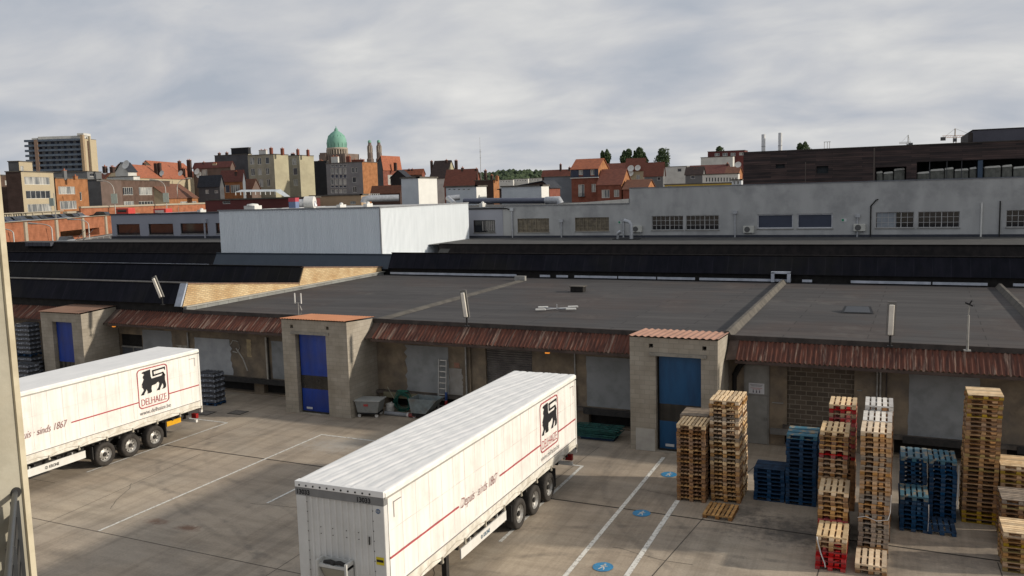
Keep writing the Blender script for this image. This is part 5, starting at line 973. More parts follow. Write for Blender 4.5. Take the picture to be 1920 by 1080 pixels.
def town(name, label, cat, xL, xC, xR, yt, D, th=0, wL='grey', wR=None, roof=None, tile='red', wins=(), chim=(), dL=9, dR=10, zb=-.5, group=None, frame=None, glass=None, dishes=(), eave=.25):
    """a building whose nearest vertical edge stands at distance D; L and R are its two visible faces"""
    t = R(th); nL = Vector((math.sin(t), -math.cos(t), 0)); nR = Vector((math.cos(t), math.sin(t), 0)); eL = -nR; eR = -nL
    P = at_dist(xC, yt, D); z1 = P.z; P0 = Vector((P.x, P.y, 0))
    def ext(px, n, e, d):
        if px is None or abs(px-xC) < 1: return d
        h = hit_plane(px, yt, P0, n); return max(1.0, (Vector((h.x, h.y, 0))-P0).dot(e))
    a = ext(xL, nL, eL, dL); b = ext(xR, nR, eR, dR); zb = min(zb, 0)
    e = empty(name, label, cat, (P0.x, P0.y, 0), group=group)
    FL = lambda u, z, d: tuple(eL*u-nL*d+Vector((0, 0, z))); FR = lambda u, z, d: tuple(eR*u-nR*d+Vector((0, 0, z)))
    W = {'L': [], 'R': []}
    for w in wins:
        f, x0, y0, x1, y1, n = w[:6]; nrm, ee = (nL, eL) if f == 'L' else (nR, eR)
        p, q = hit_plane(x0, y0, P0, nrm), hit_plane(x1, y1, P0, nrm); u0, u1 = sorted(((Vector((p.x, p.y, 0))-P0).dot(ee), (Vector((q.x, q.y, 0))-P0).dot(ee))); zz0, zz1 = sorted((p.z, q.z)); lim = a if f == 'L' else b
        u0, u1, zz1 = max(u0, .1), min(u1, lim-.1), min(zz1, z1-.1)
        if u1 > u0+.1: W[f].append((u0, u1, zz0, zz1, n, w[6] if len(w) > 6 else None))
    for f, F, m_, lim in (('L', FL, wL, a), ('R', FR, wR or wL, b)):
        q = MB(); holed(q, 0, lim, zb, z1, [w[:4] for w in W[f]], F, .18); q.build('wall', Mw[m_], e)
    q = MB(); c = eL*a; d = eR*b; k = Vector((0, 0, 1)); q.quad(c+k*zb, c+d+k*zb, c+d+k*z1, c+k*z1); q.quad(d+k*zb, c+d+k*zb, c+d+k*z1, d+k*z1); q.build('rear_wall', Mw[wL], e)
    for f, F in (('L', FL), ('R', FR)):
        for u0, u1, za, zc, n, kind in W[f]:
            q = MB(); s = max(.05, D*.00035); B = lambda x0_, x1_, z0_, z1_, dd=.10: q.box(x0_, x1_, dd-.04, dd+.04, z0_, z1_, lambda x, y, z: F(x, z, y))
            B(u0, u1, za, za+s); B(u0, u1, zc-s, zc); B(u0, u0+s, za+s, zc-s); B(u1-s, u1, za+s, zc-s)
            for i in range(1, n): x = u0+(u1-u0)*i/n; B(x-s*.6, x+s*.6, za+s, zc-s)
            o = q.build('window', frame or Mwf, e); q = MB(); q.quad(F(u0, za, .15), F(u1, za, .15), F(u1, zc, .15), F(u0, zc, .15)); q.build('pane', {'c': Mcurt, 'd': Mglz, 'n': Mblind}.get(kind, glass or (Mcurt if pr.random() < .5 else Mglz)), o)
    zr = z1
    if not roof:
        q = MB(); o = .12; q.quad(*[tuple(v+k*(z1-.15)) for v in (Vector((0, 0, 0)), c, c+d, d)]); q.build('roof', Mgrey2, e)
        q = MB(); c1, d1 = eL*(a+o), eR*(b+o); p0 = -eL*o-eR*o
        for (s0, s1, nn) in ((p0, eL*(a+o)-eR*o, nL), (p0, eR*(b+o)-eL*o, nR)):
            i_ = -nn*(.3); q.add([s0+k*z1, s1+k*z1, s1+i_+k*z1, s0+i_+k*z1, s0+k*(z1+.18), s1+k*(z1+.18), s1+i_+k*(z1+.18), s0+i_+k*(z1+.18)], [(0, 1, 2, 3), (4, 5, 6, 7), (0, 1, 5, 4), (1, 2, 6, 5), (2, 3, 7, 6), (3, 0, 4, 7)])
        q.build('cornice', Mkerb, e)
    else:
        ax, rise_px = roof[0], roof[1]; off = roof[2] if len(roof) > 2 else .5; rise = rise_px*D/F_PX; zr = z1+rise; o = eave; th_ = .12
        if ax == 'L': A0, A1, B0, B1 = -eL*o, eL*(a+o), eR*-o, eR*(b+o); mid = eR*(b*off); u, v = (eL, a), (eR, b)
        else: A0, A1, B0, B1 = -eR*o, eR*(b+o), eL*-o, eL*(a+o); mid = eL*(a*off); u, v = (eR, b), (eL, a)
        q = MB(); pts = []
        for s in (A0, A1):
            for hh in (0, th_): pts += [s+B0+k*(z1-.1+hh), s+mid+k*(zr+hh), s+B1+k*(z1-.1+hh)]
        q.add(pts, [(3, 4, 10, 9), (4, 5, 11, 10), (0, 1, 7, 6), (1, 2, 8, 7), (0, 3, 9, 6), (2, 5, 11, 8), (0, 1, 4, 3), (1, 2, 5, 4), (6, 7, 10, 9), (7, 8, 11, 10)]); q.build('roof', Mtile[tile], e)
        q = MB(); z0_ = Vector((0, 0, 0))
        for s in (z0_, u[0]*u[1]): q.add([s+k*z1, s+v[0]*v[1]+k*z1, s+mid+k*(zr-.05)], [(0, 1, 2)])
        q.each('gable', Mw[(wR or wL) if ax == 'L' else wL], e)
    for ch in chim:
        px, py, w = ch[:3]; p = hit_plane(px, py, P0+(d*.45 if len(ch) < 4 else d*ch[3]), nL); hw = max(.3, w*D/F_PX/2); q = MB(); x, y = p.x-P0.x, p.y-P0.y; cz = p.z; q.box(x-hw, x+hw, y-.35, y+.35, z1-.3, cz-.35); o = q.build('chimney', Mw['darkbrick'] if len(ch) < 5 else Mw[ch[4]], e)
        q = MB(); q.box(x-hw-.06, x+hw+.06, y-.4, y+.4, cz-.42, cz-.33)
        for s in ((-.5, .5) if hw > .45 else (0,)): q.tube([(x+s*hw, y, cz-.33), (x+s*hw, y, cz)], .12, 8)
        q.build('chimney_pot', Mpot, o)
    for px, py, r_ in dishes:
        p = hit_plane(px, py, P0+nL*.5+nR*.3, nL); q = MB(); q.lathe([(.01, 0), (r_*.6, .06*r_), (r_, .22*r_)], 0, 0, 14); q.tube([(0, 0, -.1), (0, -.2, -.6)], .03, 5); q.tube([(0, 0, 0), (0, 0, .5*r_)], .02, 4); Rm = Matrix.Rotation(R(70), 3, 'X'); q.v = [tuple(Rm @ Vector(v)) for v in q.v]; q.build('satellite_dish', Mwhitet, e, loc=(p.x-P0.x, p.y-P0.y, p.z))
    return e
H_ = 'house'; AP = 'apartment block'
TH = 22
# ---- left: houses along the street above the car park, fronts to the sun
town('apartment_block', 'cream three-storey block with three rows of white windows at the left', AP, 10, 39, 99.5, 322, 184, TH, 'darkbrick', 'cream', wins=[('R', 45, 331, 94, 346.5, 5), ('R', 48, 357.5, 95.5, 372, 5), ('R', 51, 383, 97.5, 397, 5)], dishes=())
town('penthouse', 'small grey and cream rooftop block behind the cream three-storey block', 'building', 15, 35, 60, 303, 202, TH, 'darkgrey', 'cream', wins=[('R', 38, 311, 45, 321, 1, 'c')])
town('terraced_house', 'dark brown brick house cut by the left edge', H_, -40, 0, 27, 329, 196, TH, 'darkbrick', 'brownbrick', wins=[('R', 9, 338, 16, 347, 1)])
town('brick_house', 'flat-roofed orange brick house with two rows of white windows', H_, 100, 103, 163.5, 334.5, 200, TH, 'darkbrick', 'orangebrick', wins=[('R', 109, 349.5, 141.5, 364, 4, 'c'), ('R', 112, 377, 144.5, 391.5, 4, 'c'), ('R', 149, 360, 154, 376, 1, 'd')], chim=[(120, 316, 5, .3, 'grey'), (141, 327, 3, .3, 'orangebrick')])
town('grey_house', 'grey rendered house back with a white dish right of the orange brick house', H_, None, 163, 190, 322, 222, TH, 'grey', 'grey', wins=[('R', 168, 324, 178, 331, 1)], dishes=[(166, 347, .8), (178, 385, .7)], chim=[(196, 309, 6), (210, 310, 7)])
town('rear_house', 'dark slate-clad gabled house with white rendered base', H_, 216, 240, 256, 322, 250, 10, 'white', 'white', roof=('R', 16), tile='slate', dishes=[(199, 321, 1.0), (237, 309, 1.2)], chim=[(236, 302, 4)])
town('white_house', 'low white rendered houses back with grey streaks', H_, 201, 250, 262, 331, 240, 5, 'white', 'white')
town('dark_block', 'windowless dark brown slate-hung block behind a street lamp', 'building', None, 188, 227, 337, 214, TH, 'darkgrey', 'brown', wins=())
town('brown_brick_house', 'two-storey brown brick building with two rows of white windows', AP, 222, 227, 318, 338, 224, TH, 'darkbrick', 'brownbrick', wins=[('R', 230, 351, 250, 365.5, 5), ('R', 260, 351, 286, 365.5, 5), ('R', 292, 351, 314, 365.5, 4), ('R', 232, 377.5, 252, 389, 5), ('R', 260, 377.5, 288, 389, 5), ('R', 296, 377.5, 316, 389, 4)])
town('tiled_house', 'orange-tiled house with a dark chimney, left of the pair', H_, None, 258, 352, 333, 268, TH, 'cream', 'cream', roof=('R', 24, .55), tile='orange', dL=9, chim=[(270, 303, 4), (292, 304, 7), (299, 303, 4)], dishes=[(304, 325, .8)])
town('tiled_house', 'bright orange-tiled house with skylights behind the brown brick building', H_, None, 305, 372, 330, 290, TH, 'cream', 'cream', roof=('R', 27, .55), tile='orange', dL=9, chim=[(336, 300, 5), (354, 298, 8), (343, 314, 6)], dishes=[(339, 325, .9), (370, 322, 1.0), (374, 328, 1.0)])
town('tiled_house', 'low house with a chestnut tile roof and cream band', H_, None, 317, 371, 372, 238, TH, 'cream', 'orangebrick', roof=('R', 26, .6), tile='brown', dL=8, wins=[('R', 338, 378, 352, 386, 4, 'c'), ('R', 360, 377.5, 369, 385, 3, 'c')])
town('slate_house', 'slate-roofed house with a grey wall and two skylights', H_, 372, 412, 420, 350, 244, 0, 'darkgrey', 'darkgrey', roof=('L', 20, .5), tile='slate', wins=[('L', 385, 356, 392, 363, 1, 'c'), ('L', 402, 357, 409, 362, 1, 'c')], chim=[(380, 372, 4)])
town('brown_roof_house', 'long maroon-roofed house behind the slate-roofed one', H_, 362, 432, 440, 313, 290, 0, 'brown', 'brown', roof=('L', 10, .5), tile='maroon', chim=[(382, 302, 3), (403, 304, 9, .3, 'cream')], wins=[('L', 378, 318, 389, 330, 2, 'c')])
town('gabled_house', 'house with a brown tiled roof, orange brick wall and white bay window', H_, 414, 455, 460, 340, 252, 0, 'orangebrick', 'greyblue', roof=('L', 20, .5), tile='maroon', wins=[('L', 422, 347, 431, 361, 1, 'n'), ('L', 432, 347, 450, 361, 4, 'c')], chim=[(443, 319, 5)])
town('tiled_house', 'small brown tiled roof in front of the taller cream apartment block', H_, 440, 472, 489, 357, 258, 0, 'brown', 'brown', roof=('L', 20, .5), tile='brown')
town('grey_block', 'dark grey rendered block with a black rooftop box', AP, 402, 465, 472, 289, 300, 0, 'darkgrey', 'olive', chim=[(411, 285, 4), (425, 284, 4)])
town('rooftop_box', 'black plant room box on the dark grey rendered block', 'plant room', 433, 465, 470, 277, 304, 0, 'black', 'black', zb=0)
town('apartment_block', 'taller cream apartment block with shade-coloured front and grids of white windows', AP, 464, 513, 540, 289.5, 262, 0, 'olive', 'creamside', wins=[('L', 468, 295.5, 477, 308, 2), ('L', 482, 296, 490, 308, 2), ('L', 497, 295, 505, 307, 1), ('L', 470, 316, 478, 329, 2), ('L', 483, 316, 491, 328, 2), ('L', 498, 315, 505, 327, 2), ('L', 485, 336, 494, 350, 2), ('L', 500, 336, 507, 349, 2)], chim=[(508, 275, 5, .2, 'redbrick'), (529, 276, 5, .2, 'redbrick'), (493, 279, 16, .5, 'white')])  # olive front, cream side: one wall, its shade put into the colour
town('apartment_block', 'smaller cream apartment block with shade-coloured front and red chimneys', AP, 537, 561, 588, 291.5, 275, 0, 'olive', 'creamside', wins=[('L', 547, 297, 556, 309, 2), ('L', 549, 315, 558, 328, 1, 'd'), ('L', 550, 336, 559, 348, 2)], chim=[(558, 278, 4, .2, 'redbrick'), (577, 279, 4, .2, 'redbrick'), (549, 286, 7, .3, 'black')])  # front again coloured as the shaded tone of the cream wall
town('black_wall_house', 'tall windowless black house wall left of the grey office block', 'building', 585, 612, 616, 302, 300, 0, 'black', 'black', chim=[(601, 299, 8, .3, 'black')])
ofw = []
for r_ in range(5):
    y0 = (309, 315.5, 327, 336, 347.5)[r_]; y1 = (313, 325.5, 334, 346, 352)[r_]
    for c_ in range(4): ofw.append(('L', 620+c_*7.8, y0, 626.3+c_*7.8, y1, 1, ('d', 'c', 'n', 'c', 'n')[r_]))
for c_ in range(4): ofw.append(('L', 620+c_*7.8, 355, 626.3+c_*7.8, 362, 1, 'c'))
ofw += [('L', 659, 314, 664, 324, 1, 'd'), ('L', 666, 314, 670, 324, 1, 'd'), ('L', 660, 332, 668, 342, 1, 'd'), ('L', 661, 350, 669, 361, 2, 'd')]
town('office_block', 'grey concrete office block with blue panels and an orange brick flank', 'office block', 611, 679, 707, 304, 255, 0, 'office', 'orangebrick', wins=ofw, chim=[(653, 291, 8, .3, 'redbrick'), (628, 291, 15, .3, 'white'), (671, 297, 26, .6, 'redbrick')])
q = None
town('gabled_house', 'tall house with a broad orange tiled roof and white-framed windows beside the office block', H_, 697, 718, 752, 319, 285, 0, 'darkgrey', 'redbrick', roof=('R', 26, .1), tile='orange', wins=[('R', 727, 328, 738, 346, 2, 'c')], chim=[(741, 303, 5), (710, 303, 4)])
town('black_gable', 'black gable wall below the broad orange tiled roof', H_, 732, 762, 772, 333, 262, 0, 'black', 'black', roof=('R', 14, .5), tile='slate')
town('tiled_house', 'low orange-tiled houses between the black gable and the dark gabled house', H_, 745, 791, 797, 327, 300, 0, 'brown', 'redbrick', roof=('L', 10, .5), tile='orange', chim=[(767, 316, 5), (773, 315, 3)])
town('tiled_house', 'brown roofs behind the white lift housing', H_, 696, 750, 756, 362, 240, 0, 'darkbrick', 'darkbrick', roof=('L', 14, .5), tile='brown')
town('dark_gabled_house', 'steep dark-tiled house with a cream gable end', H_, 806, 836, 857, 334, 300, 0, 'white', 'creamside', roof=('L', 33, .5), tile='darkbrown', chim=[(809, 300, 4), (837, 298, 4), (855, 299, 5)])
town('dormer_house', 'house with a steep red roof and two white dormers', H_, 833, 889, 903, 349, 240, 0, 'redbrick', 'redbrick', roof=('L', 32, .45), tile='red', chim=[(880, 322, 4), (867, 312, 3), (893, 314, 3)], wins=[('L', 836, 352, 844, 362, 1, 'c'), ('L', 856, 352, 864, 362, 1, 'c')])
town('brick_annex', 'red brick annex with orange lit flank right of the dormer house', H_, 889, 925, 936, 338, 238, 0, 'darkbrick', 'orangebrick', chim=[(910, 317, 4), (922, 326, 4), (932, 328, 5, .2, 'orangebrick')], wins=[('L', 906, 333, 913, 339, 1, 'c')])
for i, (x0, x1, y) in enumerate([(936, 962, 337), (962, 990, 335), (990, 1016, 334)]): town('white_block', ['long low white block far away, nearest the brick annex', 'middle one of the low white blocks below the wooded hill', 'rightmost of the low white blocks below the wooded hill'][i], AP, x0, x1, x1+2, y, 520, 0, 'white', 'white', wins=[('L', x0+2+k*5, y+2.2, x0+4.6+k*5, y+4.8, 1, 'd') for k in range(int((x1-x0-3)/5))], group='low white blocks below the hill', zb=0)
town('tiled_house', 'low brick-red roof left of the tall red brick house', H_, 1016, 1066, 1072, 330, 300, 0, 'darkbrick', 'redbrick', roof=('L', 12, .5), tile='red', chim=[(1051, 306, 3), (1068, 312, 4)])
town('grey_wall_block', 'plain blue-grey windowless wall left of the tall red brick house', 'building', 1020, 1073, 1080, 331, 220, 0, 'greyblue', 'greyblue')
town('tall_brick_house', 'tall red brick house with blue mansard dormers and orange roof', H_, 1071, 1121, 1141, 316, 212, 0, 'redbrick', 'orangebrick', roof=('L', 19, .5), tile='orange', wins=[('L', 1084, 346, 1096, 369, 2, 'c'), ('L', 1109, 345, 1117, 360, 2, 'c'), ('L', 1085, 319, 1093, 328, 1, 'c'), ('L', 1107, 318, 1115, 328, 1, 'c')])
tall = [o for o in C.objects if o.get('label', '').startswith('tall red brick house with blue')][0]; P = at_dist(1121, 316, 212); Pm = at_dist(1121, 330, 212)
q = MB(); w_ = (Vector((hit_plane(1071, 316, P, (0, -1)).x, 0, 0))-Vector((P.x, 0, 0))).x; zt, zm = P.z, Pm.z
for a_, b_ in ((w_-.1, -4.9), (-3.75, -2.0), (-.85, .12)): q.box(a_, b_, -.08, -.01, zm, zt)
q.box(w_-.15, .2, -.35, -.09, zm-.22, zm-.02); q.build('mansard', Mw['navy'], tall)
q = MB(); q.box(w_-.15, .2, -.40, -.10, zm-.40, zm-.23); q.build('cornice', Mwf, tall)
q = MB(); q.box(-4.9, -3.3, -.7, -.02, zm-4.95, zm-4.85)
for k_ in range(9): q.box(-4.9+k_*.195, -4.87+k_*.195, -.7, -.67, zm-4.84, zm-4.0)
q.build('balcony', Mblack, tall)
town('brick_house', 'red brick house with a brown-red roof and two white windows', H_, 1120, 1165, 1184, 346, 208, 0, 'redbrick', 'orangebrick', roof=('L', 29, .5), tile='red', wins=[('L', 1128, 356, 1143, 371, 3, 'c'), ('L', 1151, 356, 1161, 369, 2, 'c')])
town('tiled_house', 'brown tiled roof behind the blank wall top, right of the red brick house', H_, 1168, 1212, 1229, 354, 205, 0, 'redbrick', 'orangebrick', roof=('L', 17, .5), tile='brown', wins=[])
town('tiled_house', 'long red roof behind the tall red brick house', H_, 1135, 1172, 1178, 318, 270, 0, 'brown', 'brown', roof=('L', 12, .5), tile='red')
town('cream_house', 'house with a cream back wall and dishes under a red-brown roof', H_, 1173, 1207, 1212, 320, 262, 0, 'cream', 'brown', roof=('L', 23, .5), tile='red', wins=[('L', 1193, 328, 1200, 336, 2, 'c')], dishes=[(1183, 316, 1.0), (1196, 315, .9), (1182, 325, 1.0)], dR=8)
town('red_roof_house', 'red-roofed house with a grey wall beside the dark poplar', H_, 1208, 1243, 1247, 330, 255, 0, 'grey', 'grey', roof=('L', 25, .5), tile='red', wins=[('L', 1232, 332, 1239, 338, 1)])
town('white_house', 'white flat-roofed house with one window right of the dark poplar', H_, 1243, 1288, 1292, 312, 300, 0, 'white', 'white', wins=[('L', 1270, 316, 1278, 322, 1, 'd')])
town('old_house', 'ramshackle brown and grey house back below the white modern block', H_, 1285, 1317, 1322, 327, 235, 0, 'grey', 'grey', roof=('L', 14, .5), tile='darkbrown', wins=[('L', 1295, 329, 1303, 335, 1, 'd')], chim=[(1304, 314, 8)])
town('tiled_house', 'low dark brown roofs in front of the white modern block', H_, 1290, 1362, 1370, 325, 262, 0, 'brown', 'brown', roof=('L', 16, .5), tile='maroon', chim=[(1364, 304, 3)])
town('brick_gable_house', 'reddish brick gable beside the dark timber-clad building', H_, 1360, 1384, 1392, 325, 230, 0, 'tan', 'orangebrick', roof=('L', 12, .5), tile='brown', dishes=[(1384, 309, .8)])
town('modern_block', 'white modern block stepping up behind the roofs', AP, 1314, 1374, 1392, 293.5, 330, 0, 'white', 'white', zb=0)
town('modern_penthouse', 'dark red top floor with white windows on the white modern block', AP, 1327, 1396, 1402, 282, 334, 0, 'maroon', 'maroon', wins=[('L', 1340, 287.5, 1349, 292.5, 2, 'c'), ('L', 1355, 287, 1364, 292.5, 2, 'c'), ('L', 1370, 286.5, 1379, 292, 2, 'c'), ('L', 1386, 286, 1394, 291, 2, 'c')], zb=0)
town('white_school', 'low cream building with a long row of narrow windows', 'building', 1317, 1384, 1387, 326, 200, 0, 'white', 'white', wins=[('L', 1323+k*5.5, 332.5, 1326.4+k*5.5, 341, 1, 'd') for k in range(11)])
town('yellow_building', 'low yellow building just behind the grey parapet', 'building', 1246, 1372, 1378, 343.5, 150, 0, 'yellow', 'yellow', wins=[('L', 1251, 349, 1260, 354, 1, 'd'), ('L', 1292, 348.5, 1301, 352, 1, 'd')])
town('green_glasshouse', 'small pale glazed roof lantern beside the timber-clad building', 'building', 1372, 1390, 1393, 338, 130, 0, 'panel', 'panel', wins=[('L', 1375, 340, 1379, 346, 1, 'c'), ('L', 1381, 340, 1386, 346, 1, 'c')])
town('rear_terrace', 'far terrace roofs between the apartment blocks and the basilica', H_, 560, 640, 650, 330, 420, 0, 'brown', 'brown', roof=('L', 12, .5), tile='maroon')
town('rear_terrace', 'far brick-red roofs at the left behind the grey rendered house', H_, 180, 260, 270, 335, 420, 0, 'brown', 'brown', roof=('L', 12, .5), tile='red')
# ---- things on and beyond the long grey warehouse
town('maroon_building', 'long maroon brick building behind the white corrugated box', 'building', 384, 580, 600, 371, 118, 0, 'maroon', 'maroon', wins=[('L', 417, 377, 432, 382, 1, 'd')], dR=12)
town('tan_wall_building', 'tan rendered wall continuing the maroon building to the right', 'building', 581, 677, 690, 366, 118.5, 0, 'tan', 'tan', wins=[('L', 656, 377.5, 667, 383, 3, 'c')])
town('lift_housing', 'white panelled lift housing rising above the corrugated box', 'plant room', 752, 784, 819, 334, 102, 0, 'panel', 'cladding', zb=0)
town('rooftop_unit', 'long blue-grey rooftop plant unit with a white end', 'plant room', 940, 1015, 1029, 349, 110, 0, 'panel', 'cladding', zb=0)
town('rooftop_unit', 'pale grey rooftop machine housing with a row of vents', 'plant room', 836, 893, 912, 350, 112, 0, 'panel', 'cladding', zb=0, wins=[('L', 840+k*9, 354, 845+k*9, 356.5, 1, 'n') for k in range(5)])
town('gable_shed', 'dark-roofed shed with a white-edged brick gable', 'shed', 936, 1030, 1050, 352, 125, 0, 'darkbrick', 'redbrick', roof=('R', 12, .12), tile='slate')
e = empty('duct', 'long silver duct lying along the warehouse roof behind the parapet', 'duct', at_dist(950, 380, 100)); b0 = e.location.copy()
q = MB(); q.tube([at_dist(870, 377, 100)-b0, at_dist(1030, 376, 96)-b0, at_dist(1040, 375, 96)-b0], .33, 12); q.build('pipe', plain('duct_blue', (.11, .12, .16), .4, .4), e)
q = MB(); q.tube([at_dist(1024, 376, 96)-b0, at_dist(1048, 375, 95)-b0, at_dist(1050, 381, 95)-b0], .42, 12); q.build('elbow', Mzinc, e); q = MB(); q.tube([at_dist(840, 372, 100)-b0, at_dist(862, 370, 100)-b0], .34, 10); q.tube([at_dist(840, 372, 100)-b0, at_dist(852, 382, 97)-b0], .3, 10); q.build('branch', Mzinc, e)
e = empty('duct', 'pale curved duct beside the white lift housing', 'duct', at_dist(700, 375, 100)); b0 = e.location.copy()
q = MB(); q.tube([at_dist(682, 380, 98)-b0, at_dist(683, 374, 98)-b0, at_dist(692, 372, 98)-b0, at_dist(748, 371, 98)-b0], .38, 10); q.build('pipe', Mzinc, e)
q = MB()
for k in range(5): x = 692+k*4; q.tube([at_dist(x, 372, 98)-b0, at_dist(x, 364, 98)-b0, at_dist(x+3, 363, 98)-b0, at_dist(x+3, 372, 98)-b0], .05, 5)
q.build('hoops', Mwhitet, e)
e = empty('extract_fan', 'round white extract fan with a bent duct on the corrugated box', 'fan', at_dist(575, 380, 88)); b0 = e.location.copy()
q = MB(); c0 = at_dist(577, 380, 88)-b0; q.tube([c0+Vector((-.3, 0, 0)), c0+Vector((.6, .3, 0))], .62, 16); q.build('drum', Mwhitet, e); q = MB(); q.tube([at_dist(561, 381, 88)-b0, at_dist(573, 380, 88)-b0], .4, 10); q.tube([at_dist(582, 379, 88)-b0, at_dist(588, 381, 88)-b0, at_dist(590, 387, 88)-b0], .3, 10); q.build('duct', Mzinc, e)
e = empty('red_machine', 'small red and blue machine box beside the round white fan', 'machine', at_dist(551, 380, 92)); q = MB(); q.box(-.42, .42, -.3, .3, -1.3, .1); q.build('case', plain('mach_blue', (.14, .19, .32)), e); q = MB(); q.box(-.44, .44, -.32, .32, .105, .5); q.build('red_top', plain('mach_red', (.42, .06, .08)), e)
e = empty('skylight', 'long white glazed ridge skylight on the maroon building', 'skylight', at_dist(440, 368, 120)); b0 = e.location.copy()
q = MB(); A, B = at_dist(442, 366, 120)-b0, at_dist(516, 365, 120)-b0
for t_ in range(9): p = A.lerp(B, t_/8); q.tube([p, p+Vector((0, 0, .40))], .06, 5)
q.build('posts', Mwhitet, e); q = MB(); n_ = Vector((0, 1, 0))
q.add([A+Vector((0, 0, .45)), B+Vector((0, 0, .45)), B+n_*1.2+Vector((0, 0, .7)), A+n_*1.2+Vector((0, 0, .7)), A+Vector((0, 0, .40)), B+Vector((0, 0, .40)), B+n_*1.2+Vector((0, 0, .65)), A+n_*1.2+Vector((0, 0, .65))], [(0, 1, 2, 3), (4, 5, 6, 7), (0, 1, 5, 4), (1, 2, 6, 5), (2, 3, 7, 6), (3, 0, 4, 7)]); q.add([B+Vector((0, 0, .45)), B+n_*1.2+Vector((0, 0, .7)), B+n_*1.2+Vector((1.5, 0, -.3)), B+Vector((1.5, 0, -.3)), ], [(0, 1, 2, 3)]); q.build('glazing', mat('glazing_pale', (.42, .45, .48), (.30, .33, .36), 2, .4), e)
for i, (x, y, w) in enumerate([(474, 386, 12), (378, 393, 5), (905, 381, 4), (640, 384, 4), (690, 382, 4)]):
    e = empty('roof_box', ['low white roof lantern at the rear edge of the corrugated box', 'small white roof dome at the left end of the lavender wall', 'small white roof box near the silver duct', 'small round roof cowl left of the pale curved duct', 'small round roof cowl below the pale curved duct'][i], 'roof lantern', at_dist(x, y+2, (84, 115, 98, 84, 84)[i])); s = .052
    q = MB(); q.box(-w*s, w*s, -.5, .5, -.3, .12); q.build('base', Mwhitet, e); q = MB(); q.lathe([(w*s*.9, .12), (w*s*.8, .26), (.01, .32)], 0, 0, 14); q.build('dome', Mwhitet, e)
e = empty('radio_mast', 'thin guyed radio mast rising above the dormer house', 'mast', at_dist(902, 340, 300)); q = MB(); q.tube([(0, 0, -4), (0, 0, 11)], .09, 5); q.tube([(0, 0, 11), (0, 0, 15)], .04, 4); q.build('pole', Msteelpipe, e)
q = MB(); q.tube([(-.4, 0, 10), (.4, 0, 10)], .05, 4); q.tube([(-.3, 0, 8), (.3, 0, 8)], .05, 4); q.build('cross_arms', Msteelpipe, e)
# ---- tower block
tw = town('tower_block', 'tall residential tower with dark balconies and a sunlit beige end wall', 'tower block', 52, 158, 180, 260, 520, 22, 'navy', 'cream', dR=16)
def tower_bits():
    t = R(22); nL = Vector((math.sin(t), -math.cos(t), 0)); eL = Vector((-math.cos(t), -math.sin(t), 0)); nR = -eL; z1 = at_dist(158, 260, 520).z; h = hit_plane(52, 260, tw.location, nL); a = (Vector((h.x, h.y, 0))-tw.location).dot(eL)
    F = lambda u, d, z: tuple(eL*u+nL*d+Vector((0, 0, z))); ms = mat('balcony_slab', (.095, .115, .145), (.07, .085, .11), 1, .7); mg = mat('balcony_glass', (.07, .10, .14), (.04, .06, .09), .5, .2, spec=.6)
    st = 2.62
    for k in range(16):
        z = z1-1.0-k*st; q = MB(); q.box(.3, a+1.2, 0, 1.8, z, z+.3, F); q.build('balcony', ms, tw); q = MB(); q.box(.5, a+1.1, 1.7, 1.8, z+.3, z+1.15, F); q.build('balustrade', mg, tw)
        q = MB()
        for j in range(9): u = 1.2+j*a/9; w = pr.uniform(1.4, 2.6); q.box(u, u+w, .02, .06, z-1.6, z-.1, F)
        q.each('window_band', Mglz, tw)
    q = MB(); q.box(a*.80, a*.86, .0, 2.0, 0, z1, F); q.build('brick_pier', mat('pier_tan', (.23, .16, .12), (.19, .13, .10), 1, .9), tw); q = MB(); q.box(-.2, 1.2, 0, 2.0, 0, z1+2, F); q.build('end_pier', mat('pier_beige', (.33, .25, .16), (.28, .21, .14), 1, .9), tw)
    q = MB(); q.box(1, a*.84, -9, -1, z1, z1+1.8, F); q.box(a*.86, a*.95, -7, -1, z1, z1+1.2, F); q.box(.5, 4, -8, -.5, z1+1.8, z1+3, F); q.build('roof_storey', Mw['white'], tw)
    q = MB(); q.box(.2, .6, -5.5, -4.3, 0, z1, F); G = lambda u, d, z: tuple(-nL*u+nR*d+Vector((0, 0, z))); q2 = MB(); q2.box(2.5, 3.7, .02, .2, 0, z1-1, G); q2.box(5.0, 5.6, .02, .2, 0, z1-1, G); q2.build('stair_glazing', Mw['brownbrick'], tw); q2 = MB(); q2.box(3.8, 4.9, .02, 1.0, 0, z1+1.5, G); q2.build('lift_shaft', Mw['cream'], tw)
tower_bits()
# ---- basilica: green dome on a stone drum, twin towers
Mcop = mat('copper_green', (.17, .34, .27), (.12, .26, .21), .08, .7, c3=(.17, .36, .28), sc3=.05, amt3=.6, stretch=(1, 1, .3)); Mst = mat('basilica_stone', (.17, .135, .115), (.13, .10, .088), .08, .9); Mstd = mat('basilica_dark', (.085, .07, .066), (.065, .055, .052), .08, .9); Mstl = mat('basilica_pale', (.36, .31, .26), (.30, .26, .21), .1, .9)
bp_ = at_dist(633, 300, 1500); ba = empty('basilica', 'distant brick basilica with a large green copper dome and twin towers', 'church', (bp_.x, bp_.y, 0)); s_ = 1500/F_PX
hz_ = at_dist(633, 300, 1500).z
def zpx(y): return hz_+(300-y)*s_
q = MB(); q.lathe([(17.5*s_, zpx(278)), (18*s_, zpx(270)), (17.3*s_, zpx(264)), (14.5*s_, zpx(257)), (9.5*s_, zpx(251.5)), (5*s_, zpx(249)), (4.2*s_, zpx(248))], 0, 0, 32); q.build('dome', Mcop, ba)
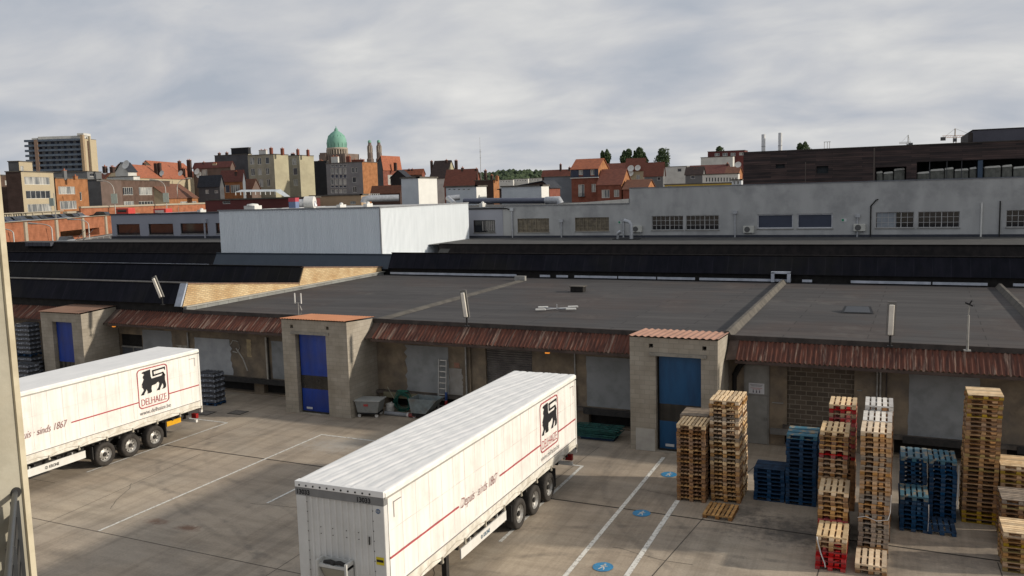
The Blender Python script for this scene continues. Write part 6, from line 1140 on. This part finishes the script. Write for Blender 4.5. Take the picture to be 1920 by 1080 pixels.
q = MB(); q.lathe([(4*s_, zpx(248.5)), (3.4*s_, zpx(246.5)), (3.3*s_, zpx(245)), (2.2*s_, zpx(243.5)), (.8*s_, zpx(242)), (.4*s_, zpx(239))], 0, 0, 16); q.build('lantern', Mcop, ba)
q = MB()
for k in range(16): a = 2*math.pi*k/16; q.tube([(17.7*s_*math.cos(a), 17.7*s_*math.sin(a), zpx(278)), (18.2*s_*math.cos(a), 18.2*s_*math.sin(a), zpx(270)), (14.7*s_*math.cos(a), 14.7*s_*math.sin(a), zpx(257)), (5*s_*math.cos(a), 5*s_*math.sin(a), zpx(249))], .45, 4)
q.each('dome_rib', Mcop, ba, n=3)
q = MB(); q.lathe([(17.6*s_, zpx(282)), (19*s_, zpx(281.5)), (19*s_, zpx(278.5)), (17.6*s_, zpx(278))], 0, 0, 32); q.build('drum_cornice', Mstl, ba)
q = MB(); q.lathe([(16.5*s_, zpx(293)), (16.5*s_, zpx(281))], 0, 0, 32); q.build('drum', Mstd, ba)
q = MB()
for k in range(24): a = 2*math.pi*k/24; q.box(18*s_*math.cos(a)-1, 18*s_*math.cos(a)+1, 18*s_*math.sin(a)-1, 18*s_*math.sin(a)+1, zpx(292), zpx(281.5))
q.each('drum_column', Mstl, ba)
q = MB(); q.box(-26*s_, 30*s_, -20*s_, 25*s_, 0, zpx(290)); q.build('nave', Mst, ba); q = MB(); q.box(-22*s_, -9*s_, -23*s_, -20*s_, 0, zpx(287)); q.build('side_block', Mst, ba)
q = MB()
for k in range(10): q.box((-24+k*5.2)*s_, (-22.3+k*5.2)*s_, -20.6*s_, -20.02*s_, zpx(305), zpx(293))
q.each('arched_window', Mstd, ba)
for px in (694.5, 711.5):
    p = at_dist(px, 300, 1500)-ba.location; x, y = p.x, p.y; q = MB(); q.lathe([(6.5*s_, 0), (6.5*s_, zpx(300)), (5*s_, zpx(298)), (5*s_, zpx(289)), (4.2*s_, zpx(288)), (4.0*s_, zpx(275)), (3.0*s_, zpx(273)), (3.0*s_, zpx(270))], x, y, 8, False); o = q.build('tower', Mst, ba)
    q = MB(); q.lathe([(3.1*s_, zpx(270)), (3.2*s_, zpx(268)), (2.4*s_, zpx(266)), (.5*s_, zpx(265))], x, y, 10); q.build('tower_cap', Mcop, o); q = MB()
    for k in range(8): a = 2*math.pi*k/8+.39; q.box(x+4.1*s_*math.cos(a)-.6, x+4.1*s_*math.cos(a)+.6, y+4.1*s_*math.sin(a)-.6, y+4.1*s_*math.sin(a)+.6, zpx(288), zpx(276))
    q.each('buttress', Mstl, o)
# ---- dark timber-clad building above the long warehouse
YT = 81.4
def boards():
    m = bpy.data.materials.new('charred_boards'); m.use_nodes = True; t = m.node_tree; b = [n for n in t.nodes if n.type == 'BSDF_PRINCIPLED'][0]; b.inputs['Roughness'].default_value = .85
    tc = N(t, 'ShaderNodeTexCoord'); sp = N(t, 'ShaderNodeSeparateXYZ'); t.links.new(tc.outputs['Object'], sp.inputs[0]); cb = N(t, 'ShaderNodeCombineXYZ'); t.links.new(math_n(t, 'ADD', sp.outputs[0], sp.outputs[1]), cb.inputs[0]); t.links.new(sp.outputs[2], cb.inputs[1])
    br = N(t, 'ShaderNodeTexBrick'); t.links.new(cb.outputs[0], br.inputs['Vector']); br.inputs['Scale'].default_value = 1; br.inputs['Brick Width'].default_value = 3.7; br.inputs['Row Height'].default_value = .17; br.inputs['Mortar Size'].default_value = .012; br.inputs['Color1'].default_value = (.058, .038, .035, 1); br.inputs['Color2'].default_value = (.020, .015, .016, 1); br.inputs['Mortar'].default_value = (.012, .01, .011, 1); br.offset = .37
    no = N(t, 'ShaderNodeTexNoise'); no.inputs['Scale'].default_value = .8; no.inputs['Detail'].default_value = 7; mp = N(t, 'ShaderNodeMapping'); mp.inputs['Scale'].default_value = (.5, .5, 5); t.links.new(tc.outputs['Object'], mp.inputs[0]); t.links.new(mp.outputs[0], no.inputs['Vector'])
    mx = N(t, 'ShaderNodeMix', data_type='RGBA', blend_type='MULTIPLY'); mx.inputs['Factor'].default_value = 1; t.links.new(br.outputs['Color'], mx.inputs['A']); t.links.new(ramp(t, no.outputs[0], [(.3, (.45, .45, .48)), (.7, (1.7, 1.6, 1.55))]), mx.inputs['B']); t.links.new(mx.outputs['Result'], b.inputs['Base Color']); return m
tb_ = empty('timber_building', 'long dark timber-clad upper storey with open bays above the grey parapet', 'building', S(-12.43, YT, 10.8)); T = rel(S, tb_.location)
q = MB(); X0t, X1t = -12.45, 16; holed(q, X0t, X1t, 10.88, 13.83, [(-1.28, 1.15, 11.0, 12.12), (1.95, 15.5, 11.0, 12.45), (-9.6, -8.8, 12.35, 12.7), (-6.1, -5.1, 11.75, 12.4)], lambda u, z, d: (u, YT+d, z), .3)
q.quad((X0t, YT, 10.88), (X0t, YT+14, 10.88), (X0t, YT+14, 13.83), (X0t, YT, 13.83)); q.build('board_cladding', boards(), tb_, T=T)
q = MB(); q.box(X0t, X1t, YT-.05, YT+14, 13.83, 13.92); q.build('roof', Mfascia, tb_, T=T)
q = MB(); q.quad((X0t, YT+6, 10.9), (X1t, YT+6, 10.9), (X1t, YT+6, 13.8), (X0t, YT+6, 13.8)); q.quad((X0t, YT+.35, 10.89), (X1t, YT+.35, 10.89), (X1t, YT+6, 10.89), (X0t, YT+6, 10.89)); q.box(-9.7, -8.7, YT+.25, YT+.3, 12.3, 12.75); q.box(-6.2, -5.0, YT+.25, YT+.3, 11.7, 12.45); q.build('dark_interior', mat('interior', (.03, .035, .04), (.015, .018, .02), 1, .9), tb_, T=T)
q = MB(); q.box(9.2-2.7-.0, 9.2-2.35, YT-.04, YT+.25, 10.98, 12.4); q.build('blue_column', plain('col_blue', (.045, .075, .12)), tb_, T=T); q = MB(); q.box(-1.45, -1.33, YT-.03, YT, 10.9, 13.8); q.box(-7.05, -6.98, YT-.02, YT, 10.9, 12.8); q.each('corner_trim', plain('trim_brown', (.10, .08, .07)), tb_, T=T)
q = MB(); q.box(-1.9, 16, YT-.14, YT-.01, 10.9, 11.0); q.build('sill', plain('sill_slate', (.08, .09, .11)), tb_, T=T)
q = MB()
for x in (2.9, 4.2, 5.3): q.box(x, x+.06, YT+.1, YT+.2, 11.0, 12.45)
q.each('mullion', Mw['darkgrey'], tb_, T=T)
Mbag = mat('bulk_bag', (.15, .155, .14), (.09, .095, .085), 3, .8, .4); Mbagt = plain('bag_top', (.60, .60, .56), .7)
for i, (x0, x1, z1, k) in enumerate([(-1.2, -.7, 11.75, 1), (-.62, .12, 11.7, 0), (.2, 1.05, 11.95, 2), (2.0, 2.95, 11.60, 2), (3.0, 4.05, 11.80, 2), (4.1, 4.75, 11.88, 1), (4.85, 5.85, 11.75, 2), (5.95, 6.45, 11.85, 2), (7.0, 8.2, 11.9, 2), (8.3, 9.0, 11.95, 1), (9.1, 10.2, 11.8, 2)]):
    e = empty('bulk_bag', f'{["first", "second", "third", "fourth", "fifth", "sixth", "seventh", "eighth", "ninth", "tenth", "eleventh"][i]} white-topped bulk bag from the left in the open timber bays', 'bulk bag', S((x0+x1)/2, YT+.9, 10.9), 0, 'bulk bags in the open timber bays'); w = (x1-x0)/2
    q = MB(); q.box(-w*1.02, w*1.02, -.5, .5, 0, z1-10.9-.12); q.build('sack', Mbag, e, bevel=.1); q = MB(); q.add([(-w*1.05, -.54, z1-11.06), (w*1.05, -.54, z1-11.02), (w*1.05, .54, z1-11.0), (-w*1.05, .54, z1-11.0), (-w*.9, -.44, z1-10.9), (w*.85, -.44, z1-10.84), (w*.9, .5, z1-10.86), (-w*.9, .5, z1-10.9)], [(0, 3, 2, 1), (4, 5, 6, 7), (0, 1, 5, 4), (1, 2, 6, 5), (2, 3, 7, 6), (3, 0, 4, 7)]); q.build('top_cover', Mbagt, e, bevel=.04)
gb = empty('rooftop_block', 'plain dark grey upper block at the right edge of the timber building', 'building', S(5.9, YT+3, 13.9)); T = rel(S, gb.location)
q = MB(); q.box(6.3, 18, YT+3, YT+12, 13.9, 15.0); q.build('wall', mat('slate_wall', (.085, .085, .105), (.07, .07, .088), .5, .8), gb, T=T); q = MB(); q.box(5.95, 6.3, YT+3.1, YT+12, 13.9, 14.85); q.build('side_panel', Mfascia, gb, T=T); q = MB(); q.box(6.25, 18, YT+2.95, YT+12, 15.0, 15.07); q.build('capping', Mblack, gb, T=T)
for i, (px, yt, yb_) in enumerate([(1431.5, 252, 286), (1463, 249, 284)]):
    p = at_dist(px, yt, 95); e = empty('flue', ['left silver flue standing on the timber-clad building', 'right silver flue standing on the timber-clad building'][i], 'flue', (p.x, p.y, 13.9)); q = MB(); q.tube([(0, 0, -.2), (0, 0, p.z-13.9)], .20, 14); q.build('pipe', plain('stainless', (.62, .63, .64), .35, .15), e); q = MB()
    for z in (.15, .95): q.tube([(0, 0, z), (0, 0, z+.05)], .23, 14)
    q.each('collar', Mzinc, e, n=3)
p = at_dist(1551, 266, 95); e = empty('pipe_frame', 'thin three-legged pipe frame on the roof of the timber building', 'pipe frame', (p.x, p.y, 13.9)); q = MB()
for x in (-.27, .02, .24): q.tube([(x, 0, -.2), (x, 0, p.z-13.9)], .025, 5)
q.each('leg', Msteelpipe, e, n=3); q = MB(); q.tube([(-.33, 0, p.z-13.9), (.33, 0, p.z-13.9)], .025, 5); q.build('crossbar', Msteelpipe, e)
def crane(px, ytop, yj, x0, x1, D, label, m_):
    p = at_dist(px, ytop, D); s = D/F_PX; e = empty('tower_crane', label, 'tower crane', (p.x, p.y, 0)); zj = p.z-(yj-ytop)*s; r = cam_axes()[0]; r = Vector((r.x, r.y, 0)).normalized()
    def lat(q, A, B, w, n):
        A = Vector(A); B = Vector(B); d = (B-A); up = Vector((0, 0, 1)) if abs(d.normalized().z) < .9 else r
        for o_ in (-w/2, w/2): q.tube([A+up*o_, B+up*o_], w*.12, 4)
        for k in range(n): a_ = A+d*k/n; b_ = A+d*(k+1)/n; q.tube([a_-up*w/2, b_+up*w/2], w*.07, 3)
    q = MB(); lat(q, (0, 0, 0), (0, 0, zj), 2.4, 20); q.build('mast', m_, e); q = MB(); lat(q, r*((x0-px)*s)+Vector((0, 0, zj)), r*((x1-px)*s)+Vector((0, 0, zj)), 1.6, 16); q.build('jib', plain('crane_orange', (.40, .20, .10)) if D < 900 else m_, e)
    q = MB(); q.tube([(0, 0, zj), (0, 0, p.z)], .5, 5); q.tube([(0, 0, p.z), r*((x0-px)*s*.8)+Vector((0, 0, zj))], .12, 3); q.tube([(0, 0, p.z), r*((x1-px)*s*.8)+Vector((0, 0, zj))], .12, 3); q.build('tie_bars', m_, e)
    q = MB(); a_ = r*((x0-px)*s*.93)+Vector((0, 0, zj-1.2)) if px-x0 < x1-px else r*((x1-px)*s*.9)+Vector((0, 0, zj-1.2)); q.box(a_.x-2, a_.x+2, a_.y-1, a_.y+1, a_.z-2, a_.z+1); q.build('counterweight', Mw['darkgrey'], e); q = MB(); q.box(-1.5, 1.5, -1.5, 1.5, zj-4.5, zj-1.5); q.build('cab', Mw['darkgrey'], e)
crane(1791, 241, 254, 1770, 1832, 850, 'orange tower crane with a long jib beyond the timber building', plain('crane_grey', (.30, .26, .22))); crane(1703, 253, 266, 1688, 1708, 1000, 'distant pale tower crane left of the orange one', plain('crane_pale', (.33, .34, .33)))
# ---- trees and the wooded hill
Mleaf = mat('poplar_leaf', (.055, .085, .030), (.022, .040, .016), .9, .7); Mleaf.node_tree.nodes; Mbark = plain('bark', (.10, .08, .06), .9)
def poplar(px, yt, wpx, D, label):
    p = at_dist(px, yt, D); s = D/F_PX; w = wpx*s/2; Ht = p.z; e = empty('poplar_tree', label, 'tree', (p.x, p.y, 0), group='poplars behind the roofs'); r_ = random.Random(int(px*7)); q = MB(); q.tube([(0, 0, 0), (.1, 0, Ht*.5), (0, .1, Ht*.93)], [.35, .22, .05], 8)
    for k in range(10): z = Ht*(.35+.055*k); a = k*2.4; q.tube([(0, 0, z), (math.cos(a)*w*.6, math.sin(a)*w*.6, z+w*1.2)], [.08, .02], 5)
    q.build('trunk', Mbark, e); q = MB(); z0 = Ht*.30; lobes = [(r_.uniform(-1.0, 1.0)*w, r_.uniform(-.4, .4)*w, z0+(Ht-z0)*r_.uniform(.45, .93), r_.uniform(.5, .85)*w) for _ in range(16)]
    n = 0
    while n < 3400:
        if r_.random() < .55: t = r_.random(); z = z0+(Ht-z0)*t; R_ = w*1.75*min(1, ((1-t)/.16+.02))**.55*(.78+.22*math.sin(t*23+px)); a = r_.uniform(0, 6.283); rr2 = R_*math.sqrt(r_.uniform(.25, 1)); c = Vector((rr2*math.cos(a), rr2*math.sin(a), z))
        else: l_ = r_.choice(lobes); d = Vector([r_.gauss(0, 1) for _ in range(3)]).normalized(); c = Vector(l_[:3])+Vector((d.x, d.y, d.z*1.8))*l_[3]*r_.uniform(.6, 1)
        if c.z > Ht or c.z < z0*.9: continue
        sz = r_.uniform(.2, .42); u = Vector([r_.gauss(0, 1) for _ in range(3)]).normalized(); v = u.orthogonal().normalized(); q.add([c+u*sz, c+v*sz*.7, c-u*sz, c-v*sz*.7], [(0, 1, 2, 3)]); n += 1
    q.build('crown', Mleaf, e)
for px, yt, w, l in [(1129, 283, 6, 'thin poplar tip left of the pair above the orange roof'), (1138, 280, 9, 'poplar just behind the right end of the orange roof'), (1170, 282, 10, 'left poplar of the group behind the cream house'), (1179, 279, 12, 'dense poplar second in the group behind the cream house'), (1190, 283, 5, 'slim low poplar between the two taller ones'), (1198, 276.5, 11, 'tallest poplar of the group behind the cream house'), (1208, 286, 9, 'thin ragged poplar at the right of the group'), (1241, 278, 18, 'broad dark poplar standing alone over the red roof'), (1349, 274, 10, 'round tree top above the dark red penthouse'), (1500, 268, 10, 'left of the two tree tops above the timber building'), (1510, 265.5, 13, 'taller tree top above the timber building')]: poplar(px, yt, w, 330 if px < 1300 else 420, l)
def hill():
    q = MB(); n = 60; r_ = random.Random(5); prof_ = []
    A = at_dist(700, 345, 2600); B = at_dist(1400, 335, 2600)
    for i in range(n+1):
        t_ = i/n; p = A.lerp(B, t_); h = 10.9+50*math.exp(-((t_-.40)/.22)**2)+6*math.sin(t_*7)+3; prof_.append((p.x, p.y, h))
    dv = Vector((CF.x, CF.y, 0)).normalized(); vs = []
    for k, (off, f) in enumerate([(-700, 0), (-250, .6), (0, 1), (400, .9), (1200, 0)]): vs += [(x+dv.x*off, y+dv.y*off, h*f) for x, y, h in prof_]
    q.add(vs, [(k*(n+1)+i, k*(n+1)+i+1, (k+1)*(n+1)+i+1, (k+1)*(n+1)+i) for k in range(4) for i in range(n)], True); tag(q.build('hills', mat('hill_green', (.03, .045, .02), (.02, .03, .015), .02, .9)), None, None, kind='structure')
    q = MB()
    for _ in range(1500):
        t_ = r_.random(); i = min(n-1, int(t_*n)); x, y, h = prof_[i]; off = r_.uniform(-400, 60); f = 1-abs(off)/250*.4 if off > -250 else .6*(1-(-off-250)/450); x += dv.x*off+r_.uniform(-10, 10); y += dv.y*off+r_.uniform(-10, 10); sz = r_.uniform(5, 10); c = Vector((x, y, h*f+sz*.3))
        vs = []
        for (a, b) in ((0, 1), (1, 5), (2, 5)):
            for k in range(max(1, b)): an = 2*math.pi*k/b+a; rr2 = (0, .75, 1)[a]*sz*r_.uniform(.8, 1.2); vs.append(c+Vector((math.cos(an)*rr2, math.sin(an)*rr2, (sz*.9, sz*.45, -sz*.3)[a])))
        q.add(vs, [(0, 1+k, 1+(k+1) % 5) for k in range(5)]+[(1+k, 6+k, 6+(k+1) % 5, 1+(k+1) % 5) for k in range(5)])
    tag(q.build('woodland', mat('far_trees', (.060, .085, .040), (.025, .04, .022), .03, .9)), 'dark green woodland covering the distant hill below the clouds', 'woodland', None, 'stuff')
hill()
# ---- car park on the left
def carpark():
    P1 = Vector((-117.6, 85.5, 0)); P2 = Vector((-139.4, 123.6, 0)); d = (P2-P1).normalized(); n = Vector((d.y, -d.x, 0)); L = 150; O = P1-d*40
    e = empty('car_park', 'orange brick multi-level car park with parked cars at the left', 'car park', O); Zq = 2.4; T0 = lambda u, w, z: tuple(d*u+n*w+Vector((0, 0, z))); T = lambda u, w, z: T0(u, w, z+Zq if z > .01 else 0)
    Mo = brick('carpark_brick', (.36, .14, .075), (.31, .12, .065), (.30, .14, .08), .5, .15, .01); Mcol = plain('carpark_conc', (.36, .32, .25), .9); Mdk = mat('deck', (.16, .15, .14), (.12, .11, .10), .5, .9)
    q = MB(); holed(q, 0, L, 0, 6.05, [(60, 78, 2.6, 3.9)], lambda u, z, k: T(u, -k, z), 3); q.build('upper_wall', Mo, e); q = MB(); q.box(0, L, -9, -.02, 5.2, 5.32, T); q.build('upper_deck', Mdk, e)
    q = MB()
    for k in range(12): u = 12+k*11.5; q.box(u, u+.9, .0, .25, 0, 5.9, T)
    q.each('column', Mcol, e); q = MB(); q.box(0, L, -.1, .35, 6.05, 6.13, T); q.build('coping', Mcol, e)
    q = MB(); q.box(0, 82, -8.5, -8.2, 5.0, 6.2, T); q.build('rear_parapet', Mcol, e)
    q = MB(); q.box(0, 82, -8.5, -8.3, 6.2, 7.1, T); lw = q.build('lattice_screen', mat('lattice', (.42, .38, .29), (.34, .30, .22), 4, .9), e); q = MB()
    for k in range(20): q.box(k*4.1, k*4.1+.3, -8.3, -8.1, 6.2, 7.1, T)
    q.build('screen_posts', Mcol, lw); q = MB(); q.box(0, 83, -8.6, -8.0, 7.1, 7.25, T); q.build('screen_top', Mcol, lw); q = MB()
    for k in range(90):
        if (k//15) % 2 == 0: a = k*.9; q.box(a, a+.10, -8.29, -8.24, 6.3, 7.05, lambda u, w, z: T(u+(z-6.3)*1.1, w, z)); q.box(a, a+.10, -8.24, -8.20, 6.3, 7.05, lambda u, w, z: T(u+1.05-(z-6.3)*1.1, w, z))
    q.build('lattice', Mblack, lw)
    q = MB(); q.box(83, L, -8, -7.6, 4.9, 6.6, T); q.build('orange_wall', Mo, e); q = MB(); q.box(83, L, -8.2, -7.4, 6.6, 7.0, T); q.build('wall_coping', Mcol, e)
    # lower ramp in front
    q = MB(); q.add([T(20, 11, 0), T(L, 11, 0), T(L, 11, 3.4), T(20, 11, 1.9), T(20, 10.7, 0), T(L, 10.7, 0), T(L, 10.7, 3.4), T(20, 10.7, 1.9)], [(0, 1, 2, 3), (4, 5, 6, 7), (3, 2, 6, 7), (0, 3, 7, 4), (1, 2, 6, 5)]); q.build('ramp_wall', Mo, e)
    q = MB(); q.add([T(20, 10.9, 1.8), T(L, 10.9, 3.3), T(L, .3, 3.3), T(20, .3, 1.8)], [(0, 1, 2, 3)]); q.build('ramp', Mdk, e)
    q = MB()
    for k in range(50): u = 21+k*2.5; z = 1.9+(u-20)/(L-20)*1.5; q.tube([T(u, 10.85, z), T(u, 10.85, z+1.1)], .03, 4)
    for h in (.55, 1.1): q.tube([T(20, 10.85, 1.9+h), T(L, 10.85, 3.4+h)], .04, 4)
    q.build('railing', Mgal, e)
    return O, d, n, T
CP, CPd, CPn, CPT = carpark()
def car(loc, rz, body, label, group=None):
    e = empty('parked_car', label, 'car', loc, rz, group); q = MB(); Lc, Wc = 4.2, 1.75
    pr_ = [(-2.1, .30), (-2.12, .62), (-2.0, .82), (-1.15, .95), (1.15, .92), (2.0, .80), (2.1, .55), (2.08, .30)]
    def loft(pts, w0, w1=None, zt=None):
        w1 = w1 or w0; n = len(pts); A = [(x, -w0/2 if z < .9 else -w1/2, z) for x, z in pts]; B = [(x, w0/2 if z < .9 else w1/2, z) for x, z in pts]; q.add(A+B, [tuple(range(n)), tuple(range(2*n-1, n-1, -1))]+[(i, (i+1) % n, n+(i+1) % n, n+i) for i in range(n)])
    loft(pr_, Wc, Wc*.93); b_ = q.build('body', body, e, bevel=.04); q = MB(); loft([(-1.75, .90), (-1.25, 1.36), (.55, 1.42), (1.25, .90)], Wc*.9, Wc*.72); q.build('windows', Mglz, e); q = MB(); q.add([(-1.2, -.6, 1.37), (.55, -.6, 1.43), (.55, .6, 1.43), (-1.2, .6, 1.37), (-1.2, -.6, 1.40), (.55, -.6, 1.46), (.55, .6, 1.46), (-1.2, .6, 1.40)], [(0, 1, 2, 3), (4, 5, 6, 7), (0, 1, 5, 4), (1, 2, 6, 5), (2, 3, 7, 6), (3, 0, 4, 7)]); q.build('roof', body, e)
    for x in (-1.3, 1.3):
        for y in (-.88, .88): q = MB(); q.disc((x, y-.1*(1 if y > 0 else -1), .32), (0, 1 if y > 0 else -1, 0), .32, .12, 16); w_ = q.build('wheel', Mtyre, e); q = MB(); q.disc((x, y+.02*(1 if y > 0 else -1), .32), (0, 1 if y > 0 else -1, 0), .19, .015, 12); q.build('rim', Mrim, w_)
    for y in (-.6, .6): q = MB(); q.box(2.05, 2.13, y-.16, y+.16, .6, .74); q.build('headlight', plain('headlight', (.6, .6, .6), .2), e); q = MB(); q.box(-2.14, -2.08, y-.16, y+.16, .66, .8); q.build('tail_light', plain('tail_light', (.3, .02, .02), .3), e)
cb_ = {'b': plain('car_blue', (.05, .09, .20), .3, .3), 'g': plain('car_grey', (.17, .21, .27), .3, .3), 'w': plain('car_white', (.6, .6, .6), .3), 'k': plain('car_black', (.015, .017, .022), .3), 's': plain('car_silver', (.28, .30, .32), .3, .4)}
ang = math.atan2(CPd.y, CPd.x)
for i, (px, c_, t) in enumerate([(6, 'b', 'dark blue car cut by the foreground wall on the car park deck'), (18, 'g', 'grey-blue car second from the left on the car park deck'), (34, 'b', 'blue car left of the lamp-post with the blank sign'), (53, 'g', 'grey car third before the sign post on the deck'), (73, 'k', 'black car fourth along the car park deck'), (92, 'b', 'dark blue car under the first sign post on the deck'), (112, 'g', 'grey car right of the first sign post on the deck'), (130, 'k', 'black car next to the white car on the deck'), (146, 'w', 'white car near the middle of the car park deck'), (190, 'k', 'black car alone at the far end of the deck')]):
    r0 = ray(px, 412); t_ = (CP-CPn*2.3).dot(CPn)/Vector((r0.x, r0.y, 0)).dot(CPn); p = Vector((r0.x, r0.y, 0))*t_; car((p.x, p.y, 7.73), ang+R(68 if i % 2 else 250), cb_[c_], t, 'cars parked on the car park deck')
r0 = ray(122, 438); t_ = (CP+CPn*6).dot(CPn)/Vector((r0.x, r0.y, 0)).dot(CPn); p = Vector((r0.x, r0.y, 0))*t_; u_ = (p-CP).dot(CPd); car((p.x, p.y, 4.22+(u_-20)/130*1.5), ang+math.pi, cb_['s'], 'silver estate car driving down the car park ramp')
def lamp(px, ybase, ytop, D, label, side=-1, sign=False, zb=None):
    p = at_dist(px, ytop, D); pb = at_dist(px, ybase, D); s = D/F_PX; e = empty('street_lamp', label, 'street lamp', (p.x, p.y, pb.z)); h = p.z-pb.z; r = Vector((math.cos(YAW), -math.sin(YAW), 0)); q = MB(); pts = [(0, 0, -2.5), (0, 0, h*.72)]
    for k in range(1, 7): a = k/6*math.pi/2; pts.append(tuple(r*side*(1-math.cos(a))*2.0+Vector((0, 0, h*.72+math.sin(a)*h*.28))))
    q.tube(pts, [.11, .09]+[.07]*6, 7); q.build('post', mat('lamp_post', (.42, .41, .38), (.33, .32, .30), 2, .5, metal=.3), e); q = MB(); c = Vector(pts[-1]); q.tube([c, c+r*side*1.3+Vector((0, 0, .12))], [.10, .16], 8); q.build('lamp_head', Msteelpipe, e)
    if sign: q = MB(); c0 = Vector((0, 0, h*.30)); k_ = CF.copy(); k_.z = 0; k_.normalize(); q.add([c0+r*a+k_*b+Vector((0, 0, z)) for z in (0, 2.0) for b in (-.15, -.05) for a in (-.62, .62)], [(0, 1, 3, 2), (4, 5, 7, 6), (0, 1, 5, 4), (2, 3, 7, 6), (0, 2, 6, 4), (1, 3, 7, 5)]); q.build('sign_panel', plain('sign_grey_green', (.36, .42, .38)), e)
lamp(24, 460, 428, 132, 'curved street lamp nearest the concrete wall by the ramp'); lamp(96, 453, 419, 143, 'curved street lamp in the middle of the ramp railing'); lamp(165, 447, 411, 155, 'curved street lamp at the right end of the ramp railing')
lamp(212, 400, 339, 196, 'tall lamp post with a pale panel before the dark block', -1, True); lamp(309, 397, 337, 205, 'tall lamp post with a pale panel before the brown brick building', -1, True); lamp(331, 397, 336, 207, 'tall plain lamp post curving to the right', 1)
p = at_dist(105, 410, 164); e = empty('sign_post', 'slim post with a pale blank panel on the car park deck', 'sign post', (p.x, p.y, 7.7)); q = MB(); q.tube([(0, 0, 0), (0, 0, 5.0)], .07, 7); q.build('post', Msteelpipe, e); q = MB(); q.box(-.85, .25, -.35, -.25, 2.9, 4.2); q.build('panel', plain('sign_grey_green', (.36, .42, .38)), e)
e = empty('roadside_wall', 'orange brick road parapet with pale piers before the houses', 'wall', at_dist(165, 400, 196)); b0 = Vector((e.location.x, e.location.y, 0)); e.location.z = 0
A, B = at_dist(148, 390.5, 192)-b0, at_dist(398, 388.5, 222)-b0; q = MB(); dd = (B-A); dd.z = 0; nn = Vector((dd.y, -dd.x, 0)).normalized(); zt = A.z
q.add([v+nn*o_+Vector((0, 0, z)) for z in (0, zt) for o_ in (0, .4) for v in (Vector((A.x, A.y, 0)), Vector((B.x, B.y, 0)))], [(0, 1, 3, 2), (4, 5, 7, 6), (0, 1, 5, 4), (2, 3, 7, 6), (0, 2, 6, 4), (1, 3, 7, 5)]); q.build('brick_wall', MATS['carpark_brick'], e)
q = MB(); q.add([v+nn*o_+Vector((0, 0, z)) for z in (zt+.002, zt+.35) for o_ in (-.1, .6) for v in (Vector((A.x, A.y, 0)), Vector((B.x, B.y, 0)))], [(0, 1, 3, 2), (4, 5, 7, 6), (0, 1, 5, 4), (2, 3, 7, 6), (0, 2, 6, 4), (1, 3, 7, 5)]); q.build('coping', plain('carpark_conc', (.36, .32, .25)), e)
for i, (x, y) in enumerate([(235, 390), (305, 391)]):
    p = at_dist(x, y, 190); e = empty('van', ['red van roof showing over the brick road parapet', 'small red and white van beside the middle lamp post'][i], 'van', (p.x, p.y, p.z-2.0)); q = MB(); q.box(-1.7, 1.7, -.9, .9, .4, 2.0); q.build('body', plain('van_red', (.50, .06, .05), .4), e, bevel=.12); q = MB(); q.box(-1.2, 1.2, -.93, -.901, 1.2, 1.7); q.build('windows', Mglz if i == 0 else plain('van_white', (.6, .6, .58)), e)
    for x_ in (-1.1, 1.1): q = MB(); q.disc((x_, -.8, .35), (0, -1, 0), .35, .15, 14); q.build('wheel', Mtyre, e)
